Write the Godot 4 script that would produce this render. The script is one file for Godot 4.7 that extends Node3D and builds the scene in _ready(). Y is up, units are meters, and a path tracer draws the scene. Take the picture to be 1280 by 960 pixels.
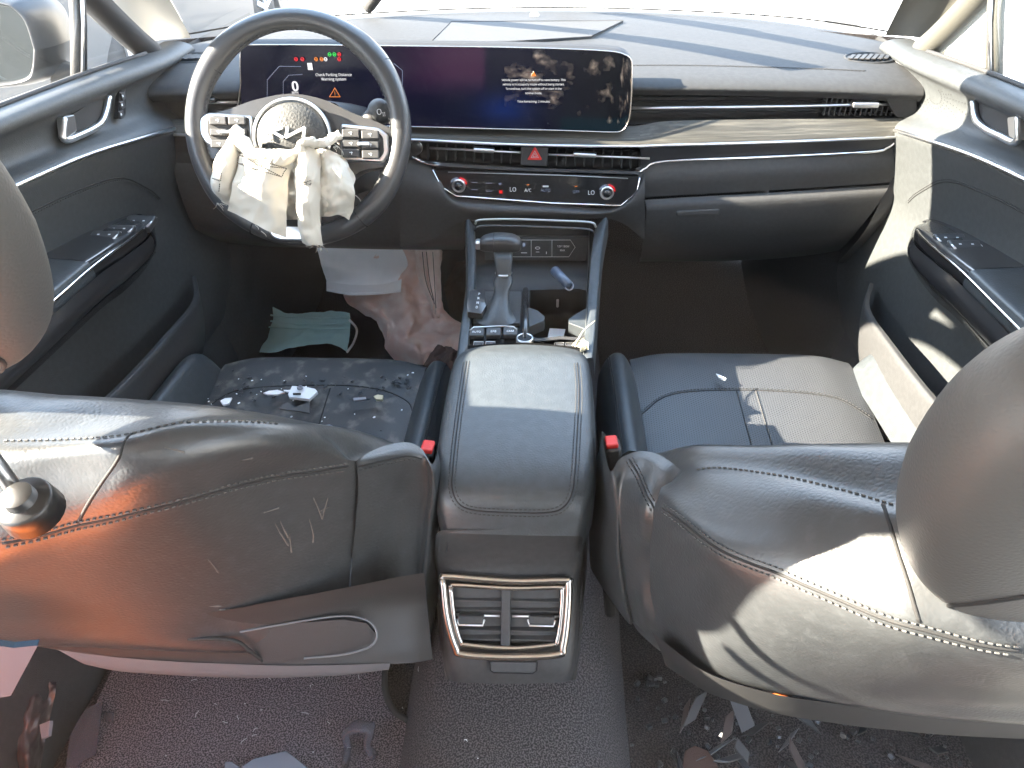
extends Node3D

# ---------------------------------------------------------------- helpers
class Surf:
	var g: Array
	var px := []
	var ns := 60
	func _init(rows: Array) -> void:
		g = rows
	func cr(a: Vector3, b: Vector3, c: Vector3, d: Vector3, t: float) -> Vector3:
		return 0.5 * (2.0 * b + (c - a) * t + (2.0 * a - 5.0 * b + 4.0 * c - d) * t * t + (3.0 * b - a - 3.0 * c + d) * t * t * t)
	func line(r: Array, u: float) -> Vector3:
		var n := r.size()
		var f := u * (n - 1)
		var i := mini(int(f), n - 2)
		f -= i
		var b: Vector3 = r[i]
		var c: Vector3 = r[i + 1]
		var a: Vector3 = r[i - 1] if i > 0 else 2.0 * b - c
		var d: Vector3 = r[i + 2] if i + 2 < n else 2.0 * c - b
		return cr(a, b, c, d, f)
	func at(u: float, v: float) -> Vector3:
		var n := g.size()
		var f := v * (n - 1)
		var i := mini(int(f), n - 2)
		f -= i
		var b := line(g[i], u)
		var c := line(g[i + 1], u)
		var a := line(g[i - 1], u) if i > 0 else 2.0 * b - c
		var d := line(g[i + 2], u) if i + 2 < n else 2.0 * c - b
		return cr(a, b, c, d, f)
	func nrm(u: float, v: float) -> Vector3:
		var e := 0.004
		var a := at(minf(u + e, 1), v) - at(maxf(u - e, 0), v)
		var b := at(u, minf(v + e, 1)) - at(u, maxf(v - e, 0))
		return b.cross(a).normalized()
	func near(p: Vector3) -> Array:
		if px.is_empty():
			for j in ns + 1:
				for i in ns + 1:
					px.append(at(float(i) / ns, float(j) / ns))
		var best := 0
		var bd := 1e9
		for k in px.size():
			var d: float = px[k].distance_squared_to(p)
			if d < bd:
				bd = d
				best = k
		var u := float(best % (ns + 1)) / ns
		@warning_ignore("integer_division")
		var v := float(best / (ns + 1)) / ns
		var h := 0.5 / ns
		var q: Vector3 = px[best]
		for it in 7:
			var u0 := u
			var v0 := v
			for j in [-1, 0, 1]:
				for i in [-1, 0, 1]:
					var uu := clampf(u0 + i * h, 0, 1)
					var vv := clampf(v0 + j * h, 0, 1)
					var w := at(uu, vv)
					if w.distance_squared_to(p) < q.distance_squared_to(p):
						q = w
						u = uu
						v = vv
			h *= 0.5
		return [q, nrm(u, v)]

func cat(pts: Array, n: int) -> Array:      # smooth curve through points, n steps per span
	var s := Surf.new([pts])
	var out := []
	var k := (pts.size() - 1) * n
	for i in k + 1:
		out.append(s.line(pts, float(i) / k))
	return out

func even(pts: Array, step: float) -> Array:   # resample at an even distance
	var out := [pts[0]]
	var left := step
	for i in range(1, pts.size()):
		var a: Vector3 = pts[i - 1]
		var b: Vector3 = pts[i]
		var d := a.distance_to(b)
		var t := left
		while t < d:
			out.append(a.lerp(b, t / d))
			t += step
		left = t - d
	return out

func lift(r: Array, v: Vector3) -> Array:
	var o := []
	for p: Vector3 in r:
		o.append(p + v)
	return o

func grid_mesh(p: Array, nu: int, nv: int, su: float, sv: float, close_u := false) -> ArrayMesh:   # p: (nv+1)*(nu+1) points
	var st := SurfaceTool.new()
	st.begin(Mesh.PRIMITIVE_TRIANGLES)
	st.set_smooth_group(0)
	for j in nv + 1:
		for i in nu + 1:
			st.set_uv(Vector2(su * i / nu, sv * j / nv))
			st.add_vertex(p[j * (nu + 1) + (i % nu if close_u else i)])
	for j in nv:
		for i in nu:
			var a := j * (nu + 1) + i
			for k in [a, a + 1, a + nu + 1, a + 1, a + nu + 2, a + nu + 1]:
				st.add_index(k)
	st.generate_normals()
	return st.commit()

func loft(rows: Array, nu := 6, nv := 6, bend: Array = []) -> ArrayMesh:
	var bn := FastNoiseLite.new()
	if bend.size():
		bn.seed = bend[2]
		bn.frequency = bend[1]
		bn.fractal_octaves = 3
	var s: Surf = Surf.new(rows)
	var cu: int = (rows[0].size() - 1) * nu
	var cv: int = (rows.size() - 1) * nv
	var p := []
	for j in cv + 1:
		for i in cu + 1:
			var u := float(i) / cu
			var v := float(j) / cv
			var q := s.at(u, v)
			if bend.size():
				q += (bend[3] as Vector3) * bend[0] * bn.get_noise_3dv(q * 100.0)
			p.append(q)
	var lu := 0.0
	var lv := 0.0
	for i in cu:
		lu += p[(cv / 2) * (cu + 1) + i].distance_to(p[(cv / 2) * (cu + 1) + i + 1])
	for j in cv:
		lv += p[j * (cu + 1) + cu / 2].distance_to(p[(j + 1) * (cu + 1) + cu / 2])
	return grid_mesh(p, cu, cv, lu, lv)

func tube(pts: Array, r: float, seg := 8, closed := false, r2 := -1.0, flat := 1.0) -> ArrayMesh:
	var p := []
	var n := pts.size()
	var up := Vector3.UP
	var t0: Vector3 = (pts[1] - pts[0]).normalized()
	if absf(t0.dot(up)) > 0.9:
		up = Vector3.RIGHT
	var x := t0.cross(up).normalized()
	for k in n + (1 if closed else 0):
		var i := k % n
		var a: Vector3 = pts[(i - 1 + n) % n] if (closed or i > 0) else pts[i]
		var b: Vector3 = pts[(i + 1) % n] if (closed or i < n - 1) else pts[i]
		var t := (b - a).normalized()
		x = (x - t * x.dot(t)).normalized()
		var y := t.cross(x)
		var rr := r if r2 < 0.0 else lerpf(r, r2, float(k) / (n - 1))
		for s in seg + 1:
			var w := TAU * s / seg
			p.append(pts[i] + x * cos(w) * rr + y * sin(w) * rr * flat)
	if not closed:
		var c0 := []
		var c1 := []
		for s in seg + 1:
			c0.append(pts[0])
			c1.append(pts[n - 1])
		p = c0 + p + c1
		return grid_mesh(p, seg, n + 1, 0.05, 0.5, true)
	return grid_mesh(p, seg, n, 0.05, 0.5, true)

func rbox(size: Vector3, r: float, k := 3) -> ArrayMesh:      # box with rounded edges
	var st := SurfaceTool.new()
	st.begin(Mesh.PRIMITIVE_TRIANGLES)
	st.set_smooth_group(0)
	var h := size / 2.0
	r = minf(r, minf(h.x, minf(h.y, h.z)) * 0.999)
	var at := 0
	for f in 6:
		var ax := f >> 1
		var sg := 1.0 if f & 1 else -1.0
		var b := (ax + 1) % 3
		var c := (ax + 2) % 3
		var cb := []
		var cc := []
		for i in k + 1:
			cb.append(-h[b] + r * (1.0 - tan(PI / 4 * (1.0 - float(i) / k))))
			cc.append(-h[c] + r * (1.0 - tan(PI / 4 * (1.0 - float(i) / k))))
		for i in range(k, -1, -1):
			cb.append(-cb[i])
			cc.append(-cc[i])
		var n := cb.size()
		for j in n:
			for i in n:
				var p := Vector3.ZERO
				p[ax] = sg * h[ax]
				p[b] = cb[i]
				p[c] = cc[j]
				var q := p.clamp(-h + Vector3.ONE * r, h - Vector3.ONE * r)
				var d := (p - q).normalized()
				st.set_uv(Vector2(p[b], p[c]))
				st.set_normal(d)
				st.add_vertex(q + d * r)
		for j in n - 1:
			for i in n - 1:
				var a := at + j * n + i
				var quad := [a, a + n, a + 1, a + 1, a + n, a + n + 1] if sg > 0 else [a, a + 1, a + n, a + 1, a + n + 1, a + n]
				for e in quad:
					st.add_index(e)
		at += n * n
	return st.commit()

func smooth_poly(pts: Array, n := 4) -> PackedVector2Array:   # closed smooth outline
	var out := PackedVector2Array()
	var k := pts.size()
	for i in k:
		var a: Vector2 = pts[(i - 1 + k) % k]
		var b: Vector2 = pts[i]
		var c: Vector2 = pts[(i + 1) % k]
		var d: Vector2 = pts[(i + 2) % k]
		for j in n:
			out.append(b.cubic_interpolate(c, a, d, float(j) / n))
	return out

func round_poly(pts: Array, r: float, n := 4) -> PackedVector2Array:   # polygon with rounded corners
	var out := PackedVector2Array()
	var k := pts.size()
	for i in k:
		var a: Vector2 = pts[(i - 1 + k) % k]
		var b: Vector2 = pts[i]
		var c: Vector2 = pts[(i + 1) % k]
		var da := minf(r, a.distance_to(b) * 0.49)
		var dc := minf(r, c.distance_to(b) * 0.49)
		var p := b + (a - b).normalized() * da
		var q := b + (c - b).normalized() * dc
		for j in n + 1:
			var t := float(j) / n
			out.append(p.lerp(b, t).lerp(b.lerp(q, t), t))
	return out

func plate(poly: PackedVector2Array, depth: float, bev := 0.001) -> ArrayMesh:   # extruded outline, front face at z = 0, back at -depth, bevelled front rim
	if Geometry2D.is_polygon_clockwise(poly):
		poly = poly.duplicate()
		poly.reverse()
	var st := SurfaceTool.new()
	st.begin(Mesh.PRIMITIVE_TRIANGLES)
	st.set_smooth_group(-1)
	var inner := poly
	var off := Geometry2D.offset_polygon(poly, -bev)
	if off.size() == 1 and off[0].size() == poly.size():
		inner = off[0]
		if Geometry2D.is_polygon_clockwise(inner):
			inner.reverse()
		var best := 0
		for i in inner.size():
			if inner[i].distance_to(poly[0]) < inner[best].distance_to(poly[0]):
				best = i
		inner = inner.slice(best) + inner.slice(0, best)
	else:
		bev = 0.0
	var tri := Geometry2D.triangulate_polygon(inner)
	for z in [0.0, -depth]:
		for k in range(0, tri.size(), 3):
			for e in ([0, 1, 2] if z < 0.0 else [0, 2, 1]):
				var q := inner[tri[k + e]]
				st.set_uv(q)
				st.add_vertex(Vector3(q.x, q.y, z))
	var n := poly.size()
	for i in n:
		var j := (i + 1) % n
		var a := Vector3(inner[i].x, inner[i].y, 0)
		var b := Vector3(inner[j].x, inner[j].y, 0)
		var c := Vector3(poly[i].x, poly[i].y, -bev)
		var d := Vector3(poly[j].x, poly[j].y, -bev)
		var e := Vector3(inner[i].x, inner[i].y, -depth) if bev == 0.0 else Vector3(poly[i].x, poly[i].y, -depth)
		var f := Vector3(inner[j].x, inner[j].y, -depth) if bev == 0.0 else Vector3(poly[j].x, poly[j].y, -depth)
		var quads := [[c, d, e, f]]
		if bev > 0.0:
			quads.append([a, b, c, d])
		for q in quads:
			for v in [q[0], q[1], q[2], q[1], q[3], q[2]]:
				st.set_uv(Vector2(v.x, v.y))
				st.add_vertex(v)
	st.generate_normals()
	return st.commit()

func lathe(prof: Array, seg := 24) -> ArrayMesh:     # prof: Vector2(radius, height), round y
	var p := []
	for q: Vector2 in prof:
		for s in seg + 1:
			p.append(Vector3(cos(TAU * s / seg) * q.x, q.y, sin(TAU * s / seg) * q.x))
	return grid_mesh(p, seg, prof.size() - 1, 0.1, 0.1, true)

func join(meshes: Array) -> ArrayMesh:     # each entry a mesh or [mesh, transform]
	var st := SurfaceTool.new()
	st.begin(Mesh.PRIMITIVE_TRIANGLES)
	for m in meshes:
		if m is Array:
			st.append_from(m[0], 0, m[1])
		else:
			st.append_from(m, 0, Transform3D.IDENTITY)
	return st.commit()

func hull(pts: Array, t: float) -> ArrayMesh:      # a flat shard: outline of Vector3 points given thickness along its normal
	var n := Vector3.ZERO
	for i in pts.size():
		n += (pts[i] as Vector3).cross(pts[(i + 1) % pts.size()])
	n = n.normalized()
	if n.dot(Vector3(0, 1, 1)) < 0.0:
		n = -n
	var c := Vector3.ZERO
	for q: Vector3 in pts:
		c += q / pts.size()
	var x: Vector3 = (pts[1] - pts[0]).normalized()
	x = (x - n * x.dot(n)).normalized()
	var y := n.cross(x)
	var poly := PackedVector2Array()
	for q: Vector3 in pts:
		poly.append(Vector2((q - c).dot(x), (q - c).dot(y)))
	return join([[plate(poly, t, minf(t * 0.3, 0.0006)), Transform3D(Basis(x, y, n), c)]])

func frame(n: Vector3, up := Vector3.UP) -> Basis:   # z along n
	var x := up.cross(n).normalized()
	return Basis(x, n.cross(x).normalized(), n)

var taken := {}
func numbered(called: String) -> String:
	taken[called] = taken.get(called, -1) + 1
	return called if taken[called] == 0 else "%s_%03d" % [called, taken[called]]

func thing(called: String, label: String, category: String, at := Vector3.ZERO, group := "") -> Node3D:
	var o := Node3D.new()
	o.name = numbered(called)
	add_child(o, true)
	o.position = at
	tag(o, label, category, group)
	return o

func tag(o: Node3D, label: String, category: String, group := "") -> Node3D:
	o.set_meta("label", label)
	o.set_meta("category", category)
	if group:
		o.set_meta("group", group)
	return o

func part(called: String, mesh: Mesh, m: Material, parent: Node3D = null, x := Transform3D.IDENTITY, label := "") -> MeshInstance3D:
	var o := MeshInstance3D.new()
	o.mesh = mesh
	o.material_override = m
	if parent == null or parent == self:
		o.name = numbered(called)
		add_child(o, true)
		o.transform = x
	else:
		var k := 0
		var nm := called
		while parent.has_node(nm):
			k += 1
			nm = "%s_%03d" % [called, k]
		o.name = nm
		parent.add_child(o, true)
		# x is given in the world: take the parent's place out of it
		var w := Transform3D.IDENTITY
		var q: Node = parent
		while q != self and q is Node3D:
			w = (q as Node3D).transform * w
			q = q.get_parent()
		o.transform = w.affine_inverse() * x
	if label:
		o.set_meta("label", label)
	return o

func stuff(o: Node3D) -> Node3D:
	o.set_meta("kind", "stuff")
	return o

func structure(called: String, mesh: Mesh, m: Material, label := "") -> MeshInstance3D:
	var o := part(called, mesh, m)
	o.set_meta("kind", "structure")
	o.set_meta("label", label if label else called)
	return o

func T(p: Vector3, b := Basis.IDENTITY) -> Transform3D:
	return Transform3D(b, p)

func stitch_mesh(rows: Array, pitch: float, len: float, r: float) -> ArrayMesh:   # rows of [points, normals]
	var st := SurfaceTool.new()
	st.begin(Mesh.PRIMITIVE_TRIANGLES)
	var one := rbox(Vector3(len, r * 2.0, r * 2.0), r * 0.9, 1)
	for row in rows:
		var pts: Array = row[0]
		var ns: Array = row[1]
		for i in range(0, pts.size() - 1):
			var a: Vector3 = pts[i]
			var b: Vector3 = pts[i + 1]
			var x := (b - a).normalized()
			var n: Vector3 = ns[i]
			n = (n - x * n.dot(x)).normalized()
			st.append_from(one, 0, Transform3D(Basis(x, n, x.cross(n)), (a + b) / 2.0 + n * r * 0.5))
	return st.commit()

# a sewn seam on a surface: a sunk dark line and rows of stitches beside it
func seam(s: Surf, ctrl: Array, parent: Node3D, offs: Array, thread: Material, pitch := 0.006, groove := 0.0016, r := 0.0007) -> void:
	var raw := even(cat(ctrl, 12), 0.003)
	var pts := []
	var nn := []
	for p: Vector3 in raw:
		var q := s.near(p)
		var n: Vector3 = q[1]
		if n.dot(Vector3(-signf(p.x) * .35, .6, .7)) < 0.0:
			n = -n
		pts.append(p - n * (p - q[0]).dot(n))
		nn.append(n)
	for k in 3:     # even out
		var p2 := pts.duplicate()
		var n2 := nn.duplicate()
		for i in range(1, pts.size() - 1):
			p2[i] = (pts[i - 1] + pts[i] * 2.0 + pts[i + 1]) / 4.0
			n2[i] = (nn[i - 1] + nn[i] * 2.0 + nn[i + 1]).normalized()
		pts = p2
		nn = n2
	if groove > 0.0:
		var gp := []
		for i in pts.size():
			gp.append(pts[i] - nn[i] * groove * 0.35)
		part("seam", tube(gp, groove, 6), M.seam, parent)
	var rows := []
	for o: float in offs:
		var side := []
		for i in pts.size():
			var t: Vector3 = (pts[mini(i + 1, pts.size() - 1)] - pts[maxi(i - 1, 0)]).normalized()
			side.append(pts[i] + t.cross(nn[i]).normalized() * o + nn[i] * 0.0004)
		var e := even(side, pitch)
		var en := []
		for q: Vector3 in e:
			var best := 0
			for i in side.size():
				if side[i].distance_squared_to(q) < side[best].distance_squared_to(q):
					best = i
			en.append(nn[best])
		rows.append([e, en])
	if rows.size():
		stuff(part("stitching", stitch_mesh(rows, pitch, pitch * 0.66, r), thread, parent))

func words(text: String, size: float, m: Material, parent: Node3D, x: Transform3D, called := "lettering", bold := false) -> MeshInstance3D:
	var t := TextMesh.new()
	var f := SystemFont.new()
	f.font_names = PackedStringArray(["Droid Sans"])
	f.font_weight = 700 if bold else 400
	t.font = f
	t.font_size = 32
	t.text = text
	t.pixel_size = size / 32.0
	t.depth = 0.0004
	t.curve_step = 2.0
	return part(called, t, m, parent, x)

# ---------------------------------------------------------------- materials
var M := {}
func lin(r: float, g: float, b: float) -> Color:
	return Color(r, g, b).linear_to_srgb()

func noise_tex(size: int, freq: float, kind: int, ramp: Array = [], seed_ := 1, octaves := 3) -> NoiseTexture2D:
	var t := NoiseTexture2D.new()
	t.width = size
	t.height = size
	t.seamless = true
	var n := FastNoiseLite.new()
	n.noise_type = kind
	n.frequency = freq
	n.seed = seed_
	n.fractal_octaves = octaves
	if kind == FastNoiseLite.TYPE_CELLULAR:
		n.cellular_return_type = FastNoiseLite.RETURN_DISTANCE2_SUB
		n.fractal_type = FastNoiseLite.FRACTAL_NONE
	t.noise = n
	if ramp.size():
		var g := Gradient.new()
		g.offsets = PackedFloat32Array(ramp[0])
		g.colors = PackedColorArray(ramp[1])
		t.color_ramp = g
	return t

func mat(c: Color, rough: float, metal := 0.0) -> StandardMaterial3D:
	var m := StandardMaterial3D.new()
	m.albedo_color = c
	m.roughness = rough
	m.metallic = metal
	return m

func tri(m: StandardMaterial3D, scale: float) -> StandardMaterial3D:
	m.uv1_triplanar = true
	m.uv1_world_triplanar = true
	m.uv1_scale = Vector3.ONE * scale
	m.uv1_triplanar_sharpness = 4.0
	return m

func grain(m: StandardMaterial3D, tex: Texture2D, cm: float) -> StandardMaterial3D:
	m.heightmap_enabled = true
	m.heightmap_texture = tex
	m.heightmap_scale = cm
	return m

func g3(v: float) -> Color:
	return Color(v, v, v)

func materials() -> void:
	var pebble := noise_tex(512, 0.06, FastNoiseLite.TYPE_CELLULAR, [], 3)
	var fine := noise_tex(512, 0.12, FastNoiseLite.TYPE_SIMPLEX_SMOOTH, [], 5, 4)
	var mottle := noise_tex(512, 0.012, FastNoiseLite.TYPE_SIMPLEX_SMOOTH, [[0.25, 0.5, 0.8], [g3(0.91), g3(0.95), g3(1.0)]], 8, 5)
	var weave := noise_tex(512, 0.2, FastNoiseLite.TYPE_CELLULAR, [[0.0, 0.5, 1.0], [g3(0.45), g3(0.8), g3(1.0)]], 9)
	M.leather = grain(tri(mat(lin(0.035, 0.041, 0.045), 0.42), 9.0), pebble, 0.02)
	M.leather.albedo_texture = mottle
	M.seat_back = grain(tri(mat(lin(0.038, 0.041, 0.043), 0.33), 7.0), pebble, 0.018)
	M.seat_back.albedo_texture = noise_tex(1024, 0.008, FastNoiseLite.TYPE_SIMPLEX_SMOOTH, [[0.2, 0.55, 0.72, 0.8], [g3(0.88), g3(0.91), g3(0.94), g3(1.0)]], 21, 6)
	M.head = grain(tri(mat(lin(0.05, 0.05, 0.048), 0.55), 9.0), pebble, 0.02)
	M.plastic = grain(tri(mat(lin(0.033, 0.034, 0.035), 0.55), 14.0), pebble, 0.012)
	M.plastic.albedo_texture = mottle
	M.pad = grain(tri(mat(lin(0.038, 0.042, 0.043), 0.6), 11.0), pebble, 0.02)
	M.pad.albedo_texture = mottle
	M.cover = grain(tri(mat(lin(0.03, 0.031, 0.029), 0.6), 6.0), pebble, 0.06)
	M.logo = mat(lin(.75, .76, .76), .45, .2)
	M.speaker = grain(tri(mat(lin(0.022, 0.0225, 0.0225), 0.8), 30.0), weave, 0.05)
	M.bounce_orange = tri(mat(lin(0.85, 0.2, 0.03), 0.9), 8.0)
	M.dash = grain(tri(mat(lin(0.027, 0.028, 0.0285), 0.75), 11.0), pebble, 0.02)
	M.dash.albedo_texture = mottle
	M.dash.metallic_specular = 0.35
	M.band = mat(lin(.02, .021, .023), .3)
	M.knob = mat(lin(.014, .0145, .015), .45)
	M.scuff = mat(lin(.085, .077, .07), .8)
	M.trim = mat(lin(.03, .06, .09), .6)
	M.vent_metal = mat(lin(.36, .33, .3), .24, 1.0)
	M.post = mat(lin(.2, .2, .2), .3, 1.0)
	M.guide = mat(lin(.006, .006, .006), .4)
	M.shell = grain(tri(mat(lin(.021, .019, .0185), .6), 14.0), pebble, .012)
	M.dark = mat(lin(0.012, 0.012, 0.012), 0.7)
	M.seam = mat(lin(0.006, 0.006, 0.006), 0.8)
	M.gloss = mat(lin(0.008, 0.008, 0.009), 0.08)
	M.gloss.clearcoat_enabled = true
	M.gloss.clearcoat = 0.6
	M.screen = mat(lin(0.004, 0.004, 0.005), 0.1)
	M.chrome = mat(lin(0.78, 0.79, 0.8), 0.12, 1.0)
	M.satin = mat(lin(0.62, 0.63, 0.64), 0.3, 1.0)
	M.silver = mat(lin(0.45, 0.46, 0.47), 0.38, 0.8)
	M.rim = grain(tri(mat(lin(0.035, 0.036, 0.037), 0.34), 14.0), pebble, 0.012)
	M.thread = mat(lin(0.028, 0.028, 0.028), 0.8)
	M.thread_light = mat(lin(0.06, 0.06, 0.058), 0.8)
	M.thread_black = mat(lin(0.01, 0.01, 0.01), 0.9)
	M.carpet = grain(tri(mat(lin(0.075, 0.062, 0.062), 0.95), 5.0), weave, 0.35)
	M.carpet.albedo_texture = noise_tex(1024, 0.045, FastNoiseLite.TYPE_SIMPLEX, [[0.25, 0.5, 0.75], [g3(0.4), g3(0.72), g3(1.0)]], 31, 2)
	M.mat = grain(tri(mat(lin(0.25, 0.205, 0.225), 0.95), 6.0), weave, 0.4)
	M.mat.albedo_texture = M.carpet.albedo_texture
	M.tunnel = grain(tri(mat(lin(0.1, 0.088, 0.09), 0.95), 6.0), weave, 0.25)
	M.tunnel.albedo_texture = M.carpet.albedo_texture
	M.cloth = grain(tri(mat(lin(0.5, 0.465, 0.39), 0.9), 12.0), fine, 0.03)
	M.cloth_white = grain(tri(mat(lin(0.85, 0.87, 0.9), 0.85), 12.0), fine, 0.03)
	M.stained = grain(tri(mat(lin(0.86, 0.78, 0.75), 0.8), 2.2), fine, 0.05)
	M.stained.albedo_texture = noise_tex(512, 0.009, FastNoiseLite.TYPE_SIMPLEX_SMOOTH, [[0.3, 0.5, 0.66, 0.8], [Color(0.93, 0.84, 0.81), Color(0.95, 0.89, 0.87), Color(0.97, 0.94, 0.92), Color(1, 0.97, 0.96)]], 12, 5)
	M.brown = grain(tri(mat(lin(0.07, 0.035, 0.026), 0.9), 14.0), weave, 0.3)
	M.teal = grain(tri(mat(lin(0.4, 0.64, 0.67), 0.8), 20.0), fine, 0.03)
	M.white_plastic = mat(lin(0.7, 0.72, 0.75), 0.35)
	M.grey_plastic = mat(lin(0.2, 0.21, 0.24), 0.5)
	M.red = mat(lin(0.55, 0.03, 0.025), 0.35)
	M.red.emission_enabled = false
	M.beige = grain(tri(mat(lin(0.62, 0.6, 0.54), 0.85), 20.0), fine, 0.02)
	M.olive = grain(tri(mat(lin(0.05, 0.049, 0.04), 0.8), 20.0), fine, 0.02)
	M.lining = tri(mat(lin(0.62, 0.6, 0.56), 0.95), 20.0)
	M.print = mat(lin(0.6, 0.62, 0.64), 0.5)
	M.orange = mat(lin(0.7, 0.16, 0.02), 0.8)
	M.shard = mat(lin(0.03, 0.03, 0.032), 0.3)
	M.foil = mat(lin(0.16, 0.175, 0.2), 0.25, 0.4)
	M.grey_shell = grain(tri(mat(lin(0.1, 0.1, 0.105), 0.6), 14.0), pebble, 0.012)
	M.mirror = mat(lin(.05, .056, .058), .05, 1.0)
	M.tube = mat(lin(.06, .08, .115), .4)
	M.shard_silver = mat(lin(.12, .125, .135), .3, .5)
	M.grey_dark = mat(lin(.05, .048, .05), .4)
	M.film = mat(lin(.06, .045, .042), .3)
	var fr := mat(Color(.36, .34, .37, .5), .25)
	fr.transparency = BaseMaterial3D.TRANSPARENCY_ALPHA
	M.clear_frost = fr
	M.housing = mat(lin(.012, .014, .017), .5)
	M.rubber = mat(lin(0.02, 0.02, 0.02), 0.75)
	M.straw = mat(lin(0.45, 0.42, 0.3), 0.8)
	var glass := mat(Color(0.3, 0.34, 0.33, 0.06), 0.02)
	glass.transparency = BaseMaterial3D.TRANSPARENCY_ALPHA
	M.glass = glass
	var clear := mat(Color(0.8, 0.8, 0.82, 0.35), 0.08)
	clear.transparency = BaseMaterial3D.TRANSPARENCY_ALPHA
	M.clear = clear
	# wood: long grain along x
	var im := Image.create(1024, 128, false, Image.FORMAT_RGB8)
	var wn := FastNoiseLite.new()
	wn.seed = 4
	wn.frequency = 0.02
	for y in 128:
		for x in 1024:
			var a := wn.get_noise_2d(x * 0.12, y * 6.0) * 0.5 + 0.5
			var b := wn.get_noise_2d(x * 0.5 + 900, y * 22.0) * 0.5 + 0.5
			var c := clampf(0.32 + 0.5 * a * b + 0.12 * (b - 0.5), 0, 1)
			im.set_pixel(x, y, Color(c * 1.0, c * 0.98, c * 0.92))
	M.wood = mat(lin(0.25, 0.255, 0.25), 0.5)
	M.wood.albedo_texture = ImageTexture.create_from_image(im)
	M.wood.uv1_scale = Vector3(1.1, 8.0, 1)
	# perforated leather: rows of pin holes
	var pi := Image.create(128, 128, false, Image.FORMAT_RGB8)
	var ph := Image.create(128, 128, false, Image.FORMAT_RGB8)
	for y in 128:
		for x in 128:
			var cx := fposmod(x, 32.0) - 16.0
			var cy := fposmod(y + (16.0 if int(x / 32.0) % 2 else 0.0), 32.0) - 16.0
			var d := sqrt(cx * cx + cy * cy)
			var k := smoothstep(6.0, 9.0, d)
			pi.set_pixel(x, y, g3(lerpf(0.25, 1.0, k)))
			ph.set_pixel(x, y, g3(k))
	M.perf = mat(lin(0.036, 0.039, 0.043), 0.45)
	M.perf.albedo_texture = ImageTexture.create_from_image(pi)
	M.perf.uv1_scale = Vector3(60, 60, 1)
	grain(M.perf, ImageTexture.create_from_image(ph), 0.04)
	# dusty seat leather: pale smears over the black
	M.dusty = grain(tri(mat(lin(0.13, 0.128, 0.125), 0.55), 4.2), fine, 0.02)
	M.dusty.albedo_texture = noise_tex(1024, 0.0045, FastNoiseLite.TYPE_SIMPLEX, [[0.0, 0.5, 0.62, 0.74, 0.95], [Color(0.5, 0.52, 0.55), Color(0.54, 0.55, 0.57), Color(0.62, 0.62, 0.62), Color(0.78, 0.77, 0.75), Color(0.95, 0.93, 0.9)]], 44, 7)
	M.mesh_panel = grain(tri(mat(lin(0.04, 0.042, 0.042), 0.6), 40.0), ImageTexture.create_from_image(ph), 0.05)
	var em := mat(Color.BLACK, 0.3)
	em.emission_enabled = true
	em.emission = Color(1, 1, 1)
	em.emission_energy_multiplier = 0.055
	M.lit_white = em
	for q in [["lit_red", Color(1, 0.1, 0.12)], ["lit_amber", Color(1, 0.55, 0.1)], ["lit_green", Color(0.15, 0.9, 0.3)], ["lit_grey", Color(0.45, 0.5, 0.6)]]:
		var e2 := em.duplicate()
		e2.emission = q[1]
		M[q[0]] = e2

# ---------------------------------------------------------------- the scene
func _ready() -> void:
	var camera := Camera3D.new()
	camera.name = "camera"
	add_child(camera)
	camera.position = Vector3(0.04, 1.12, 0)
	camera.rotation_degrees = Vector3(-35, 3, -0.8)
	camera.fov = 53.6602
	camera.near = 0.02
	camera.far = 400.0
	var we := WorldEnvironment.new()
	we.name = "environment"
	var env := Environment.new()
	env.background_mode = Environment.BG_SKY
	var sky := Sky.new()
	var sm := ProceduralSkyMaterial.new()
	sm.sky_top_color = Color(0.64, 0.76, 0.9)
	sm.sky_horizon_color = Color(0.95, 0.95, 0.94)
	sm.sky_curve = 0.25
	sm.ground_horizon_color = Color(0.8, 0.78, 0.75)
	sm.ground_bottom_color = Color(0.62, 0.6, 0.57)
	sm.sky_energy_multiplier = 0.8
	sky.sky_material = sm
	env.sky = sky
	env.tonemap_mode = Environment.TONE_MAPPER_LINEAR
	env.tonemap_exposure = 20.0
	env.sdfgi_enabled = true
	env.ssao_enabled = true
	env.ssil_enabled = true
	we.environment = env
	add_child(we)
	var sun := DirectionalLight3D.new()
	sun.name = "sun"
	sun.light_energy = 1.5
	sun.light_color = Color(1.0, 0.95, 0.87)
	sun.light_angular_distance = 0.5
	sun.shadow_enabled = true
	sun.basis = frame(-Vector3(2.05, -1.0, -0.13).normalized())
	add_child(sun)
	materials()
	surroundings()
	body()
	dashboard()
	display()
	steering()
	airbag()
	console()
	for s in [-1, 1]:
		door(s)
	seats()
	loose()
	# thin fog added to lift the dark tones, standing in for veiling glare
	var fv := FogVolume.new()
	fv.name = "glare_haze"
	fv.size = Vector3(1.4, 1.18, 2.1)
	fv.position = Vector3(0, .64, -1.0)
	var fm := FogMaterial.new()
	fm.density = 0.005
	fm.albedo = Color(0.95, 0.92, 0.9)
	fv.material = fm
	add_child(fv)
	fv.set_meta("kind", "stuff")
	fv.set_meta("label", "thin haze added to lift the cabin shadows like veiling glare")
	env.volumetric_fog_enabled = true
	env.volumetric_fog_density = 0.0

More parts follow.
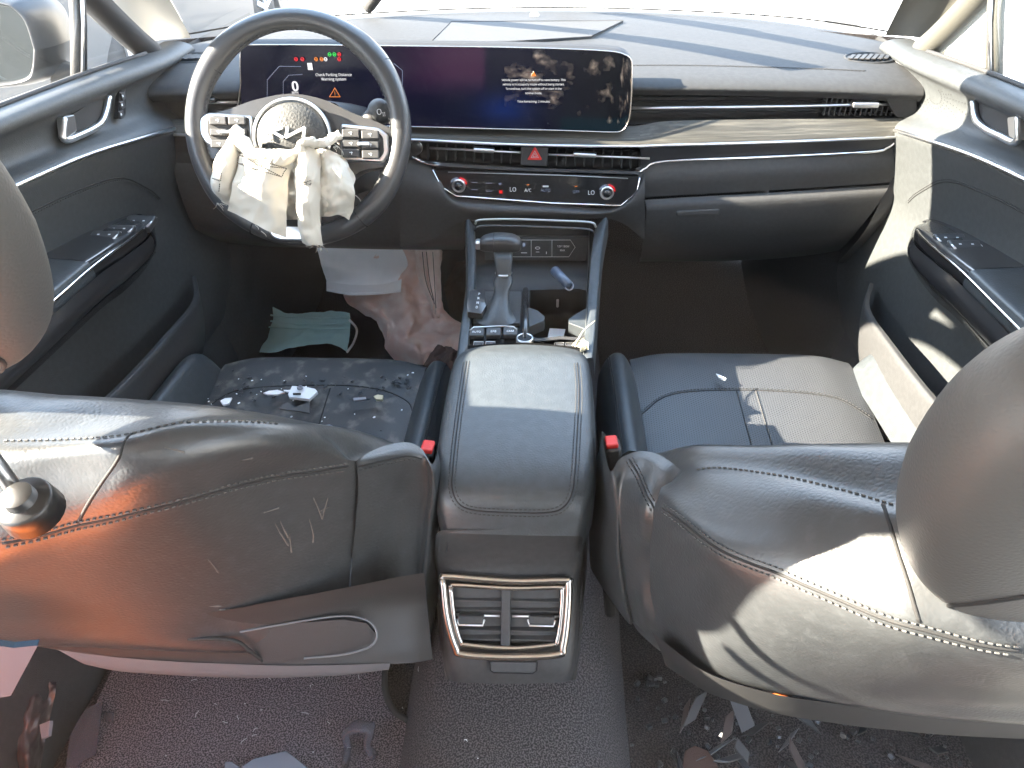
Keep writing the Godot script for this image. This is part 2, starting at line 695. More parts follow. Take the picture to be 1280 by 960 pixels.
func surroundings() -> void:
	var gm := PlaneMesh.new()
	gm.size = Vector2(300, 300)
	var dirt := grain(tri(mat(lin(0.42, 0.4, 0.37), 0.95), 0.7), noise_tex(512, 0.05, FastNoiseLite.TYPE_SIMPLEX, [], 6, 5), 2.0)
	var g := structure("ground", gm, dirt, "pale gravel lot outside the car")
	g.position.y = -0.42
	# kerb across the lot on the right
	var kb := thing("kerb", "low grey kerb on the gravel lot seen through the right window", "kerb", Vector3(6.6, -.42, -8))
	part("stone", rbox(Vector3(.18, .14, 30), .02), M.beige, kb, T(Vector3(6.6, -.36, -8)))
	# car parked to the left
	var pc := thing("parked_car", "grey car parked to the left, seen through the small front window", "car", Vector3(-3.1, -.42, -5.3))
	var prof := round_poly([Vector2(-2.3, .28), Vector2(-1.78, .25), Vector2(-1.74, .5), Vector2(-1.5, .68), Vector2(-1.28, .68), Vector2(-1.04, .5), Vector2(-1.0, .22), Vector2(1.0, .22), Vector2(1.04, .5), Vector2(1.28, .68), Vector2(1.5, .68), Vector2(1.74, .5), Vector2(1.78, .25), Vector2(2.25, .3), Vector2(2.3, .75), Vector2(1.9, .95), Vector2(1.35, 1.0), Vector2(.6, 1.42), Vector2(-.9, 1.45), Vector2(-1.6, 1.05), Vector2(-2.25, 1.0)], .08, 3)
	var turn := Basis(Vector3.UP, PI / 2)
	part("body", plate(prof, 1.7, .05), mat(lin(.03, .033, .036), .4), pc, T(Vector3(-2.7, -.42, -6.6), turn))
	part("side_glass", plate(round_poly([Vector2(-1.3, 1.0), Vector2(1.1, 1.0), Vector2(.5, 1.36), Vector2(-.8, 1.38)], .06, 3), .02, .005), M.gloss, pc, T(Vector3(-2.692, -.42, -6.6), turn))
	for z in [-1.39, 1.39]:
		var wh := part("wheel", lathe([Vector2(0, .1), Vector2(.2, .1), Vector2(.23, .11), Vector2(.32, .1), Vector2(.34, .04), Vector2(.34, -.1), Vector2(0, -.1)], 32), M.rubber, pc, T(Vector3(-2.83, -.08, -6.6 - z), Basis(Vector3.BACK, -PI / 2)))
		for k in 5:
			part("spoke", rbox(Vector3(.05, .21, .03), .01), M.silver, wh, T(Vector3(-2.72, -.08, -6.6 - z) + Basis(Vector3.RIGHT, TAU * k / 5) * Vector3(0, .11, 0), Basis(Vector3.RIGHT, TAU * k / 5) * turn))
	# door mirror
	var mi := thing("door_mirror", "dark door mirror outside the driver's window, its glass facing back", "door mirror", Vector3(-1.0, .93, -1.36))
	var ol := [[42, 60], [40, 85], [32, 97], [0, 103], [-70, 105], [-120, 92], [-130, 50], [-110, 8], [-50, -4], [0, 6], [16, 11], [31, 27], [42, 60]]
	var mp := [Vector3(-0.8452, 0.8544, -1.36), Vector3(-0.8605, 0.822, -1.36), Vector3(-0.8782, 0.8061, -1.36), Vector3(-0.9278, 0.7981, -1.36), Vector3(-1.0311, 0.7955, -1.36), Vector3(-1.0959, 0.813, -1.36), Vector3(-1.0835, 0.8679, -1.36), Vector3(-1.0299, 0.9199, -1.36), Vector3(-0.9405, 0.9339, -1.36), Vector3(-0.8771, 0.9216, -1.36), Vector3(-0.8575, 0.9155, -1.36), Vector3(-0.8446, 0.8958, -1.36), Vector3(-0.8452, 0.8544, -1.36)]
	var mc: Vector3 = Vector3(-0.9569, 0.8649, -1.36)
	var grow := func(k: float, dz: float, dy: float) -> Array:
		var o := []
		for q: Vector3 in mp:
			o.append(mc + (q - mc) * k + Vector3(0, dy, dz))
		return o
	part("mirror_glass", loft([grow.call(1.0, .0, 0.0), grow.call(.5, .001, 0.0), grow.call(.01, .0015, 0.0)], 3, 3), M.mirror, mi)
	part("housing", loft([grow.call(.98, -.004, 0.0), grow.call(1.06, .008, 0.0), grow.call(1.16, -.01, 0.0), grow.call(1.2, -.06, 0.0), grow.call(1.0, -.13, -.005), grow.call(.6, -.17, -.01), grow.call(.01, -.18, -.01)], 4, 5), M.housing, mi)
	part("foot", tube([mc + Vector3(.1, -.07, -.06), mc + Vector3(.22, -.11, -.07)], .03, 10), M.dark, mi)
	# wipers stopped half way across the glass
	for k in 2:
		var wp: Array = [[Vector3(-.40, .803, -2.0), Vector3(-.318, .88, -1.862), Vector3(-.2, .98, -1.69), Vector3(-.14, 1.09, -1.46)], [Vector3(.08, .82, -2.06), Vector3(.098, .93, -1.81), Vector3(.096, .984, -1.696), Vector3(.088, 1.05, -1.557)]][k]
		var w := thing("wiper", "windscreen wiper stopped upright in front of the steering wheel" if k == 0 else "shorter windscreen wiper stopped upright near the middle of the glass", "wiper", wp[0])
		part("blade", tube(cat(lift(wp, Vector3(0, .016, -.008)), 6), .0155, 8, false, .02 if k == 0 else .016), M.rubber, w)
		part("arm", tube(cat(lift([wp[0], (wp[1] + wp[2]) / 2.0], Vector3(0, .03, -.014)), 4), .008, 8), M.dark, w)

# a strip between two lines of points
func ribbon(a: Array, b: Array, n := 6) -> ArrayMesh:
	return loft([a, b], n, 4)

func body() -> void:
	# floor and tunnel
	structure("floor", loft([
		[Vector3(-.78, .10, -2.2), Vector3(-.4, .12, -2.2), Vector3(0, .14, -2.2), Vector3(.4, .12, -2.2), Vector3(.78, .10, -2.2)],
		[Vector3(-.78, .03, -1.9), Vector3(-.4, .02, -1.9), Vector3(0, .03, -1.9), Vector3(.4, .02, -1.9), Vector3(.78, .03, -1.9)],
		[Vector3(-.78, .03, -1.3), Vector3(-.4, .02, -1.3), Vector3(0, .03, -1.3), Vector3(.4, .02, -1.3), Vector3(.78, .03, -1.3)],
		[Vector3(-.78, .06, -.7), Vector3(-.4, .05, -.7), Vector3(0, .05, -.7), Vector3(.4, .05, -.7), Vector3(.78, .06, -.7)],
		[Vector3(-.78, .06, 0), Vector3(-.4, .05, 0), Vector3(0, .05, 0), Vector3(.4, .05, 0), Vector3(.78, .06, 0)],
		[Vector3(-.78, .3, .25), Vector3(-.4, .3, .25), Vector3(0, .3, .25), Vector3(.4, .3, .25), Vector3(.78, .3, .25)]], 6, 6), M.carpet, "dark carpeted car floor")
	structure("tunnel", loft([
		[Vector3(-.17, .04, -2.1), Vector3(-.13, .22, -2.1), Vector3(-.05, .3, -2.1), Vector3(.06, .3, -2.1), Vector3(.14, .22, -2.1), Vector3(.18, .04, -2.1)],
		[Vector3(-.17, .04, -1.2), Vector3(-.13, .2, -1.2), Vector3(-.05, .25, -1.2), Vector3(.06, .25, -1.2), Vector3(.14, .2, -1.2), Vector3(.18, .04, -1.2)],
		[Vector3(-.16, .06, -.72), Vector3(-.12, .17, -.72), Vector3(-.05, .21, -.72), Vector3(.06, .21, -.72), Vector3(.13, .17, -.72), Vector3(.17, .06, -.72)],
		[Vector3(-.16, .06, -.55), Vector3(-.125, .13, -.55), Vector3(-.06, .165, -.55), Vector3(.06, .165, -.55), Vector3(.13, .13, -.55), Vector3(.17, .06, -.55)],
		[Vector3(-.16, .06, .1), Vector3(-.125, .13, .1), Vector3(-.06, .16, .1), Vector3(.06, .16, .1), Vector3(.13, .13, .1), Vector3(.17, .06, .1)]], 6, 6), M.tunnel, "carpeted hump along the middle of the car floor")
	# firewall and footwell sides
	structure("firewall", loft([
		[Vector3(-.8, .1, -2.15), Vector3(0, .1, -2.18), Vector3(.8, .1, -2.15)],
		[Vector3(-.8, .45, -2.05), Vector3(0, .45, -2.1), Vector3(.8, .45, -2.05)],
		[Vector3(-.8, .79, -1.76), Vector3(0, .79, -2.12), Vector3(.8, .79, -1.76)]], 6, 5), M.tunnel, "dark front wall of the footwells")
	for s in [-1, 1]:
		structure("sill", loft([
			[Vector3(s * .74, .56, -1.66), Vector3(s * .72, .3, -1.62), Vector3(s * .70, .12, -1.6), Vector3(s * .69, .02, -1.6)],
			[Vector3(s * .73, .4, -1.3), Vector3(s * .70, .26, -1.3), Vector3(s * .665, .16, -1.3), Vector3(s * .63, .02, -1.3)],
			[Vector3(s * .73, .3, -.9), Vector3(s * .70, .24, -.9), Vector3(s * .665, .16, -.9), Vector3(s * .64, .02, -.9)],
			[Vector3(s * .73, .3, -.4), Vector3(s * .70, .24, -.4), Vector3(s * .68, .16, -.4), Vector3(s * .65, .02, -.4)],
			[Vector3(s * .73, .3, .2), Vector3(s * .70, .24, .2), Vector3(s * .68, .16, .2), Vector3(s * .65, .02, .2)]], 6, 6), M.plastic, "plastic door sill trim")
		structure("kick_panel", loft([
			[Vector3(s * .765, .79, -1.55), Vector3(s * .745, .79, -1.66), Vector3(s * .735, .79, -2.12)],
			[Vector3(s * .74, .3, -1.42), Vector3(s * .69, .3, -1.58), Vector3(s * .66, .3, -2.1)],
			[Vector3(s * .71, -.01, -1.36), Vector3(s * .645, -.01, -1.54), Vector3(s * .62, -.01, -2.16)]], 5, 5), M.plastic, "footwell side trim")
		# roof side rail, door pillar and rear side wall behind the front seats
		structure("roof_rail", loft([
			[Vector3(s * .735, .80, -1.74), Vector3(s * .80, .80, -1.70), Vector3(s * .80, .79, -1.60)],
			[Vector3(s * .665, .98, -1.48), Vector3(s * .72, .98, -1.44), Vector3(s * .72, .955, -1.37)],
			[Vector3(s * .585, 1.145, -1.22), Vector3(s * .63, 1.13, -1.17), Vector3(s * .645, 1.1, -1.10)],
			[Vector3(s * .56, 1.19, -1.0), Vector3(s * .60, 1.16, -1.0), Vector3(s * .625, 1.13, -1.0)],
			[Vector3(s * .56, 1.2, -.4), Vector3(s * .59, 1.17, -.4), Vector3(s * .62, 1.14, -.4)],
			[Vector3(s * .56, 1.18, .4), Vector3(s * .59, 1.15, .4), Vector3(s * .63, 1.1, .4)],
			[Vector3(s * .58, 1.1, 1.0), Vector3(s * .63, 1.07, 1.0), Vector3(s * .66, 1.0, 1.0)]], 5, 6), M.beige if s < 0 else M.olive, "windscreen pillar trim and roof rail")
		structure("door_pillar", loft([
			[Vector3(s * .625, 1.14, -.62), Vector3(s * .615, 1.14, -.5), Vector3(s * .62, 1.14, -.365)],
			[Vector3(s * .70, .9, -.705), Vector3(s * .69, .9, -.6), Vector3(s * .70, .9, -.495)],
			[Vector3(s * .73, .5, -.80), Vector3(s * .71, .5, -.66), Vector3(s * .73, .5, -.5)],
			[Vector3(s * .73, .1, -.80), Vector3(s * .71, .1, -.66), Vector3(s * .73, .1, -.5)]], 5, 6), M.beige, "pillar between front and rear door")
		if s < 0: structure("rear_side_wall", loft([
			[Vector3(s * .74, .79, -.5), Vector3(s * .74, .79, -.45), Vector3(s * .74, .79, -.4)],
			[Vector3(s * .70, .76, -.5), Vector3(s * .70, .76, -.45), Vector3(s * .70, .76, -.4)],
			[Vector3(s * .72, .05, -.5), Vector3(s * .72, .05, -.45), Vector3(s * .72, .05, -.4)]], 5, 5), M.plastic, "trim beside the rear door opening")
	structure("headliner", loft([
		[Vector3(-.585, 1.145, -1.2), Vector3(-.3, 1.19, -1.22), Vector3(0, 1.2, -1.23), Vector3(.3, 1.19, -1.22), Vector3(.585, 1.145, -1.2)],
		[Vector3(-.565, 1.19, -1.0), Vector3(-.3, 1.225, -1.0), Vector3(0, 1.235, -1.0), Vector3(.3, 1.225, -1.0), Vector3(.565, 1.19, -1.0)],
		[Vector3(-.565, 1.2, -.4), Vector3(-.3, 1.25, -.4), Vector3(0, 1.26, -.4), Vector3(.3, 1.25, -.4), Vector3(.565, 1.2, -.4)],
		[Vector3(-.565, 1.18, .4), Vector3(-.3, 1.23, .4), Vector3(0, 1.24, .4), Vector3(.3, 1.23, .4), Vector3(.565, 1.18, .4)],
		[Vector3(-.585, 1.1, 1.0), Vector3(-.3, 1.14, 1.0), Vector3(0, 1.15, 1.0), Vector3(.3, 1.14, 1.0), Vector3(.585, 1.1, 1.0)]], 5, 5), M.lining, "roof lining")
	# rear bench
	var rb := thing("rear_bench", "dark leather rear bench behind the two front seats", "bench", Vector3(0, .1, .3))
	part("cushion", loft([
		[Vector3(-.6, .1, .08), Vector3(-.3, .1, .06), Vector3(.3, .1, .06), Vector3(.6, .1, .08)], [Vector3(-.62, .35, .05), Vector3(-.3, .36, .03), Vector3(.3, .36, .03), Vector3(.62, .35, .05)], [Vector3(-.62, .36, .3), Vector3(-.3, .35, .3), Vector3(.3, .35, .3), Vector3(.62, .36, .3)]], 5, 5), M.leather, rb)
	part("backrest", loft([
		[Vector3(-.6, .35, .32), Vector3(-.3, .35, .3), Vector3(.3, .35, .3), Vector3(.6, .35, .32)], [Vector3(-.6, .6, .42), Vector3(-.3, .6, .4), Vector3(.3, .6, .4), Vector3(.6, .6, .42)],
		[Vector3(-.58, .9, .52), Vector3(-.3, .92, .5), Vector3(.3, .92, .5), Vector3(.58, .9, .52)], [Vector3(-.58, .9, .64), Vector3(-.3, .92, .64), Vector3(.3, .92, .64), Vector3(.58, .9, .64)]], 5, 5), M.leather, rb)
	var ob := thing("bounce_bag", "unseen added orange bag on the rear floor close behind the driver's seat", "bounce_bag", Vector3(-.45, .06, -.22))  # added out of view to bounce orange sunlight onto the driver's backrest
	part("sack", rough(rbox(Vector3(.52, .4, .32), .13, 8), .05, .6, 12), M.bounce_orange, ob, T(Vector3(-.45, .25, -.225), Basis(Vector3.RIGHT, .35)))
	part("tie", tube(circle(Vector3(-.45, .47, -.14), .035, Basis(Vector3.RIGHT, PI / 2), 16), .012, 6, true), M.bounce_orange, ob)
	# windscreen
	var ws := thing("windscreen", "windscreen glass above the dashboard with a black band along its foot", "windscreen")
	var foot := [Vector3(-.775, .80, -1.74), Vector3(-.60, .80, -1.93), Vector3(-.3, .80, -2.05), Vector3(0, .80, -2.09), Vector3(.3, .80, -2.05), Vector3(.60, .80, -1.93), Vector3(.775, .80, -1.74)]
	var head := [Vector3(-.60, 1.145, -1.2), Vector3(-.4, 1.18, -1.22), Vector3(-.2, 1.2, -1.23), Vector3(0, 1.205, -1.235), Vector3(.2, 1.2, -1.23), Vector3(.4, 1.18, -1.22), Vector3(.60, 1.145, -1.2)]
	part("pane", loft([foot, head], 4, 6), M.glass, ws)
	var band := []
	for i in 7:
		band.append((foot[i] as Vector3).lerp(head[i], 0.012) + Vector3(0, .001, .003))
	part("black_band", loft([lift(foot, Vector3(0, .001, .003)), band], 4, 2), M.dark, ws)

func dashboard() -> void:
	var d := thing("dashboard", "black dashboard with wood strip, air vents and glove box", "dashboard")
	# upper pad, from the windscreen foot to the rolled front edge
	var rows := []
	for k in 6:
		var r := []
		for i in 13:
			var t: float = [0.0, 0.35, 0.7, 0.93, 1.0, 1.0][k]
			var x := (-1.0 + i / 6.0) * lerpf(.81, .707, sqrt(t))
			var back := -2.14 + 0.33 * pow(absf(x) / 0.78, 2.6)
			var front := -1.45 + 0.02 * absf(x)
			var z: float = lerpf(back, front, t)
			var y: float = [0.790, 0.801, 0.797, 0.784, 0.768, 0.752][k]
			r.append(Vector3(x, y - 0.012 * pow(absf(x) / 0.72, 4), z - (0.012 if k == 5 else 0.0)))
		rows.append(r)
	part("top_pad", loft(rows, 5, 6), M.dash, d)
	var s := Surf.new(rows)
	seam(s, [Vector3(0.1952, 0.79, -1.5296), Vector3(0.2999, 0.79, -1.5287), Vector3(0.4173, 0.79, -1.5211), Vector3(0.5182, 0.79, -1.5138), Vector3(0.6249, 0.79, -1.5065)], d, [0.004], M.thread, 0.007, 0.0013)
	# raised perforated speaker cover in the middle
	part("speaker_cover", hull([Vector3(-0.2038, 0.8045, -1.6584), Vector3(-0.1867, 0.8045, -1.8898), Vector3(0.2047, 0.8045, -1.8903), Vector3(0.1271, 0.8045, -1.7182), Vector3(-0.0378, 0.8045, -1.6717)], .006), M.speaker, d)
	part("speaker_edge", tube([Vector3(-0.2038, 0.8045, -1.6584), Vector3(-0.1867, 0.8045, -1.8898), Vector3(0.2047, 0.8045, -1.8903), Vector3(0.1271, 0.8045, -1.7182)], .0012, 5), M.seam, d)
	part("sensor_dome", lathe([Vector2(0.011, 0), Vector2(0.01, 0.005), Vector2(0.006, 0.009), Vector2(0.0, 0.0105)], 16), M.clear, d, T(Vector3(0.0017, 0.8, -1.985)))
	# defroster grilles at both ends
	for c0 in [Vector3(0.6521, 0.79, -1.5792), Vector3(-0.6724, 0.79, -1.5933)]:
		var c: Vector3 = s.near(c0)[0] - Vector3(0, .001, 0)
		var v := part("defroster_vent", lathe([Vector2(0.0, 0.0015), Vector2(0.05, 0.0015), Vector2(0.053, 0.004), Vector2(0.057, 0.003), Vector2(0.06, -0.004)], 28), M.dash, d, T(c, Basis(Vector3.RIGHT, 0.1) * Basis().scaled(Vector3(0.85, 1, 0.55))))
		for i in 7:
			part("slat", rbox(Vector3(0.008, 0.002, 0.05 - 0.004 * absf(i - 3)), 0.0008, 1), M.dark, v, T(c + Vector3(-.033 + .011 * i, .0045, 0), Basis(Vector3.UP, -0.5)))
	# front face between the pad and the wood: dark vent recess over the full width
	part("vent_recess", loft([
		[Vector3(-0.6792, 0.7644, -1.447), Vector3(-0.5348, 0.7643, -1.447), Vector3(-0.1757, 0.7641, -1.447), Vector3(0.1903, 0.7639, -1.447), Vector3(0.4345, 0.7638, -1.447), Vector3(0.6821, 0.7636, -1.447)],
		[Vector3(-0.7022, 0.7479, -1.49), Vector3(-0.5532, 0.7478, -1.49), Vector3(-0.1825, 0.7477, -1.49), Vector3(0.1952, 0.7475, -1.49), Vector3(0.4473, 0.7475, -1.49), Vector3(0.6999, 0.7474, -1.49)],
		[Vector3(-0.7136, 0.7071, -1.49), Vector3(-0.5622, 0.7072, -1.49), Vector3(-0.1857, 0.703, -1.49), Vector3(0.1987, 0.7034, -1.49), Vector3(0.4546, 0.7066, -1.49), Vector3(0.7138, 0.7083, -1.49)],
		[Vector3(-0.6938, 0.7091, -1.445), Vector3(-0.5466, 0.7078, -1.445), Vector3(-0.1801, 0.6994, -1.445), Vector3(0.1949, 0.7028, -1.445), Vector3(0.4434, 0.7119, -1.445), Vector3(0.7055, 0.7136, -1.445)]], 4, 4), M.dark, d)
	for yy in [121, 127, 140]:
		part("slat", loft([[Vector3(0.1929, 0.7474, -1.462), Vector3(0.4409, 0.7474, -1.462), Vector3(0.6709, 0.7474, -1.462)], [Vector3(0.1945, 0.7457, -1.48), Vector3(0.4453, 0.7457, -1.48), Vector3(0.6779, 0.7456, -1.48)]], 4, 2) if yy == 121 else (loft([[Vector3(0.1935, 0.7388, -1.462), Vector3(0.4424, 0.7389, -1.462), Vector3(0.6732, 0.7389, -1.462)], [Vector3(0.1952, 0.737, -1.48), Vector3(0.4469, 0.7371, -1.48), Vector3(0.6802, 0.7371, -1.48)]], 4, 2) if yy == 127 else loft([[Vector3(0.1951, 0.7186, -1.462), Vector3(0.4458, 0.7202, -1.462), Vector3(0.6783, 0.7203, -1.462)], [Vector3(0.1968, 0.7166, -1.48), Vector3(0.4502, 0.7182, -1.48), Vector3(0.6854, 0.7183, -1.48)]], 4, 2)), M.plastic, d)
	part("vent_blade", tube([Vector3(0.1904, 0.73, -1.452), Vector3(0.3543, 0.7315, -1.452), Vector3(0.4989, 0.7337, -1.452), Vector3(0.5847, 0.7358, -1.452), Vector3(0.6843, 0.7373, -1.452)], 0.0028, 6), M.satin, d)
	part("vent_blade", tube([Vector3(-0.6187, 0.7399, -1.452), Vector3(-0.5419, 0.7399, -1.452)], 0.0028, 6), M.satin, d)
	part("vent_tab", rbox(Vector3(.048, .011, .02), .004), M.satin, d, T(Vector3(0.6124, 0.7386, -1.447)))
	part("vent_tab", rbox(Vector3(.03, .01, .02), .004), M.gloss, d, T(Vector3(-0.5966, 0.747, -1.447)))
	for i in 14:
		part("fin", rbox(Vector3(.003, .034, .02), .001, 1), M.plastic, d, T(Vector3(0.5496, 0.7297, -1.475) + Vector3(.0095 * i, 0, 0)))
	part("end_cap", hull([Vector3(0.6376, 0.7619, -1.443), Vector3(0.6961, 0.7632, -1.443), Vector3(0.7099, 0.7156, -1.443), Vector3(0.6756, 0.7156, -1.443), Vector3(0.6599, 0.7312, -1.443)], .03), M.dash, d)
	# wood strip, the ledge under the screen, and its bright edge
	part("wood_strip", loft([
		[Vector3(-0.6934, 0.7106, -1.445), Vector3(-0.5466, 0.7078, -1.445), Vector3(-0.3631, 0.7006, -1.445), Vector3(-0.2107, 0.6963, -1.445), Vector3(-0.0139, 0.6937, -1.445), Vector3(0.1879, 0.6984, -1.445), Vector3(0.2682, 0.7088, -1.445), Vector3(0.4869, 0.7119, -1.445), Vector3(0.7069, 0.7136, -1.445)],
		[Vector3(-0.6904, 0.6985, -1.43), Vector3(-0.5438, 0.6972, -1.43), Vector3(-0.3606, 0.693, -1.43), Vector3(-0.2091, 0.6888, -1.43), Vector3(-0.0135, 0.6818, -1.43), Vector3(0.1881, 0.6792, -1.43), Vector3(0.269, 0.6839, -1.43), Vector3(0.4871, 0.6916, -1.43), Vector3(0.7049, 0.7007, -1.43)],
		[Vector3(-0.6903, 0.6909, -1.425), Vector3(-0.5441, 0.6882, -1.425), Vector3(-0.3605, 0.6856, -1.425), Vector3(-0.209, 0.6814, -1.425), Vector3(-0.0133, 0.6729, -1.425), Vector3(0.1884, 0.6704, -1.425), Vector3(0.2696, 0.6728, -1.425), Vector3(0.4882, 0.68, -1.425), Vector3(0.7067, 0.6878, -1.425)]], 5, 4), M.wood, d)
	part("bright_trim", tube(cat([Vector3(-0.6891, 0.6882, -1.424), Vector3(-0.5443, 0.6855, -1.424), Vector3(-0.3607, 0.6829, -1.424), Vector3(-0.2091, 0.6787, -1.424), Vector3(-0.0133, 0.6702, -1.424), Vector3(0.1885, 0.6677, -1.424), Vector3(0.2698, 0.6702, -1.424), Vector3(0.4884, 0.6774, -1.424), Vector3(0.6895, 0.6866, -1.424)], 5), .0028, 8), M.satin, d)
	# dark band below it, then the lower bright line
	part("lower_band", loft([
		[Vector3(0.2116, 0.6627, -1.428), Vector3(0.2707, 0.6666, -1.428), Vector3(0.3882, 0.6707, -1.428), Vector3(0.49, 0.6746, -1.428), Vector3(0.6051, 0.6793, -1.428), Vector3(0.7089, 0.6839, -1.428)],
		[Vector3(0.2203, 0.6214, -1.435), Vector3(0.2744, 0.6401, -1.435), Vector3(0.3936, 0.6451, -1.435), Vector3(0.4966, 0.65, -1.435), Vector3(0.6133, 0.6549, -1.435), Vector3(0.7177, 0.6626, -1.435)]], 5, 3), M.band, d)
	part("lower_band", loft([
		[Vector3(-0.6936, 0.684, -1.428), Vector3(-0.6087, 0.6811, -1.428), Vector3(-0.516, 0.6798, -1.428), Vector3(-0.3623, 0.6786, -1.428), Vector3(-0.2709, 0.6758, -1.428), Vector3(-0.207, 0.6745, -1.428)],
		[Vector3(-0.7058, 0.6509, -1.435), Vector3(-0.6195, 0.6481, -1.435), Vector3(-0.5255, 0.6452, -1.435), Vector3(-0.3692, 0.6426, -1.435), Vector3(-0.2761, 0.6398, -1.435), Vector3(-0.2112, 0.6369, -1.435)]], 5, 3), M.band, d)
	part("lower_band", loft([
		[Vector3(-0.2099, 0.6393, -1.428), Vector3(-0.1518, 0.6333, -1.428), Vector3(-0.029, 0.6259, -1.428), Vector3(0.1087, 0.6218, -1.428), Vector3(0.2153, 0.6191, -1.428)], [Vector3(-0.1896, 0.636, -1.424), Vector3(-0.1516, 0.6284, -1.424), Vector3(-0.0289, 0.6211, -1.424), Vector3(0.1087, 0.617, -1.424), Vector3(0.2153, 0.6143, -1.424)]], 5, 3), M.gloss, d)
	part("lower_trim", tube(cat([Vector3(-0.2209, 0.6441, -1.432), Vector3(-0.1757, 0.6287, -1.432), Vector3(-0.0139, 0.6215, -1.432), Vector3(0.1931, 0.6161, -1.432), Vector3(0.2245, 0.6224, -1.432), Vector3(0.2594, 0.6365, -1.432), Vector3(0.4522, 0.6463, -1.432), Vector3(0.634, 0.6559, -1.432), Vector3(0.6681, 0.6649, -1.432), Vector3(0.6818, 0.6783, -1.432)], 5), .003, 8), M.chrome, d)
	# centre air vent
	part("center_vent_recess", loft([
		[Vector3(-0.2074, 0.6738, -1.43), Vector3(-0.0891, 0.6696, -1.43), Vector3(0.0015, 0.6638, -1.43), Vector3(0.1071, 0.661, -1.43), Vector3(0.2121, 0.6583, -1.43)], [Vector3(-0.2115, 0.6567, -1.47), Vector3(-0.0929, 0.6523, -1.47), Vector3(0.0005, 0.6479, -1.47), Vector3(0.1091, 0.6451, -1.47), Vector3(0.2141, 0.6423, -1.47)],
		[Vector3(-0.2107, 0.6283, -1.47), Vector3(-0.094, 0.6208, -1.47), Vector3(0.0005, 0.6147, -1.47), Vector3(0.1105, 0.612, -1.47), Vector3(0.2169, 0.6092, -1.47)], [Vector3(-0.2102, 0.6362, -1.428), Vector3(-0.0904, 0.6304, -1.428), Vector3(0.0016, 0.6245, -1.428), Vector3(0.1087, 0.6218, -1.428), Vector3(0.2151, 0.6207, -1.428)]], 4, 3), M.dark, d)
	for i in 24:
		var u := i / 23.0
		var c: Vector3 = Vector3(-0.1921, 0.6491, -1.45)
		var e: Vector3 = Vector3(0.2161, 0.6334, -1.45)
		if absf(u - .5) > .08:
			part("fin", rbox(Vector3(.0025, .028, .022), .001, 1), M.plastic, d, T(c.lerp(e, u)))
	part("vent_blade", tube([Vector3(-0.1857, 0.6611, -1.432), Vector3(-0.0897, 0.6568, -1.432), Vector3(-0.0107, 0.6525, -1.432)], .0022, 6), M.satin, d)
	part("vent_blade", tube([Vector3(0.0395, 0.6495, -1.432), Vector3(0.1229, 0.6468, -1.432), Vector3(0.2317, 0.6425, -1.432)], .0022, 6), M.satin, d)
	part("vent_tab", rbox(Vector3(.04, .008, .016), .003), M.satin, d, T(Vector3(-0.0817, 0.6596, -1.428), Basis(Vector3.BACK, -.05)))
	part("vent_tab", rbox(Vector3(.044, .008, .016), .003), M.satin, d, T(Vector3(0.1089, 0.6511, -1.428), Basis(Vector3.BACK, -.05)))
	var hz := part("hazard_button", rbox(Vector3(.052, .037, .03), .003), M.plastic, d, T(Vector3(0.0134, 0.6463, -1.444), Basis(Vector3.BACK, -.04)))
	var tri1 := round_poly([Vector2(-.0145, -.0115), Vector2(.0145, -.0115), Vector2(0, .0145)], .003)
	part("warning_triangle", plate(tri1, .003, .0008), M.red, hz, T(Vector3(0.0145, 0.6517, -1.4275)))
	part("warning_triangle", join([tube([Vector3(-.007, -.007, 0), Vector3(.007, -.007, 0), Vector3(0, .006, 0)], .0007, 4, true), tube([Vector3(-.0035, -.005, 0), Vector3(.0035, -.005, 0), Vector3(0, .0015, 0)], .0006, 4, true)]), M.print, hz, T(Vector3(0.0145, 0.6519, -1.4268)))
	# climate panel
	var cp := part("climate_panel", hull([Vector3(-0.1785, 0.6201, -1.425), Vector3(-0.0905, 0.6189, -1.425), Vector3(0.0631, 0.6133, -1.425), Vector3(0.2128, 0.6093, -1.425), Vector3(0.2107, 0.5791, -1.425), Vector3(0.1833, 0.553, -1.425), Vector3(0.0488, 0.5571, -1.425), Vector3(-0.1394, 0.5707, -1.425), Vector3(-0.1667, 0.5884, -1.425)], .02), M.gloss, d)
	part("panel_edge", tube([Vector3(-0.1814, 0.622, -1.424), Vector3(-0.1681, 0.5887, -1.424), Vector3(-0.1394, 0.5695, -1.424), Vector3(0.0488, 0.5558, -1.424), Vector3(0.1833, 0.5517, -1.424), Vector3(0.2122, 0.5779, -1.424), Vector3(0.2158, 0.6081, -1.424)], .0018, 6), M.chrome, cp)
	part("panel_edge", tube([Vector3(-0.1523, 0.6174, -1.424), Vector3(0.0631, 0.6121, -1.424), Vector3(0.1931, 0.6064, -1.424)], .0009, 5), M.silver, cp)
	for k in [Vector3(-0.1327, 0.5921, -1.424), Vector3(0.1544, 0.5792, -1.424)]:
		var kb := part("temperature_knob", lathe([Vector2(.0138, 0), Vector2(.0138, .005), Vector2(.0125, .0075), Vector2(.0098, .008), Vector2(.0095, .006), Vector2(.0, .006)], 28), M.satin, cp, T(k, Basis(Vector3.RIGHT, PI / 2)))
		part("knob_face", lathe([Vector2(.0, .012), Vector2(.006, .012), Vector2(.0075, .0105), Vector2(.0078, .005)], 20), M.gloss, kb, T(k, Basis(Vector3.RIGHT, PI / 2)))
		part("red_arc", tube(cat([k + Vector3(.003, .0155, .002), k + Vector3(.012, .0105, .002), k + Vector3(.0155, .002, .002)], 5), .0012, 5), M.lit_red, kb)
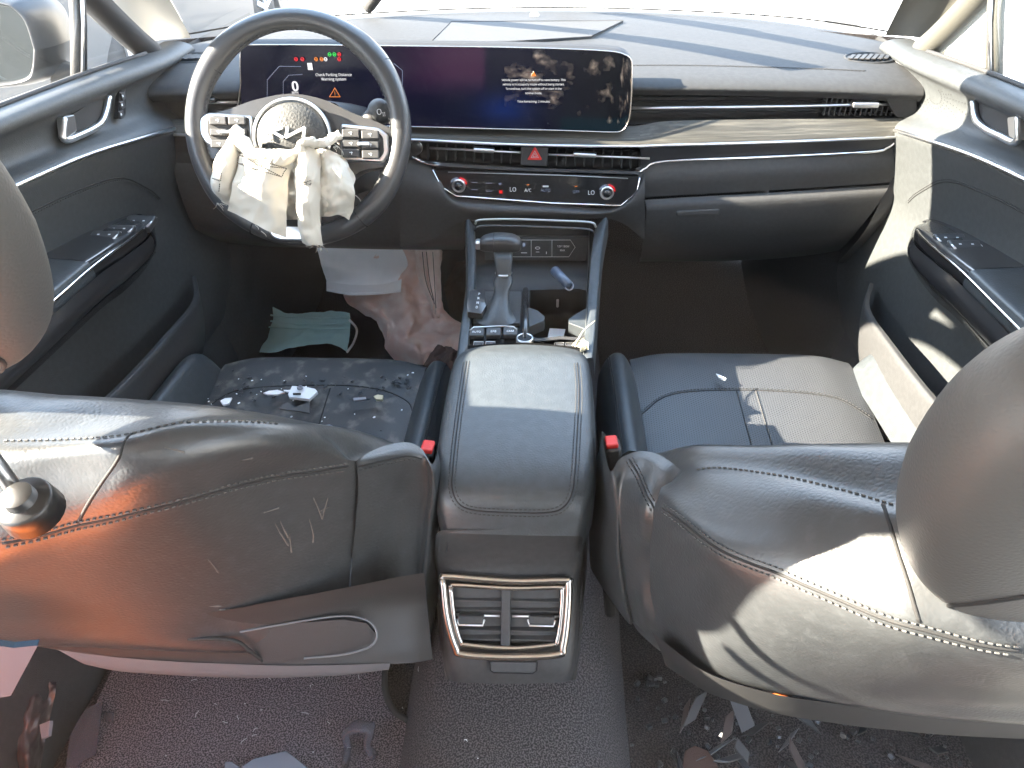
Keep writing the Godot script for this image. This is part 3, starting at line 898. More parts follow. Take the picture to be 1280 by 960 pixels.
		part("blue_arc", tube(cat([k + Vector3(-.0145, .0055, .002), k + Vector3(-.0105, .0115, .002), k + Vector3(-.002, .0155, .002)], 5), .0011, 5), M.lit_grey, kb)
	words("LO", .011, M.print, cp, T(Vector3(-0.0278, 0.5832, -1.4235)))
	words("LO", .011, M.print, cp, T(Vector3(0.1243, 0.5776, -1.4235)))
	words("A/C", .0085, M.print, cp, T(Vector3(0.0018, 0.5818, -1.4235)))
	words("AUTO", .0075, M.lit_grey, cp, T(Vector3(0.0359, 0.5819, -1.4235)))
	words("OFF", .0075, M.lit_grey, cp, T(Vector3(0.0949, 0.579, -1.4235)))
	for q in [[Vector3(-0.1021, 0.5973, -1.4235), 0], [Vector3(-0.0741, 0.5958, -1.4235), 0], [Vector3(-0.1026, 0.5828, -1.4235), 0], [Vector3(-0.0746, 0.5797, -1.4235), 0], [Vector3(-0.0525, 0.5943, -1.4235), 1], [Vector3(-0.0512, 0.5783, -1.4235), 2], [Vector3(0.0018, 0.593, -1.4235), 3], [Vector3(0.0945, 0.5903, -1.4235), 3], [Vector3(0.0358, 0.59, -1.4235), 4]]:
		var sz: Vector3 = [Vector3(.012, .0012, .0006), Vector3(.005, .004, .0006), Vector3(.006, .006, .0006), Vector3(.005, .0014, .0006), Vector3(.011, .003, .0006)][q[1]]
		part("panel_mark", rbox(sz, .0003, 1), [M.lit_grey, M.lit_grey, M.lit_red, M.lit_amber, M.print][q[1]], cp, T(q[0]))
	# lower fascia under the climate panel and down into the console
	part("center_fascia", loft([
		[Vector3(-0.2443, 0.6385, -1.43), Vector3(-0.1763, 0.6168, -1.43), Vector3(-0.1402, 0.5655, -1.43), Vector3(0.0489, 0.5518, -1.43), Vector3(0.184, 0.5477, -1.43), Vector3(0.2246, 0.6185, -1.43)],
		[Vector3(-0.2474, 0.5804, -1.415), Vector3(-0.1729, 0.5711, -1.415), Vector3(-0.116, 0.5452, -1.415), Vector3(0.0491, 0.5397, -1.415), Vector3(0.1616, 0.5404, -1.415), Vector3(0.2271, 0.5734, -1.415)],
		[Vector3(-0.2621, 0.455, -1.43), Vector3(-0.1944, 0.4733, -1.43), Vector3(-0.1187, 0.5172, -1.43), Vector3(0.0496, 0.5167, -1.43), Vector3(0.1685, 0.5209, -1.43), Vector3(0.2371, 0.477, -1.43)]], 5, 5), M.plastic, d)
	# glove box side
	part("lower_panel", loft([
		[Vector3(0.2083, 0.6218, -1.438), Vector3(0.2605, 0.6329, -1.438), Vector3(0.4539, 0.6443, -1.438), Vector3(0.6434, 0.6555, -1.438), Vector3(0.7179, 0.6809, -1.438)],
		[Vector3(0.2143, 0.5964, -1.43), Vector3(0.2927, 0.6062, -1.43), Vector3(0.4574, 0.6148, -1.43), Vector3(0.6338, 0.6248, -1.43), Vector3(0.7024, 0.6327, -1.43)],
		[Vector3(0.2206, 0.564, -1.435), Vector3(0.2976, 0.5693, -1.435), Vector3(0.4648, 0.5799, -1.435), Vector3(0.6287, 0.5918, -1.435), Vector3(0.6903, 0.5969, -1.435)]], 6, 4), M.plastic, d)
	var gb := part("glove_box", loft([
		[Vector3(0.2306, 0.5584, -1.437), Vector3(0.2985, 0.5637, -1.437), Vector3(0.4663, 0.5743, -1.437), Vector3(0.6307, 0.5864, -1.437), Vector3(0.6925, 0.5914, -1.437)],
		[Vector3(0.2347, 0.5373, -1.428), Vector3(0.2997, 0.5427, -1.428), Vector3(0.4682, 0.5519, -1.428), Vector3(0.6181, 0.5642, -1.428), Vector3(0.6816, 0.5694, -1.428)],
		[Vector3(0.2366, 0.468, -1.45), Vector3(0.3111, 0.4686, -1.45), Vector3(0.471, 0.4752, -1.45), Vector3(0.5956, 0.4884, -1.45), Vector3(0.6644, 0.4975, -1.45)],
		[Vector3(0.2461, 0.378, -1.54), Vector3(0.3336, 0.3789, -1.54), Vector3(0.4893, 0.3843, -1.54), Vector3(0.6074, 0.3968, -1.54), Vector3(0.673, 0.4088, -1.54)],
		[Vector3(0.2615, 0.3285, -1.66), Vector3(0.3555, 0.3294, -1.66), Vector3(0.5233, 0.3331, -1.66), Vector3(0.6416, 0.3445, -1.66), Vector3(0.7032, 0.3572, -1.66)]], 6, 5), M.plastic, d)
	part("handle_recess", rbox(Vector3(.1, .02, .012), .005), M.dark, gb, T(Vector3(0.3307, 0.5305, -1.438), Basis(Vector3.BACK, .05)))
	part("handle", rbox(Vector3(.085, .013, .012), .004), M.plastic, gb, T(Vector3(0.3353, 0.5363, -1.432), Basis(Vector3.BACK, .05)))
	part("side_cover", loft([
		[Vector3(0.693, 0.5935, -1.44), Vector3(0.707, 0.6293, -1.44), Vector3(0.7189, 0.6803, -1.44)], [Vector3(0.6699, 0.4934, -1.44), Vector3(0.7155, 0.5438, -1.44), Vector3(0.7287, 0.6155, -1.44)], [Vector3(0.6765, 0.3697, -1.55), Vector3(0.7491, 0.3897, -1.55), Vector3(0.7901, 0.4276, -1.55)]], 5, 5), M.plastic, d)
	# driver's side: lower dash, knee panel and the left end
	part("left_end", loft([
		[Vector3(-0.6948, 0.7077, -1.45), Vector3(-0.6416, 0.7078, -1.45), Vector3(-0.5486, 0.7064, -1.45)], [Vector3(-0.6959, 0.6772, -1.44), Vector3(-0.6459, 0.6758, -1.44), Vector3(-0.5522, 0.6745, -1.44)], [Vector3(-0.7083, 0.6095, -1.44), Vector3(-0.6562, 0.6048, -1.44), Vector3(-0.5682, 0.602, -1.44)], [Vector3(-0.7481, 0.4741, -1.5), Vector3(-0.7061, 0.4671, -1.5), Vector3(-0.6209, 0.4567, -1.5)]], 5, 5), M.plastic, d)
	part("knee_panel", loft([
		[Vector3(-0.6929, 0.6556, -1.445), Vector3(-0.5598, 0.6481, -1.445), Vector3(-0.4035, 0.6392, -1.445), Vector3(-0.216, 0.6335, -1.445), Vector3(-0.1342, 0.5581, -1.445)],
		[Vector3(-0.6946, 0.5969, -1.43), Vector3(-0.5676, 0.5894, -1.43), Vector3(-0.4088, 0.582, -1.43), Vector3(-0.2505, 0.5747, -1.43), Vector3(-0.1257, 0.5391, -1.43)],
		[Vector3(-0.6964, 0.4958, -1.45), Vector3(-0.5826, 0.4753, -1.45), Vector3(-0.4328, 0.4623, -1.45), Vector3(-0.2654, 0.4547, -1.45), Vector3(-0.1279, 0.4649, -1.45)],
		[Vector3(-0.7252, 0.4102, -1.56), Vector3(-0.5997, 0.3956, -1.56), Vector3(-0.4535, 0.393, -1.56), Vector3(-0.2899, 0.3906, -1.56), Vector3(-0.1453, 0.3919, -1.56)]], 6, 5), M.plastic, d)
	part("start_button", lathe([Vector2(.013, 0), Vector2(.013, .004), Vector2(.011, .006), Vector2(0, .0055)], 24), M.gloss, d, T(Vector3(-0.2113, 0.6632, -1.43), Basis(Vector3.RIGHT, PI / 2)))
	part("start_ring", tube(circle(Vector3(-0.2105, 0.6646, -1.4255), .012), .0008, 5, true), M.satin, d)
	# wiper stalk right of the wheel
	var stalk := part("wiper_stalk", tube([Vector3(-0.3013, 0.7135, -1.3108), Vector3(-0.2595, 0.7538, -1.2801), Vector3(-0.2391, 0.7691, -1.2674)], .013, 12, false, .019), M.plastic, d)
	part("stalk_knob", lathe([Vector2(0, .012), Vector2(.014, .011), Vector2(.019, .004), Vector2(.019, -.018), Vector2(.015, -.026), Vector2(0, -.026)], 20), M.pad, stalk, T(Vector3(-0.2355, 0.7737, -1.2647), frame(Vector3(.35, .1, .9).normalized()) * Basis(Vector3.RIGHT, PI / 2)))
	words("O", .012, M.print, stalk, T(Vector3(-0.235, 0.7776, -1.2504), frame(Vector3(.35, .1, .9).normalized())))
	words("II", .008, M.print, stalk, T(Vector3(-0.2271, 0.7744, -1.2485), frame(Vector3(.35, .1, .9).normalized())))

func circle(c: Vector3, r: float, b := Basis.IDENTITY, n := 28) -> Array:
	var o := []
	for i in n:
		o.append(c + b * Vector3(cos(TAU * i / n) * r, sin(TAU * i / n) * r, 0))
	return o

func display() -> void:
	var d := thing("display_screen", "wide curved black display joining instrument cluster and touch screen, dusty on its right half", "display screen")
	# outline in the plane of the glass, bent slightly in plan
	var a := [Vector3(-0.5124, 0.8417, -1.44), Vector3(-0.3414, 0.8413, -1.44), Vector3(-0.1623, 0.8381, -1.44), Vector3(0.0012, 0.835, -1.44), Vector3(0.1565, 0.8293, -1.44), Vector3(0.1797, 0.82, -1.44), Vector3(0.1863, 0.8066, -1.44)]
	var top := [Vector3(-0.5151, 0.8431, -1.44), Vector3(-0.3989, 0.8427, -1.44), Vector3(-0.2838, 0.8411, -1.44), Vector3(-0.1693, 0.8394, -1.44), Vector3(-0.0555, 0.8378, -1.44), Vector3(0.0577, 0.8349, -1.44), Vector3(0.1423, 0.8307, -1.44), Vector3(0.1708, 0.8253, -1.44), Vector3(0.1843, 0.8147, -1.44)]
	var mid := [Vector3(-0.5256, 0.7776, -1.433), Vector3(-0.4084, 0.7761, -1.433), Vector3(-0.2906, 0.7732, -1.433), Vector3(-0.1734, 0.7703, -1.433), Vector3(-0.0567, 0.7675, -1.433), Vector3(0.0594, 0.7646, -1.433), Vector3(0.1461, 0.7618, -1.433), Vector3(0.175, 0.7604, -1.433), Vector3(0.1881, 0.759, -1.433)]
	var bot := [Vector3(-0.5348, 0.7141, -1.428), Vector3(-0.4186, 0.7084, -1.428), Vector3(-0.298, 0.7041, -1.428), Vector3(-0.1777, 0.7014, -1.428), Vector3(-0.058, 0.6986, -1.428), Vector3(0.061, 0.6959, -1.428), Vector3(0.147, 0.6931, -1.428), Vector3(0.1735, 0.6946, -1.428), Vector3(0.1843, 0.7077, -1.428)]
	var face := loft([top, mid, bot], 4, 10)
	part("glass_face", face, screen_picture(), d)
	part("screen_shell", loft([top, lift(top, Vector3(0, -.004, -.022)), lift(bot, Vector3(0, .004, -.03)), bot], 4, 3), M.dark, d)
	var edge := top + [Vector3(0.1877, 0.7835, -1.4345), Vector3(0.1886, 0.729, -1.4292)]
	var back := bot.duplicate()
	back.reverse()
	part("frame", tube(cat(lift(edge + back + [Vector3(-0.5256, 0.7776, -1.433), Vector3(-0.5153, 0.8417, -1.44)], Vector3(0, 0, .001)), 3), .0014, 6), M.vent_metal, d)
	var b := Basis(Vector3.RIGHT, -0.08)
	var z := -1.4305
	words("0", .024, M.lit_white, d, T(Vector3(-0.4246, 0.7738, -1.431), b), "speed_number", true)
	words("MPH", .006, M.lit_white, d, T(Vector3(-0.4266, 0.7625, -1.431), b))
	words("Check Parking Distance", .0064, M.lit_white, d, T(Vector3(-0.3508, 0.7936, -1.432), b))
	words("Warning system", .0064, M.lit_white, d, T(Vector3(-0.3519, 0.786, -1.432), b))
	words("P", .011, M.lit_white, d, T(Vector3(-0.3198, 0.7321, -1.427), b))
	part("warning_triangle", tube([Vector3(-0.3633, 0.7558, -1.4295), Vector3(-0.3439, 0.7558, -1.4295), Vector3(-0.3516, 0.771, -1.4305)], .0011, 5, true), M.lit_amber, d)
	words("!", .009, M.lit_amber, d, T(Vector3(-0.3528, 0.7614, -1.4295), b))
	part("gauge_line", join([tube([Vector3(-0.481, 0.7524, -1.4315), Vector3(-0.4745, 0.7849, -1.4315), Vector3(-0.4479, 0.8083, -1.4315), Vector3(-0.4084, 0.8082, -1.4315)], .0006, 5), tube([Vector3(-0.4507, 0.7539, -1.4315), Vector3(-0.4454, 0.7821, -1.4315), Vector3(-0.433, 0.7931, -1.4315), Vector3(-0.4078, 0.7945, -1.4315)], .0005, 5), tube([Vector3(-0.2392, 0.8133, -1.4315), Vector3(-0.2245, 0.8011, -1.4315), Vector3(-0.2274, 0.7707, -1.4315)], .0006, 5)]), M.lit_grey, d)
	part("door_icon", rbox(Vector3(.009, .012, .0006), .0003, 1), M.lit_white, d, T(Vector3(-0.3919, 0.8079, -1.4325), b))
	for q in [[Vector3(-0.4156, 0.82, -1.4335), M.lit_red], [Vector3(-0.404, 0.82, -1.4335), M.lit_red], [Vector3(-0.3792, 0.8199, -1.4335), M.lit_amber], [Vector3(-0.3691, 0.8199, -1.4335), M.lit_amber], [Vector3(-0.3618, 0.8199, -1.4335), M.lit_white], [Vector3(-0.3372, 0.8198, -1.4335), M.lit_red], [Vector3(-0.3535, 0.8278, -1.434), M.lit_green], [Vector3(-0.3448, 0.8278, -1.434), M.lit_green], [Vector3(-0.3361, 0.8278, -1.434), M.lit_red]]:
		part("warning_light", join([tube(circle(Vector3.ZERO, .0028, Basis.IDENTITY, 10), .0007, 4, true), [rbox(Vector3(.0058, .0013, .0006), .0002, 1), T(Vector3.ZERO)]]), q[1], d, T(q[0], b))
	# right half: message
	part("warning_triangle", plate(PackedVector2Array([Vector2(-.005, -.004), Vector2(.005, -.004), Vector2(0, .005)]), .0006, .0001), M.lit_amber, d, T(Vector3(0.0114, 0.7942, -1.4335), b))
	var lines := ["Vehicle power will be turned off to save battery. This", "vehicle is in accessory mode without being started.", "To continue, turn the system off or start in the", "normal mode.", "", "Time Remaining: 2 minutes"]
	var where := [Vector3(0.0115, 0.7841, -1.4325), Vector3(0.0115, 0.7767, -1.432), Vector3(0.0116, 0.7692, -1.4315), Vector3(0.0116, 0.7617, -1.431), Vector3.ZERO, Vector3(0.0117, 0.7472, -1.43)]
	for i in 6:
		if lines[i]:
			words(lines[i], .0049, M.lit_white, d, T(where[i], b))

func screen_picture() -> StandardMaterial3D:      # panel picture with a pink and blue reflection painted in, and glass dust
	var w := 1024
	var h := 220
	var im := Image.create(w, h, false, Image.FORMAT_RGB8)
	var du := Image.create(w, h, false, Image.FORMAT_RGB8)
	var n := FastNoiseLite.new()
	n.seed = 7
	n.frequency = 0.012
	var n2 := FastNoiseLite.new()
	n2.seed = 9
	n2.frequency = 0.02
	n2.noise_type = FastNoiseLite.TYPE_CELLULAR
	n2.cellular_return_type = FastNoiseLite.RETURN_DISTANCE
	for y in h:
		for x in w:
			var u := float(x) / w
			var v := float(y) / h
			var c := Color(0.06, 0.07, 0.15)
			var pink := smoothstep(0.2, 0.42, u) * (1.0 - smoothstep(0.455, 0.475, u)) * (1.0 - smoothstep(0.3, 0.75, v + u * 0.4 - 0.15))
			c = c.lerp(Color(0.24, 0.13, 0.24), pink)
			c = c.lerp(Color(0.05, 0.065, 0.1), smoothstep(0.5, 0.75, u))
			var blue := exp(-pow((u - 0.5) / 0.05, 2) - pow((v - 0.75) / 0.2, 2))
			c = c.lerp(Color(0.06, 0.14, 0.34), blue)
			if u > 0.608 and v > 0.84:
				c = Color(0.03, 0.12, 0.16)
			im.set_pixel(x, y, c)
			var k := 0.0
			if u > 0.5:
				var blob := 1.0 - clampf(n2.get_noise_2d(x * 1.3, y * 1.3) + 1.0, 0.0, 1.0) * 1.6
				var zone := clampf(n.get_noise_2d(x, y) * 2.2 + 0.25 - absf(v - 0.33) * 1.5, 0, 1)
				k = clampf(blob * 2.0, 0, 1) * zone * .8 + 0.2 * zone
			k += 0.05
			du.set_pixel(x, y, Color(k * 0.92, k * 0.84, k * 0.78))
	var m := mat(lin(0.14, 0.14, 0.135), 0.2)
	m.albedo_texture = ImageTexture.create_from_image(du)
	m.metallic_specular = 0.25
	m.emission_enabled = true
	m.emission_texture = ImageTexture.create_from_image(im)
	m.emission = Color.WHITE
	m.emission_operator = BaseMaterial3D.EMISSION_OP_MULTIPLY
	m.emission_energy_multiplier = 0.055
	# the loft's uv is in metres
	m.uv1_scale = Vector3(1.0 / 0.735, 1.0 / 0.137, 1)
	return m

func steering() -> void:
	var c: Vector3 = Vector3(-0.3657, 0.755, -1.2264)
	var w := thing("steering_wheel", "black leather steering wheel with silver spoke frames and a torn airbag", "steering wheel", c)
	w.rotation.x = deg_to_rad(-24)
	var X := w.transform
	# rim, thicker at the grips
	var pts := []
	var ring := []
	for i in 96:
		var a := TAU * i / 96
		pts.append(Vector3(cos(a) * .1685, sin(a) * .1685, 0))
	for k in 97:
		var a := TAU * k / 96
		var grip := exp(-pow((absf(absf(fposmod(a + PI / 2, TAU) - PI) - PI / 2.0) - 0.75) / 0.28, 2))
		var r := .0165 + .0025 * grip
		for s in 15:
			var q := TAU * s / 14
			ring.append(Vector3(cos(a), sin(a), 0) * (.1685 + cos(q) * r) + Vector3(0, 0, sin(q) * r * 1.05))
	part("rim", grid_mesh(ring, 14, 96, .1, 1.06, true), M.rim, w, X)
	for a in [-2.05, -0.95, 0.62, 2.52]:
		part("rim_seam", tube(circle(Vector3(cos(a), sin(a), 0) * .1685, .0181, Basis(Vector3(cos(a), sin(a), 0), Vector3(0, 0, 1), Vector3(sin(a), -cos(a), 0)), 20), .0009, 5, true), M.seam, w, X)
	# inner stitching of the rim
	var rows := [[], []]
	for k in 130:
		var a := TAU * k / 130
		rows[0].append(Vector3(cos(a), sin(a), 0) * .1518 + Vector3(0, 0, .006))
		rows[1].append(-Vector3(cos(a), sin(a), -.3).normalized())
	stuff(part("stitching", stitch_mesh([rows], .008, .0045, .0008), M.thread, w, X))
	# hub body with shoulders
	var f := func(px: float, py: float) -> Vector2: return Vector2((px - 372.5) * .0013, (163 - py) * .00132)
	var bodyp := smooth_poly([f.call(250, 152), f.call(290, 138), f.call(325, 127), f.call(366, 121), f.call(405, 127), f.call(440, 142), f.call(492, 164), f.call(494, 200), f.call(450, 212), f.call(420, 232), f.call(368, 240), f.call(320, 232), f.call(300, 210), f.call(252, 190)], 5)
	part("hub", plate(bodyp, .035, .006), M.rim, w, X * T(Vector3(0, 0, .004)))
	var cover := []
	for j in 9:
		for i in 33:
			var t := TAU * i / 32
			var r := .0645 * sin(PI / 2 * j / 8.0)
			cover.append(Vector3(cos(t) * r, sin(t) * r * .92 + .0, .03 * cos(PI / 2 * j / 8.0) + .006))
	part("airbag_cover", grid_mesh(cover, 32, 8, .4, .1, true), M.cover, w, X * T(Vector3(-.004, -.013, 0)))
	var arc := []
	for i in 40:
		var t := -0.35 + (PI + 0.7) * i / 39
		arc.append(Vector3(cos(t) * .0615, sin(t) * .0575, .0185) + Vector3(-.004, -.012, 0))
	part("hub_ring", tube(arc, .0028, 8), M.satin, w, X)
	# the maker's letters: slanted strokes joined into one line
	var lg := [[Vector2(-.06, 0), Vector2(.06, 1)], [Vector2(.0, .42), Vector2(.86, 1)], [Vector2(.3, .6), Vector2(.9, 0)], [Vector2(1.12, 0), Vector2(1.2, 1)], [Vector2(1.12, 0), Vector2(2.2, 1)], [Vector2(2.2, 1), Vector2(2.14, 0)]]
	var bars := []
	for q in lg:
		var p0 := Vector3(q[0].x * .027 - .029, q[0].y * .0145, 0)
		var p1 := Vector3(q[1].x * .027 - .029, q[1].y * .0145, 0)
		if p0.distance_to(p1) > .001:
			var dir := (p1 - p0).normalized()
			bars.append([rbox(Vector3(p0.distance_to(p1) + .003, .0042, .004), .0012, 2), Transform3D(Basis(dir, Vector3(-dir.y, dir.x, 0), Vector3(0, 0, 1)), (p0 + p1) / 2.0)])
	part("logo", join(bars), M.logo, w, X * T(Vector3(-.008, -.0155, .0378), Basis(Vector3.RIGHT, -.05)))
	# spoke frames with their buttons
	for s in [-1, 1]:
		var o: Array = [f.call(252, 150), f.call(262, 143), f.call(318, 147), f.call(318, 192), f.call(290, 190), f.call(258, 180), f.call(251, 168)] if s < 0 else [f.call(428, 156), f.call(476, 161), f.call(487, 169), f.call(488, 192), f.call(480, 202), f.call(428, 199)]
		var fr := part("spoke_frame", plate(round_poly(o, .006, 5), .012, .0025), M.satin, w, X * T(Vector3(0, 0, .0115)))
		var o2: Array = [f.call(263, 151), f.call(270, 147), f.call(315, 149), f.call(315, 187), f.call(288, 185), f.call(266, 177), f.call(261, 166)] if s < 0 else [f.call(430, 160), f.call(472, 164), f.call(481, 171), f.call(482, 190), f.call(476, 197), f.call(430, 195)]
		part("button_well", plate(round_poly(o2, .005, 5), .006, .0008), M.dark, fr, X * T(Vector3(0, 0, .0135)))
		for r in 3:
			for k in 2:
				var px: float = ([277, 301] if s < 0 else [442, 466])[k]
				var py: float = ([153.5, 167, 180.5] if s < 0 else [168, 180, 191])[r] + (1.5 if k == 1 and s > 0 else 0.0)
				var bt := part("button", rbox(Vector3(.028, .013 if r != 1 else .011, .006), .002), M.plastic, fr, X * T(Vector3(f.call(px, py).x, f.call(px, py).y, .0155)))
				part("button_symbol", join([[rbox(Vector3(.0055, .0012, .0006), .0002, 1), T(Vector3(0, .001, 0))], [rbox(Vector3(.0012, .0045, .0006), .0002, 1), T(Vector3(.001, 0, 0))]]), M.print, fr, X * T(Vector3(f.call(px, py).x, f.call(px, py).y, .0187)))
		part("roller", rbox(Vector3(.02, .007, .009), .003), M.satin, fr, X * T(Vector3(f.call(288 if s < 0 else 458, 167 if s < 0 else 180).x, f.call(0, 167 if s < 0 else 180.5).y, .0175)))
	# lower spoke
	part("lower_spoke", plate(round_poly([f.call(345, 240), f.call(395, 240), f.call(400, 290), f.call(385, 296), f.call(345, 296), f.call(333, 288)], .01, 5), .02, .003), M.satin, w, X * T(Vector3(0, 0, .02)))
	part("spoke_insert", plate(round_poly([f.call(349, 238), f.call(392, 238), f.call(392, 279), f.call(345, 279)], .008, 5), .006, .002), M.plastic, w, X * T(Vector3(0, 0, .0235)))
	# column shroud behind
	part("column_shroud", loft([
		[Vector3(-.062, .0, -.05), Vector3(-.05, .05, -.05), Vector3(.05, .05, -.05), Vector3(.062, 0, -.05), Vector3(.05, -.06, -.05), Vector3(-.05, -.06, -.05), Vector3(-.062, .0, -.05)],
		[Vector3(-.08, .0, -.22), Vector3(-.07, .07, -.22), Vector3(.07, .07, -.22), Vector3(.08, 0, -.22), Vector3(.07, -.08, -.22), Vector3(-.07, -.08, -.22), Vector3(-.08, .0, -.22)]], 4, 4), M.plastic, w, X)

func crumple(amp: float, freq: float, seed_: int, dir: Vector3) -> Array:
	return [amp, freq * 0.1, seed_, dir]

func airbag() -> void:
	var c: Vector3 = Vector3(-0.3657, 0.755, -1.2264)
	var X := T(c, Basis(Vector3.RIGHT, deg_to_rad(-24)))
	var a := thing("deflated_airbag", "torn white airbag cloth hanging from the middle of the steering wheel", "airbag", X.origin)
	a.basis = X.basis
	var P := func(px: float, py: float, z: float) -> Vector3: return Vector3((px - 372.5) * .00128, (158.5 - py) * .0013, z * 1.22 + .012)
	var R := func(s: String) -> Array:
		var rows := []
		for l in s.split("|"):
			var r := []
			for t in l.strip_edges().split(" ", false):
				var v := t.split_floats(",")
				r.append(P.call(v[0], v[1], v[2]))
			rows.append(r)
		return rows
	var out := Vector3(0, 0, 1)
	# left lump: a folded airbag end
	part("left_lobe", loft(R.call("300,163,.02 306,160,.035 316,166,.04 320,178,.025|290,186,.02 300,184,.055 312,186,.058 320,196,.03|281,208,.02 291,206,.06 308,210,.066 322,216,.03|272,230,.02 283,232,.055 302,238,.06 320,240,.028|276,242,.015 290,250,.03 304,254,.035 314,250,.02"), 10, 10, crumple(.014, 1.8, 3, out)), M.cloth, a, X)
	# middle flap with its sewn box
	part("middle_flap", loft(R.call("318,186,.03 340,190,.05 362,194,.05 386,196,.03|320,196,.055 340,201,.06 361,207,.06 379,213,.05|314,222,.062 335,226,.068 356,232,.066 376,238,.055|308,244,.06 330,248,.066 352,254,.066 374,262,.055|299,258,.05 322,268,.056 348,281,.06 370,290,.05"), 10, 8, crumple(.012, 1.5, 5, out)), M.cloth, a, X)
	# right strap
	part("right_strap", loft(R.call("384,196,.03 394,186,.055 404,184,.055 414,190,.035|384,215,.05 393,212,.066 405,212,.066 416,214,.045|386,240,.055 394,240,.068 406,240,.068 415,240,.05|386,270,.05 394,270,.06 405,270,.06 413,268,.048|388,296,.045 396,299,.05 405,298,.05 413,299,.042"), 9, 10, crumple(.012, 2.0, 8, out)), M.cloth, a, X)
	# crumpled right side
	part("right_flap", loft(R.call("408,188,.03 420,186,.045 432,190,.045 442,200,.03|412,208,.042 424,208,.052 440,212,.05 450,222,.03|414,230,.044 428,230,.05 442,232,.048 453,238,.028|413,250,.04 424,252,.045 436,254,.04 447,254,.025|413,264,.03 422,264,.032 432,262,.03 440,268,.02"), 9, 9, crumple(.02, 1.9, 11, out)), M.cloth, a, X)
	# gathered cloth behind the strips
	part("inner_bag", loft(R.call("296,180,.015 330,188,.03 370,192,.03 410,184,.025 432,190,.012|284,205,.02 325,208,.045 365,212,.045 410,208,.04 446,212,.012|280,232,.018 322,236,.045 364,240,.045 412,238,.04 446,236,.012|292,252,.012 326,262,.03 364,268,.03 410,264,.025 436,258,.01"), 12, 10, crumple(.03, 2.2, 31, out)), M.cloth, a, X)
	# torn rolls along the upper edge
	for q in [[[P.call(309, 166, .03), P.call(318, 180, .045), P.call(334, 191, .052), P.call(354, 194, .054)], .0115], [[P.call(346, 193, .054), P.call(366, 197, .056), P.call(384, 195, .056), P.call(398, 184, .054)], .011], [[P.call(384, 196, .045), P.call(393, 184, .055), P.call(402, 178, .058), P.call(412, 184, .05)], .007], [[P.call(408, 182, .05), P.call(422, 181, .05), P.call(433, 174, .045), P.call(441, 171, .04)], .006]]:
		var tb := tube(cat(q[0], 8), q[1], 10)
		part("torn_edge", rough(tb, .009, 2.4, 17), M.cloth, a, X)
	# frayed threads
	var rng := RandomNumberGenerator.new()
	rng.seed = 5
	var fr := []
	for i in 46:
		var p: Vector3 = [P.call(372 - rng.randf() * 40, 284 - rng.randf() * 14, .052), P.call(388 + rng.randf() * 25, 298, .045), P.call(440 + rng.randf() * 12, 215 + rng.randf() * 45, .03), P.call(276 + rng.randf() * 30, 245 + rng.randf() * 6, .03), P.call(425 + rng.randf() * 16, 176 + rng.randf() * 10, .045)][i % 5]
		var dv := Vector3(rng.randf_range(-.008, .012), rng.randf_range(-.014, .002), rng.randf_range(-.004, .006))
		fr.append(tube(cat([p, p + dv * .6 + Vector3(.002, 0, .001), p + dv], 3), .0004, 4))
	stuff(part("loose_thread", join(fr), M.cloth, a, X))
	var sb := func(px: float, py: float, z: float) -> Vector3: return P.call(px, py, z)
	var bx := [sb.call(323, 195, .063), sb.call(379, 210, .062), sb.call(374, 220, .066), sb.call(322, 205, .068)]
	var rows := []
	for e in [[0, 1], [1, 2], [2, 3], [3, 0], [0, 2], [1, 3]]:
		var ee := even([bx[e[0]], (bx[e[0]] + bx[e[1]]) / 2.0 + Vector3(0, 0, .004), bx[e[1]]], .0032)
		var nn := []
		for i in ee:
			nn.append(out)
		rows.append([ee, nn])
	for e in [[291, 212, 304, 216], [304, 216, 302, 226], [292, 222, 303, 226], [301, 228, 299, 240], [396, 224, 412, 230], [396, 230, 413, 227], [398, 228, 410, 224]]:
		var z := .071 if e[0] > 350 else .073
		var ee := even([sb.call(e[0], e[1], z), sb.call(e[2], e[3], z)], .0032)
		var nn := []
		for i in ee:
			nn.append(out)
		rows.append([ee, nn])
	stuff(part("black_stitching", stitch_mesh(rows, .0032, .0028, .0007), M.thread_black, a, X))

func rough(m: Mesh, amp: float, freq: float, seed_: int) -> ArrayMesh:     # push the vertices of a mesh about with noise
	var mt := MeshDataTool.new()
	mt.create_from_surface(m, 0)
	var n := FastNoiseLite.new()
	n.seed = seed_
	n.frequency = freq * 0.1
	for i in mt.get_vertex_count():
		var v := mt.get_vertex(i)
		mt.set_vertex(i, v + Vector3(n.get_noise_3dv(v * 100.0), n.get_noise_3dv(v * 100.0 + Vector3(50, 0, 0)), n.get_noise_3dv(v * 100.0 + Vector3(0, 50, 0))) * amp)
	var o := ArrayMesh.new()
	mt.commit_to_surface(o)
	var st := SurfaceTool.new()
	st.create_from(o, 0)
	st.generate_normals()
	return st.commit()

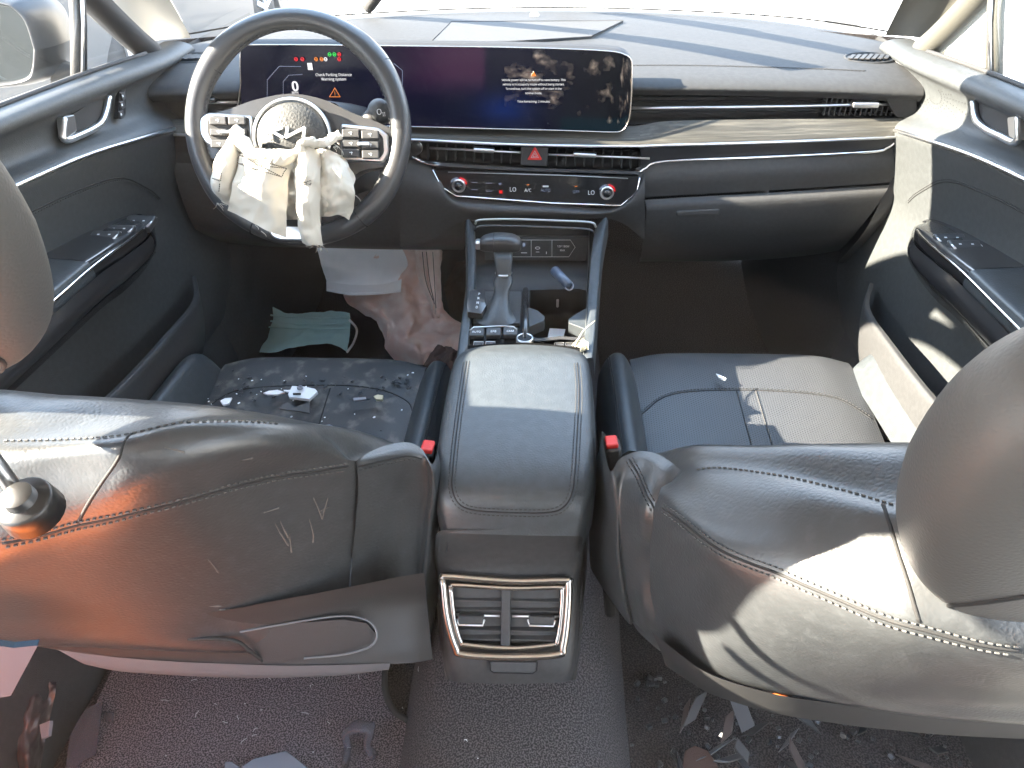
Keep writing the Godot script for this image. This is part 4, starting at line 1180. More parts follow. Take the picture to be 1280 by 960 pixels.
func console() -> void:
	var c := thing("center_console", "center console with gear lever, cup holders, padded armrest and rear air vents", "console")
	# body walls down to the hump
	for s in [-1, 1]:
		var x0: float = .006 + s * .094
		part("side_wall", loft([
			[Vector3(x0 + s * .022, .53, -1.40), Vector3(x0 + s * .012, .5, -1.2), Vector3(x0 + s * .004, .468, -1.0), Vector3(x0, .455, -.8), Vector3(x0 - s * .008, .44, -.64)],
			[Vector3(x0 + s * .03, .4, -1.42), Vector3(x0 + s * .02, .38, -1.2), Vector3(x0 + s * .012, .36, -1.0), Vector3(x0 + s * .006, .35, -.8), Vector3(x0 - s * .006, .35, -.64)],
			[Vector3(x0 + s * .045, .2, -1.45), Vector3(x0 + s * .03, .2, -1.2), Vector3(x0 + s * .022, .18, -1.0), Vector3(x0 + s * .01, .2, -.8), Vector3(x0 - s * .01, .27, -.64)]], 5, 5), M.plastic, c)
	var lr := [Vector3(-0.0974, 0.47, -0.9855), Vector3(-0.0996, 0.478, -1.0872), Vector3(-0.1013, 0.488, -1.1956), Vector3(-0.1095, 0.505, -1.3073), Vector3(-0.1187, 0.5265, -1.4)]
	var lri := [Vector3(-0.0824, 0.47, -0.9859), Vector3(-0.0849, 0.478, -1.0875), Vector3(-0.0865, 0.488, -1.19), Vector3(-0.0935, 0.505, -1.2973), Vector3(-0.1033, 0.5165, -1.4)]
	var rr := [Vector3(0.1145, 0.47, -0.9958), Vector3(0.1235, 0.478, -1.0927), Vector3(0.1322, 0.488, -1.2009), Vector3(0.1427, 0.505, -1.3124), Vector3(0.1566, 0.5318, -1.4)]
	var rri := [Vector3(0.0982, 0.47, -0.9908), Vector3(0.1063, 0.478, -1.0923), Vector3(0.1137, 0.488, -1.1945), Vector3(0.1229, 0.505, -1.3016), Vector3(0.1342, 0.515, -1.4)]
	part("side_rail", loft([lift(lr, Vector3(-.004, -.03, 0)), lift(lr, Vector3(-.001, 0, 0)), lift(lr, Vector3(.006, .004, 0)), lift(lri, Vector3(-.003, .003, 0)), lri, lift(lri, Vector3(.001, -.02, 0))], 6, 4), M.leather, c)
	part("side_rail", loft([lift(rr, Vector3(.004, -.03, 0)), lift(rr, Vector3(.001, 0, 0)), lift(rr, Vector3(-.006, .004, 0)), lift(rri, Vector3(.003, .003, 0)), rri, lift(rri, Vector3(-.001, -.02, 0))], 6, 4), M.leather, c)
	# open tray ahead of the lever
	part("tray", loft([
		[Vector3(-0.1028, 0.5346, -1.385), Vector3(-0.0282, 0.5351, -1.385), Vector3(0.0647, 0.5342, -1.385), Vector3(0.1357, 0.533, -1.385)],
		[Vector3(-0.1022, 0.5047, -1.4), Vector3(-0.0292, 0.5053, -1.4), Vector3(0.0656, 0.5044, -1.4), Vector3(0.1348, 0.5032, -1.4)],
		[Vector3(-0.1014, 0.4404, -1.4), Vector3(-0.0299, 0.4411, -1.4), Vector3(0.0672, 0.4403, -1.4), Vector3(0.1348, 0.441, -1.4)],
		[Vector3(-0.0917, 0.47, -1.2779), Vector3(-0.0242, 0.47, -1.2794), Vector3(0.0655, 0.47, -1.2781), Vector3(0.1221, 0.47, -1.2793)],
		[Vector3(-0.0882, 0.47, -1.2178), Vector3(-0.0216, 0.47, -1.2193), Vector3(0.0651, 0.47, -1.2213), Vector3(0.1156, 0.47, -1.2224)]], 4, 5), M.dark, c)
	part("tray_hood", tube(cat([Vector3(-0.0993, 0.5187, -1.372), Vector3(-0.0896, 0.5287, -1.372), Vector3(-0.0277, 0.5292, -1.372), Vector3(0.0648, 0.5266, -1.372), Vector3(0.1187, 0.5237, -1.372), Vector3(0.1298, 0.5155, -1.372)], 5), .003, 8), M.gloss, c)
	part("tray_hood", tube(cat([Vector3(-0.0995, 0.5301, -1.38), Vector3(-0.0898, 0.5384, -1.38), Vector3(-0.0279, 0.5405, -1.38), Vector3(0.0646, 0.5379, -1.38), Vector3(0.1231, 0.5351, -1.38), Vector3(0.1343, 0.5253, -1.38)], 5), .0022, 8), M.silver, c)
	var bp := part("button_panel", hull([Vector3(-0.0827, 0.4982, -1.392), Vector3(0.1222, 0.4982, -1.392), Vector3(0.1181, 0.4482, -1.392), Vector3(-0.0843, 0.448, -1.392)], .01), M.plastic, c)
	part("button_outline", tube([Vector3(-0.0289, 0.4923, -1.391), Vector3(0.0862, 0.4933, -1.391), Vector3(0.0962, 0.478, -1.391), Vector3(0.0842, 0.4571, -1.391), Vector3(-0.0293, 0.456, -1.391)], .0006, 4, true), M.silver, bp)
	for xx in [0, 1]:
		part("button_outline", tube([Vector3(0.009, 0.4926, -1.391), Vector3(0.0091, 0.4564, -1.391)] if xx == 0 else [Vector3(0.05, 0.493, -1.391), Vector3(0.0507, 0.4568, -1.391)], .0006, 4), M.silver, bp)
	words("12V 180W", .0055, M.print, bp, T(Vector3(0.0724, 0.4797, -1.3905)))
	words("MAX", .005, M.print, bp, T(Vector3(0.0711, 0.4711, -1.3905)))
	part("socket_icon", tube(circle(Vector3(0.0218, 0.4758, -1.3905), .0045, Basis().scaled(Vector3(1, .55, 1)), 14), .0006, 4, true), M.print, bp)
	part("socket_icon", rbox(Vector3(.007, .001, .0006), .0002, 1), M.print, bp, T(Vector3(0.0219, 0.4672, -1.3905)))
	part("socket_icon", rbox(Vector3(.005, .008, .0006), .0002, 1), M.lit_grey, bp, T(Vector3(-0.0052, 0.4825, -1.3905)))
	part("socket_icon", rbox(Vector3(.012, .0014, .0006), .0002, 1), M.print, bp, T(Vector3(-0.0052, 0.4652, -1.3905)))
	part("socket_icon", rbox(Vector3(.0014, .005, .0006), .0002, 1), M.print, bp, T(Vector3(0.0394, 0.4656, -1.3905)))
	part("usb_port", rbox(Vector3(.012, .009, .006), .001), M.grey_plastic, c, T(Vector3(-0.0035, 0.4345, -1.385)))
	# top plate
	part("top_plate", loft([
		[Vector3(-0.0879, 0.474, -1.2164), Vector3(-0.0214, 0.474, -1.2179), Vector3(0.0002, 0.474, -1.2184)], [Vector3(-0.0872, 0.466, -1.1079), Vector3(-0.0166, 0.466, -1.107), Vector3(0.001, 0.466, -1.1074)], [Vector3(-0.0839, 0.462, -0.998), Vector3(-0.0119, 0.462, -1), Vector3(0.0133, 0.462, -1.0007)]], 4, 4), M.gloss, c)
	part("top_plate", loft([
		[Vector3(-0.0684, 0.458, -1.0723), Vector3(0.0113, 0.458, -1.0744), Vector3(0.108, 0.458, -1.0768)], [Vector3(-0.0682, 0.456, -1.036), Vector3(0.0123, 0.456, -1.0381), Vector3(0.1042, 0.456, -1.0405)], [Vector3(-0.0672, 0.452, -0.9907), Vector3(0.0135, 0.452, -0.9929), Vector3(0.1003, 0.452, -0.9953)]], 4, 4), M.gloss, c)
	part("divider", tube([Vector3(0.0032, 0.476, -1.2147), Vector3(0.006, 0.476, -1.1199), Vector3(0.0069, 0.476, -1.045)], .005, 8), M.gloss, c)
	# gear lever
	var gl := part("gear_lever", loft([
		circle4(Vector3(-0.0431, 0.478, -1.1018), .034, .02), circle4(Vector3(-0.0399, 0.487, -1.1185), .022, .024), circle4(Vector3(-0.0356, 0.506, -1.1456), .0135, .017), circle4(Vector3(-0.0334, 0.52, -1.1597), .017, .013), circle4(Vector3(-0.0329, 0.53, -1.1669), .013, .011)], 4, 6), M.leather, c)
	part("shift_gate", hull([Vector3(-0.0868, 0.477, -1.2047), Vector3(-0.0037, 0.477, -1.2066), Vector3(-0.0026, 0.477, -1.0939), Vector3(-0.08, 0.477, -1.092)], .006), M.plastic, gl)
	part("collar", tube(circle(Vector3(-0.033, 0.532, -1.169), .0125, Basis(Vector3.RIGHT, PI / 2), 20), .0022, 6, true), M.satin, gl)
	var kc: Vector3 = Vector3(-0.0373, 0.573, -1.1988)
	var sq := func(q: Vector3, hx: float, hz: float) -> Array:
		var o := []
		for k in 17:
			var a := TAU * k / 16
			o.append(q + Vector3(signf(cos(a)) * pow(absf(cos(a)), .5) * hx, 0, signf(sin(a)) * pow(absf(sin(a)), .5) * hz))
		return o
	part("stem", loft([sq.call(Vector3(-0.0329, 0.531, -1.1679), .0135, .0115), sq.call(Vector3(-0.033, 0.546, -1.1741), .0145, .0125), sq.call(Vector3(-0.034, 0.559, -1.1843), .016, .0145), sq.call(Vector3(-0.036, 0.567, -1.199), .013, .0125)], 2, 6), M.leather, gl)
	var kr := func(x: float, y: float, hy: float, hz: float) -> Array:
		var o := []
		for k in 21:
			var a := TAU * k / 20
			o.append(kc + Vector3(x, y + signf(cos(a)) * pow(absf(cos(a)), .7) * hy, signf(sin(a)) * pow(absf(sin(a)), .7) * hz))
		return o
	part("knob", loft([kr.call(-.036, -.002, .0095, .0125), kr.call(-.028, .0, .0125, .0165), kr.call(-.012, .0015, .0142, .0195), kr.call(.008, .0015, .0142, .0195), kr.call(.022, 0.0, .013, .018), kr.call(.031, -.002, .0095, .0135), kr.call(.0345, -.003, .004, .006), kr.call(.0348, -.003, .0004, .0006)], 2, 5), M.knob, gl)
	part("knob_seam", tube(kr.call(-.013, .0015, .0143, .0196), .0006, 4, true), M.seam, gl)
	part("release_button", rbox(Vector3(.011, .015, .018), .004), M.satin, gl, T(kc + Vector3(-.040, -.002, 0)))
	# gear position display
	var gi := part("gear_indicator", hull([Vector3(-0.09, 0.505, -1.1578), Vector3(-0.0652, 0.505, -1.1584), Vector3(-0.0596, 0.498, -1.1148), Vector3(-0.0662, 0.494, -1.0947), Vector3(-0.0906, 0.494, -1.0995), Vector3(-0.0937, 0.498, -1.1195)], .012), M.gloss, c)
	for k in 4:
		words("PRND"[k], .0065, M.print, gi, T([Vector3(-0.0737, 0.5045, -1.1432), Vector3(-0.0742, 0.5025, -1.1313), Vector3(-0.0746, 0.501, -1.1187), Vector3(-0.075, 0.499, -1.1072)][k], Basis(Vector3.RIGHT, -1.25)))
	# buttons
	for k in 3:
		var q: Vector3 = [Vector3(-0.0724, 0.474, -1.0637), Vector3(-0.0449, 0.474, -1.0657), Vector3(-0.0174, 0.474, -1.0676)][k]
		var bt := part("mode_button", rbox(Vector3(.0245, .009, .02), .002), M.plastic, c, T(q, Basis(Vector3.RIGHT, .15)))
		words(["AUTO", "EPB", "CAM"][k], .0058, M.print, bt, T(q + Vector3(0, .0052, .003), Basis(Vector3.RIGHT, -1.42)))
	part("button_trim", tube([Vector3(-0.084, 0.48, -1.0636), Vector3(-0.0783, 0.48, -1.074), Vector3(-0.0311, 0.48, -1.079), Vector3(-0.0125, 0.48, -1.0769), Vector3(-0.0069, 0.48, -1.0681)], .0012, 5), M.satin, c)
	var dial := part("mode_dial", lathe([Vector2(.0142, 0), Vector2(.0142, .008), Vector2(.0132, .0098), Vector2(.0118, .0098), Vector2(.0115, .0085), Vector2(0, .0085)], 28), M.satin, c, T(Vector3(0.0069, 0.47, -1.0449)))
	part("dial_face", lathe([Vector2(.0114, .0088), Vector2(0, .0092)], 24), M.gloss, dial, T(Vector3(0.0069, 0.47, -1.0449)))
	words("MODE", .0056, M.print, dial, T(Vector3(0.0074, 0.4795, -1.0296), Basis(Vector3.RIGHT, -1.45)))
	for q in [Vector3(-0.0678, 0.467, -1.0356), Vector3(-0.0484, 0.467, -1.0361), Vector3(0.0626, 0.466, -1.0381), Vector3(0.0806, 0.466, -1.0386)]:
		part("mode_button", rbox(Vector3(.017, .008, .016), .002), M.plastic, c, T(q))
		part("button_frame", tube([q + Vector3(-.0075, .0045, -.007), q + Vector3(.0075, .0045, -.007), q + Vector3(.0075, .0045, .007), q + Vector3(-.0075, .0045, .007)], .0007, 4, true), M.satin, c)
	# cup holders
	var cup := part("cup_holder", loft([
		[Vector3(0.009, 0.476, -1.2118), Vector3(0.0649, 0.476, -1.2161), Vector3(0.1121, 0.476, -1.2141), Vector3(0.1112, 0.476, -1.15), Vector3(0.1076, 0.476, -1.0525), Vector3(0.0637, 0.476, -1.0465), Vector3(0.0134, 0.476, -1.0452), Vector3(0.0083, 0.476, -1.1336), Vector3(0.009, 0.476, -1.2118)],
		[Vector3(0.0118, 0.468, -1.2177), Vector3(0.0652, 0.468, -1.222), Vector3(0.1098, 0.468, -1.22), Vector3(0.1093, 0.468, -1.1642), Vector3(0.1048, 0.468, -1.0731), Vector3(0.064, 0.468, -1.067), Vector3(0.0155, 0.468, -1.0657), Vector3(0.0107, 0.468, -1.1477), Vector3(0.0118, 0.468, -1.2177)],
		[Vector3(0.0138, 0.39, -1.2697), Vector3(0.0675, 0.39, -1.2741), Vector3(0.1119, 0.39, -1.2721), Vector3(0.1118, 0.39, -1.2214), Vector3(0.1065, 0.39, -1.1492), Vector3(0.0665, 0.39, -1.1428), Vector3(0.0181, 0.39, -1.1415), Vector3(0.0134, 0.39, -1.219), Vector3(0.0138, 0.39, -1.2697)],
		[Vector3(0.0522, 0.388, -1.206), Vector3(0.0596, 0.388, -1.2062), Vector3(0.067, 0.388, -1.2064), Vector3(0.0699, 0.388, -1.2008), Vector3(0.067, 0.388, -1.1951), Vector3(0.0596, 0.388, -1.1949), Vector3(0.0523, 0.388, -1.1947), Vector3(0.0493, 0.388, -1.2003), Vector3(0.0522, 0.388, -1.206)]], 3, 6), M.dark, c)
	part("cup_grip", hull([Vector3(0.0092, 0.474, -1.1539), Vector3(0.026, 0.474, -1.1431), Vector3(0.0385, 0.474, -1.1241), Vector3(0.0373, 0.472, -1.1114), Vector3(0.0122, 0.472, -1.0923)], .02), M.leather, cup)
	part("cup_grip", hull([Vector3(0.1129, 0.474, -1.1564), Vector3(0.0944, 0.474, -1.1364), Vector3(0.0791, 0.474, -1.117), Vector3(0.0789, 0.472, -1.1045), Vector3(0.109, 0.472, -1.0844)], .02), M.leather, cup)
	part("cup_clip", rbox(Vector3(.005, .016, .006), .002), M.satin, cup, T(Vector3(0.0615, 0.44, -1.2309)))
	# armrest
	var lid := [
		[Vector3(-0.085, 0.48, -0.938), Vector3(-0.084, 0.51, -0.938), Vector3(-0.064, 0.524, -0.942), Vector3(0.006, 0.529, -0.944), Vector3(0.079, 0.524, -0.942), Vector3(0.099, 0.51, -0.938), Vector3(0.1, 0.48, -0.938)],
		[Vector3(-0.091, 0.48, -0.9), Vector3(-0.091, 0.518, -0.9), Vector3(-0.074, 0.536, -0.9), Vector3(0.006, 0.541, -0.9), Vector3(0.087, 0.536, -0.9), Vector3(0.104, 0.518, -0.9), Vector3(0.104, 0.48, -0.9)],
		[Vector3(-0.094, 0.47, -0.83), Vector3(-0.094, 0.515, -0.83), Vector3(-0.077, 0.534, -0.83), Vector3(0.006, 0.54, -0.83), Vector3(0.089, 0.534, -0.83), Vector3(0.106, 0.515, -0.83), Vector3(0.106, 0.47, -0.83)],
		[Vector3(-0.093, 0.46, -0.73), Vector3(-0.093, 0.508, -0.73), Vector3(-0.076, 0.528, -0.73), Vector3(0.006, 0.534, -0.73), Vector3(0.088, 0.528, -0.73), Vector3(0.105, 0.508, -0.73), Vector3(0.105, 0.46, -0.73)],
		[Vector3(-0.089, 0.452, -0.668), Vector3(-0.089, 0.5, -0.668), Vector3(-0.072, 0.52, -0.666), Vector3(0.006, 0.526, -0.664), Vector3(0.084, 0.52, -0.666), Vector3(0.101, 0.5, -0.668), Vector3(0.101, 0.452, -0.668)],
		[Vector3(-0.082, 0.447, -0.645), Vector3(-0.081, 0.488, -0.642), Vector3(-0.066, 0.506, -0.638), Vector3(0.006, 0.511, -0.635), Vector3(0.078, 0.506, -0.638), Vector3(0.093, 0.488, -0.642), Vector3(0.094, 0.447, -0.645)],
		[Vector3(-0.076, 0.443, -0.634), Vector3(-0.074, 0.462, -0.629), Vector3(-0.059, 0.47, -0.622), Vector3(0.006, 0.472, -0.619), Vector3(0.07, 0.47, -0.622), Vector3(0.086, 0.462, -0.629), Vector3(0.088, 0.443, -0.634)]]
	var arm := part("armrest", loft(lid, 6, 6), M.leather, c)
	var ls := Surf.new(lid)
	seam(ls, [Vector3(-0.0696, 0.5377, -0.8836), Vector3(-0.0693, 0.5348, -0.8137), Vector3(-0.0684, 0.53, -0.7355), Vector3(-0.0668, 0.5222, -0.6701), Vector3(-0.0651, 0.515, -0.6475), Vector3(-0.0569, 0.5045, -0.635), Vector3(-0.0395, 0.4993, -0.6304), Vector3(0.0055, 0.4989, -0.6284), Vector3(0.0513, 0.4993, -0.6304), Vector3(0.0676, 0.5068, -0.6364), Vector3(0.0744, 0.5168, -0.6498), Vector3(0.0773, 0.5231, -0.6729), Vector3(0.0815, 0.5302, -0.7394), Vector3(0.0857, 0.5342, -0.8192), Vector3(0.0845, 0.5373, -0.8881)], arm, [-0.004, 0.004], M.thread, 0.0052, 0.0011, 0.0006)
	part("armrest_base", loft([
		[Vector3(-.078, .50, -.985), Vector3(.006, .505, -.988), Vector3(.093, .50, -.985)],
		[Vector3(-.085, .44, -.99), Vector3(.006, .44, -.99), Vector3(.1, .44, -.99)]], 4, 3), M.plastic, c)
	for s in [-1, 1]:
		part("armrest_side", loft([
			[Vector3(.006 + s * .087, .5, -.985), Vector3(.006 + s * .094, .49, -.83), Vector3(.006 + s * .088, .465, -.665), Vector3(.006 + s * .078, .45, -.627)],
			[Vector3(.006 + s * .09, .44, -.99), Vector3(.006 + s * .093, .44, -.83), Vector3(.006 + s * .088, .435, -.665), Vector3(.006 + s * .08, .43, -.627)]], 5, 3), M.plastic, c)
	# rear end with its air vents
	part("rear_cover", loft([
		[Vector3(-0.0857, 0.4588, -0.63), Vector3(-0.0697, 0.4742, -0.6233), Vector3(0.0051, 0.4785, -0.6217), Vector3(0.0719, 0.4726, -0.6296), Vector3(0.0877, 0.4568, -0.6377)],
		[Vector3(-0.0942, 0.3958, -0.6465), Vector3(-0.078, 0.4171, -0.6318), Vector3(-0.001, 0.4193, -0.6337), Vector3(0.0778, 0.4138, -0.6375), Vector3(0.0918, 0.3921, -0.6536)],
		[Vector3(-0.0918, 0.3635, -0.6423), Vector3(-0.0773, 0.3846, -0.6248), Vector3(-0.0011, 0.3861, -0.6262), Vector3(0.0748, 0.3828, -0.6316), Vector3(0.09, 0.3614, -0.6504)],
		[Vector3(-0.0879, 0.3177, -0.6104), Vector3(-0.0729, 0.3367, -0.5964), Vector3(-0.0005, 0.3375, -0.5983), Vector3(0.0738, 0.335, -0.6029), Vector3(0.0889, 0.3157, -0.6182)],
		[Vector3(-0.083, 0.2777, -0.5826), Vector3(-0.0644, 0.2942, -0.5695), Vector3(0.0023, 0.2935, -0.5701), Vector3(0.0697, 0.2926, -0.5754), Vector3(0.0856, 0.2757, -0.5901)],
		[Vector3(-0.0784, 0.2459, -0.5789), Vector3(-0.0603, 0.2655, -0.5631), Vector3(0.0053, 0.2676, -0.5619), Vector3(0.0654, 0.2641, -0.5686), Vector3(0.0825, 0.244, -0.586)]], 5, 5), M.plastic, c)
	part("rear_base", loft([
		[Vector3(-0.0915, 0.4122, -0.6581), Vector3(-0.0852, 0.3218, -0.6073), Vector3(-0.0778, 0.2503, -0.5759)], [Vector3(-0.1076, 0.3601, -0.7064), Vector3(-0.0973, 0.272, -0.6451), Vector3(-0.0877, 0.2013, -0.6083)]], 4, 3), M.plastic, c)
	part("rear_base", loft([
		[Vector3(0.0905, 0.4101, -0.6662), Vector3(0.0896, 0.3198, -0.6151), Vector3(0.0823, 0.2485, -0.583)], [Vector3(0.0985, 0.3578, -0.7155), Vector3(0.0959, 0.2698, -0.6537), Vector3(0.089, 0.1993, -0.6161)]], 4, 3), M.plastic, c)
	var v := part("rear_vent", tube(cat([Vector3(-0.081, 0.3949, -0.6197), Vector3(-0.0742, 0.3964, -0.6211), Vector3(0.0041, 0.3907, -0.6212), Vector3(0.0676, 0.3908, -0.6246), Vector3(0.0735, 0.3867, -0.622), Vector3(0.0722, 0.3547, -0.5995), Vector3(0.0679, 0.3243, -0.578), Vector3(0.0612, 0.3164, -0.5721), Vector3(0.0056, 0.3146, -0.5679), Vector3(-0.0531, 0.3177, -0.567), Vector3(-0.064, 0.3258, -0.5721), Vector3(-0.0753, 0.3564, -0.593), Vector3(-0.081, 0.3949, -0.6197)], 6), .0048, 10), M.vent_metal, c)
	part("inner_rim", tube(cat([Vector3(-0.0714, 0.3836, -0.6159), Vector3(-0.0646, 0.3851, -0.6173), Vector3(0.0041, 0.3811, -0.6181), Vector3(0.0609, 0.3813, -0.6212), Vector3(0.0659, 0.3764, -0.6181), Vector3(0.0645, 0.3483, -0.5983), Vector3(0.061, 0.3282, -0.584), Vector3(0.0542, 0.3235, -0.5804), Vector3(0.0053, 0.3208, -0.5759), Vector3(-0.0487, 0.3247, -0.5758), Vector3(-0.0586, 0.3296, -0.5787), Vector3(-0.0669, 0.3538, -0.5953), Vector3(-0.0714, 0.3836, -0.6159)], 6), .0035, 8), M.vent_metal, v)
	part("vent_floor", loft([[Vector3(-0.0658, 0.3287, -0.5814), Vector3(-0.0441, 0.3237, -0.579), Vector3(0.0051, 0.3207, -0.5795), Vector3(0.0493, 0.3226, -0.5831), Vector3(0.062, 0.3273, -0.5871)], [Vector3(-0.0607, 0.3217, -0.5963), Vector3(-0.0457, 0.319, -0.5952), Vector3(0.0043, 0.3168, -0.5963), Vector3(0.0443, 0.318, -0.5992), Vector3(0.0563, 0.3203, -0.6015)]], 5, 3), M.vent_metal, v)
	part("vent_back", hull([Vector3(-0.0753, 0.3646, -0.6317), Vector3(0.0665, 0.3613, -0.6369), Vector3(0.0606, 0.3029, -0.5956), Vector3(-0.0641, 0.306, -0.5912)], .004), M.dark, v)
	part("vent_divider", rbox(Vector3(.0115, .075, .02), .002), M.plastic, v, T(Vector3(-0.0031, 0.3448, -0.6033), Basis(Vector3.RIGHT, deg_to_rad(-35))))
	for k in 6:
		if k == 2:
			continue
		var a: Vector3 = [Vector3(-0.0693, 0.3659, -0.6146), Vector3(-0.0681, 0.3561, -0.6078), Vector3.ZERO, Vector3(-0.0647, 0.3358, -0.5938), Vector3(-0.0616, 0.3268, -0.5876), Vector3(-0.057, 0.3152, -0.5859)][k]
		var b: Vector3 = [Vector3(0.0633, 0.3627, -0.6194), Vector3(0.0625, 0.353, -0.6125), Vector3.ZERO, Vector3(0.061, 0.3327, -0.5982), Vector3(0.0592, 0.3238, -0.5919), Vector3(0.0544, 0.314, -0.5908)][k]
		for h in 2:
			var p0 := a.lerp(b, 0.0 if h == 0 else .535)
			var p1 := a.lerp(b, .46 if h == 0 else 1.0)
			part("slat", rbox(Vector3(p0.distance_to(p1), .0022, .014), .001, 2), M.plastic, v, T((p0 + p1) / 2.0, Basis(Vector3.RIGHT, deg_to_rad(-8))))
	part("vent_blade", tube([Vector3(-0.0702, 0.353, -0.5982), Vector3(-0.0102, 0.3507, -0.5997)], .0016, 6), M.satin, v)
	part("vent_blade", tube([Vector3(0.0045, 0.3505, -0.6004), Vector3(0.0645, 0.349, -0.6025)], .0016, 6), M.satin, v)
	for q in [Vector3(-0.0452, 0.352, -0.5939), Vector3(0.041, 0.3502, -0.5972)]:
		var tb := part("vent_tab", rbox(Vector3(.032, .011, .012), .003), M.plastic, v, T(q, Basis(Vector3.RIGHT, deg_to_rad(-30))))
		part("tab_edge", tube([q + Vector3(-.0165, .003, .004), q + Vector3(-.0145, -.004, .007), q + Vector3(.0145, -.004, .007), q + Vector3(.0165, .003, .004)], .0013, 6), M.satin, tb)
	var cv := part("socket_cover", hull([Vector3(-0.0221, 0.3049, -0.567), Vector3(0.0359, 0.3034, -0.569), Vector3(0.0351, 0.2953, -0.5633), Vector3(0.0312, 0.293, -0.5614), Vector3(-0.017, 0.2943, -0.5599), Vector3(-0.0209, 0.2968, -0.5614)], .006), M.plastic, c)
	part("cover_gap", tube([Vector3(-0.022, 0.3053, -0.5667), Vector3(-0.0209, 0.2964, -0.5605), Vector3(-0.0169, 0.294, -0.559), Vector3(0.0313, 0.2926, -0.5606), Vector3(0.0361, 0.2958, -0.563), Vector3(0.0369, 0.3038, -0.5687)], .0008, 5), M.seam, cv)

func circle4(c: Vector3, rx: float, rz: float) -> Array:
	var o := []
	for i in 13:
		var a := TAU * i / 12
		o.append(c + Vector3(cos(a) * rx, 0, sin(a) * rz))
	return o

func ringx(c: Vector3, ry: float, rz: float) -> Array:
	var o := []
	for i in 13:
		var a := TAU * i / 12
		o.append(c + Vector3(0, cos(a) * ry, sin(a) * rz))
	return o

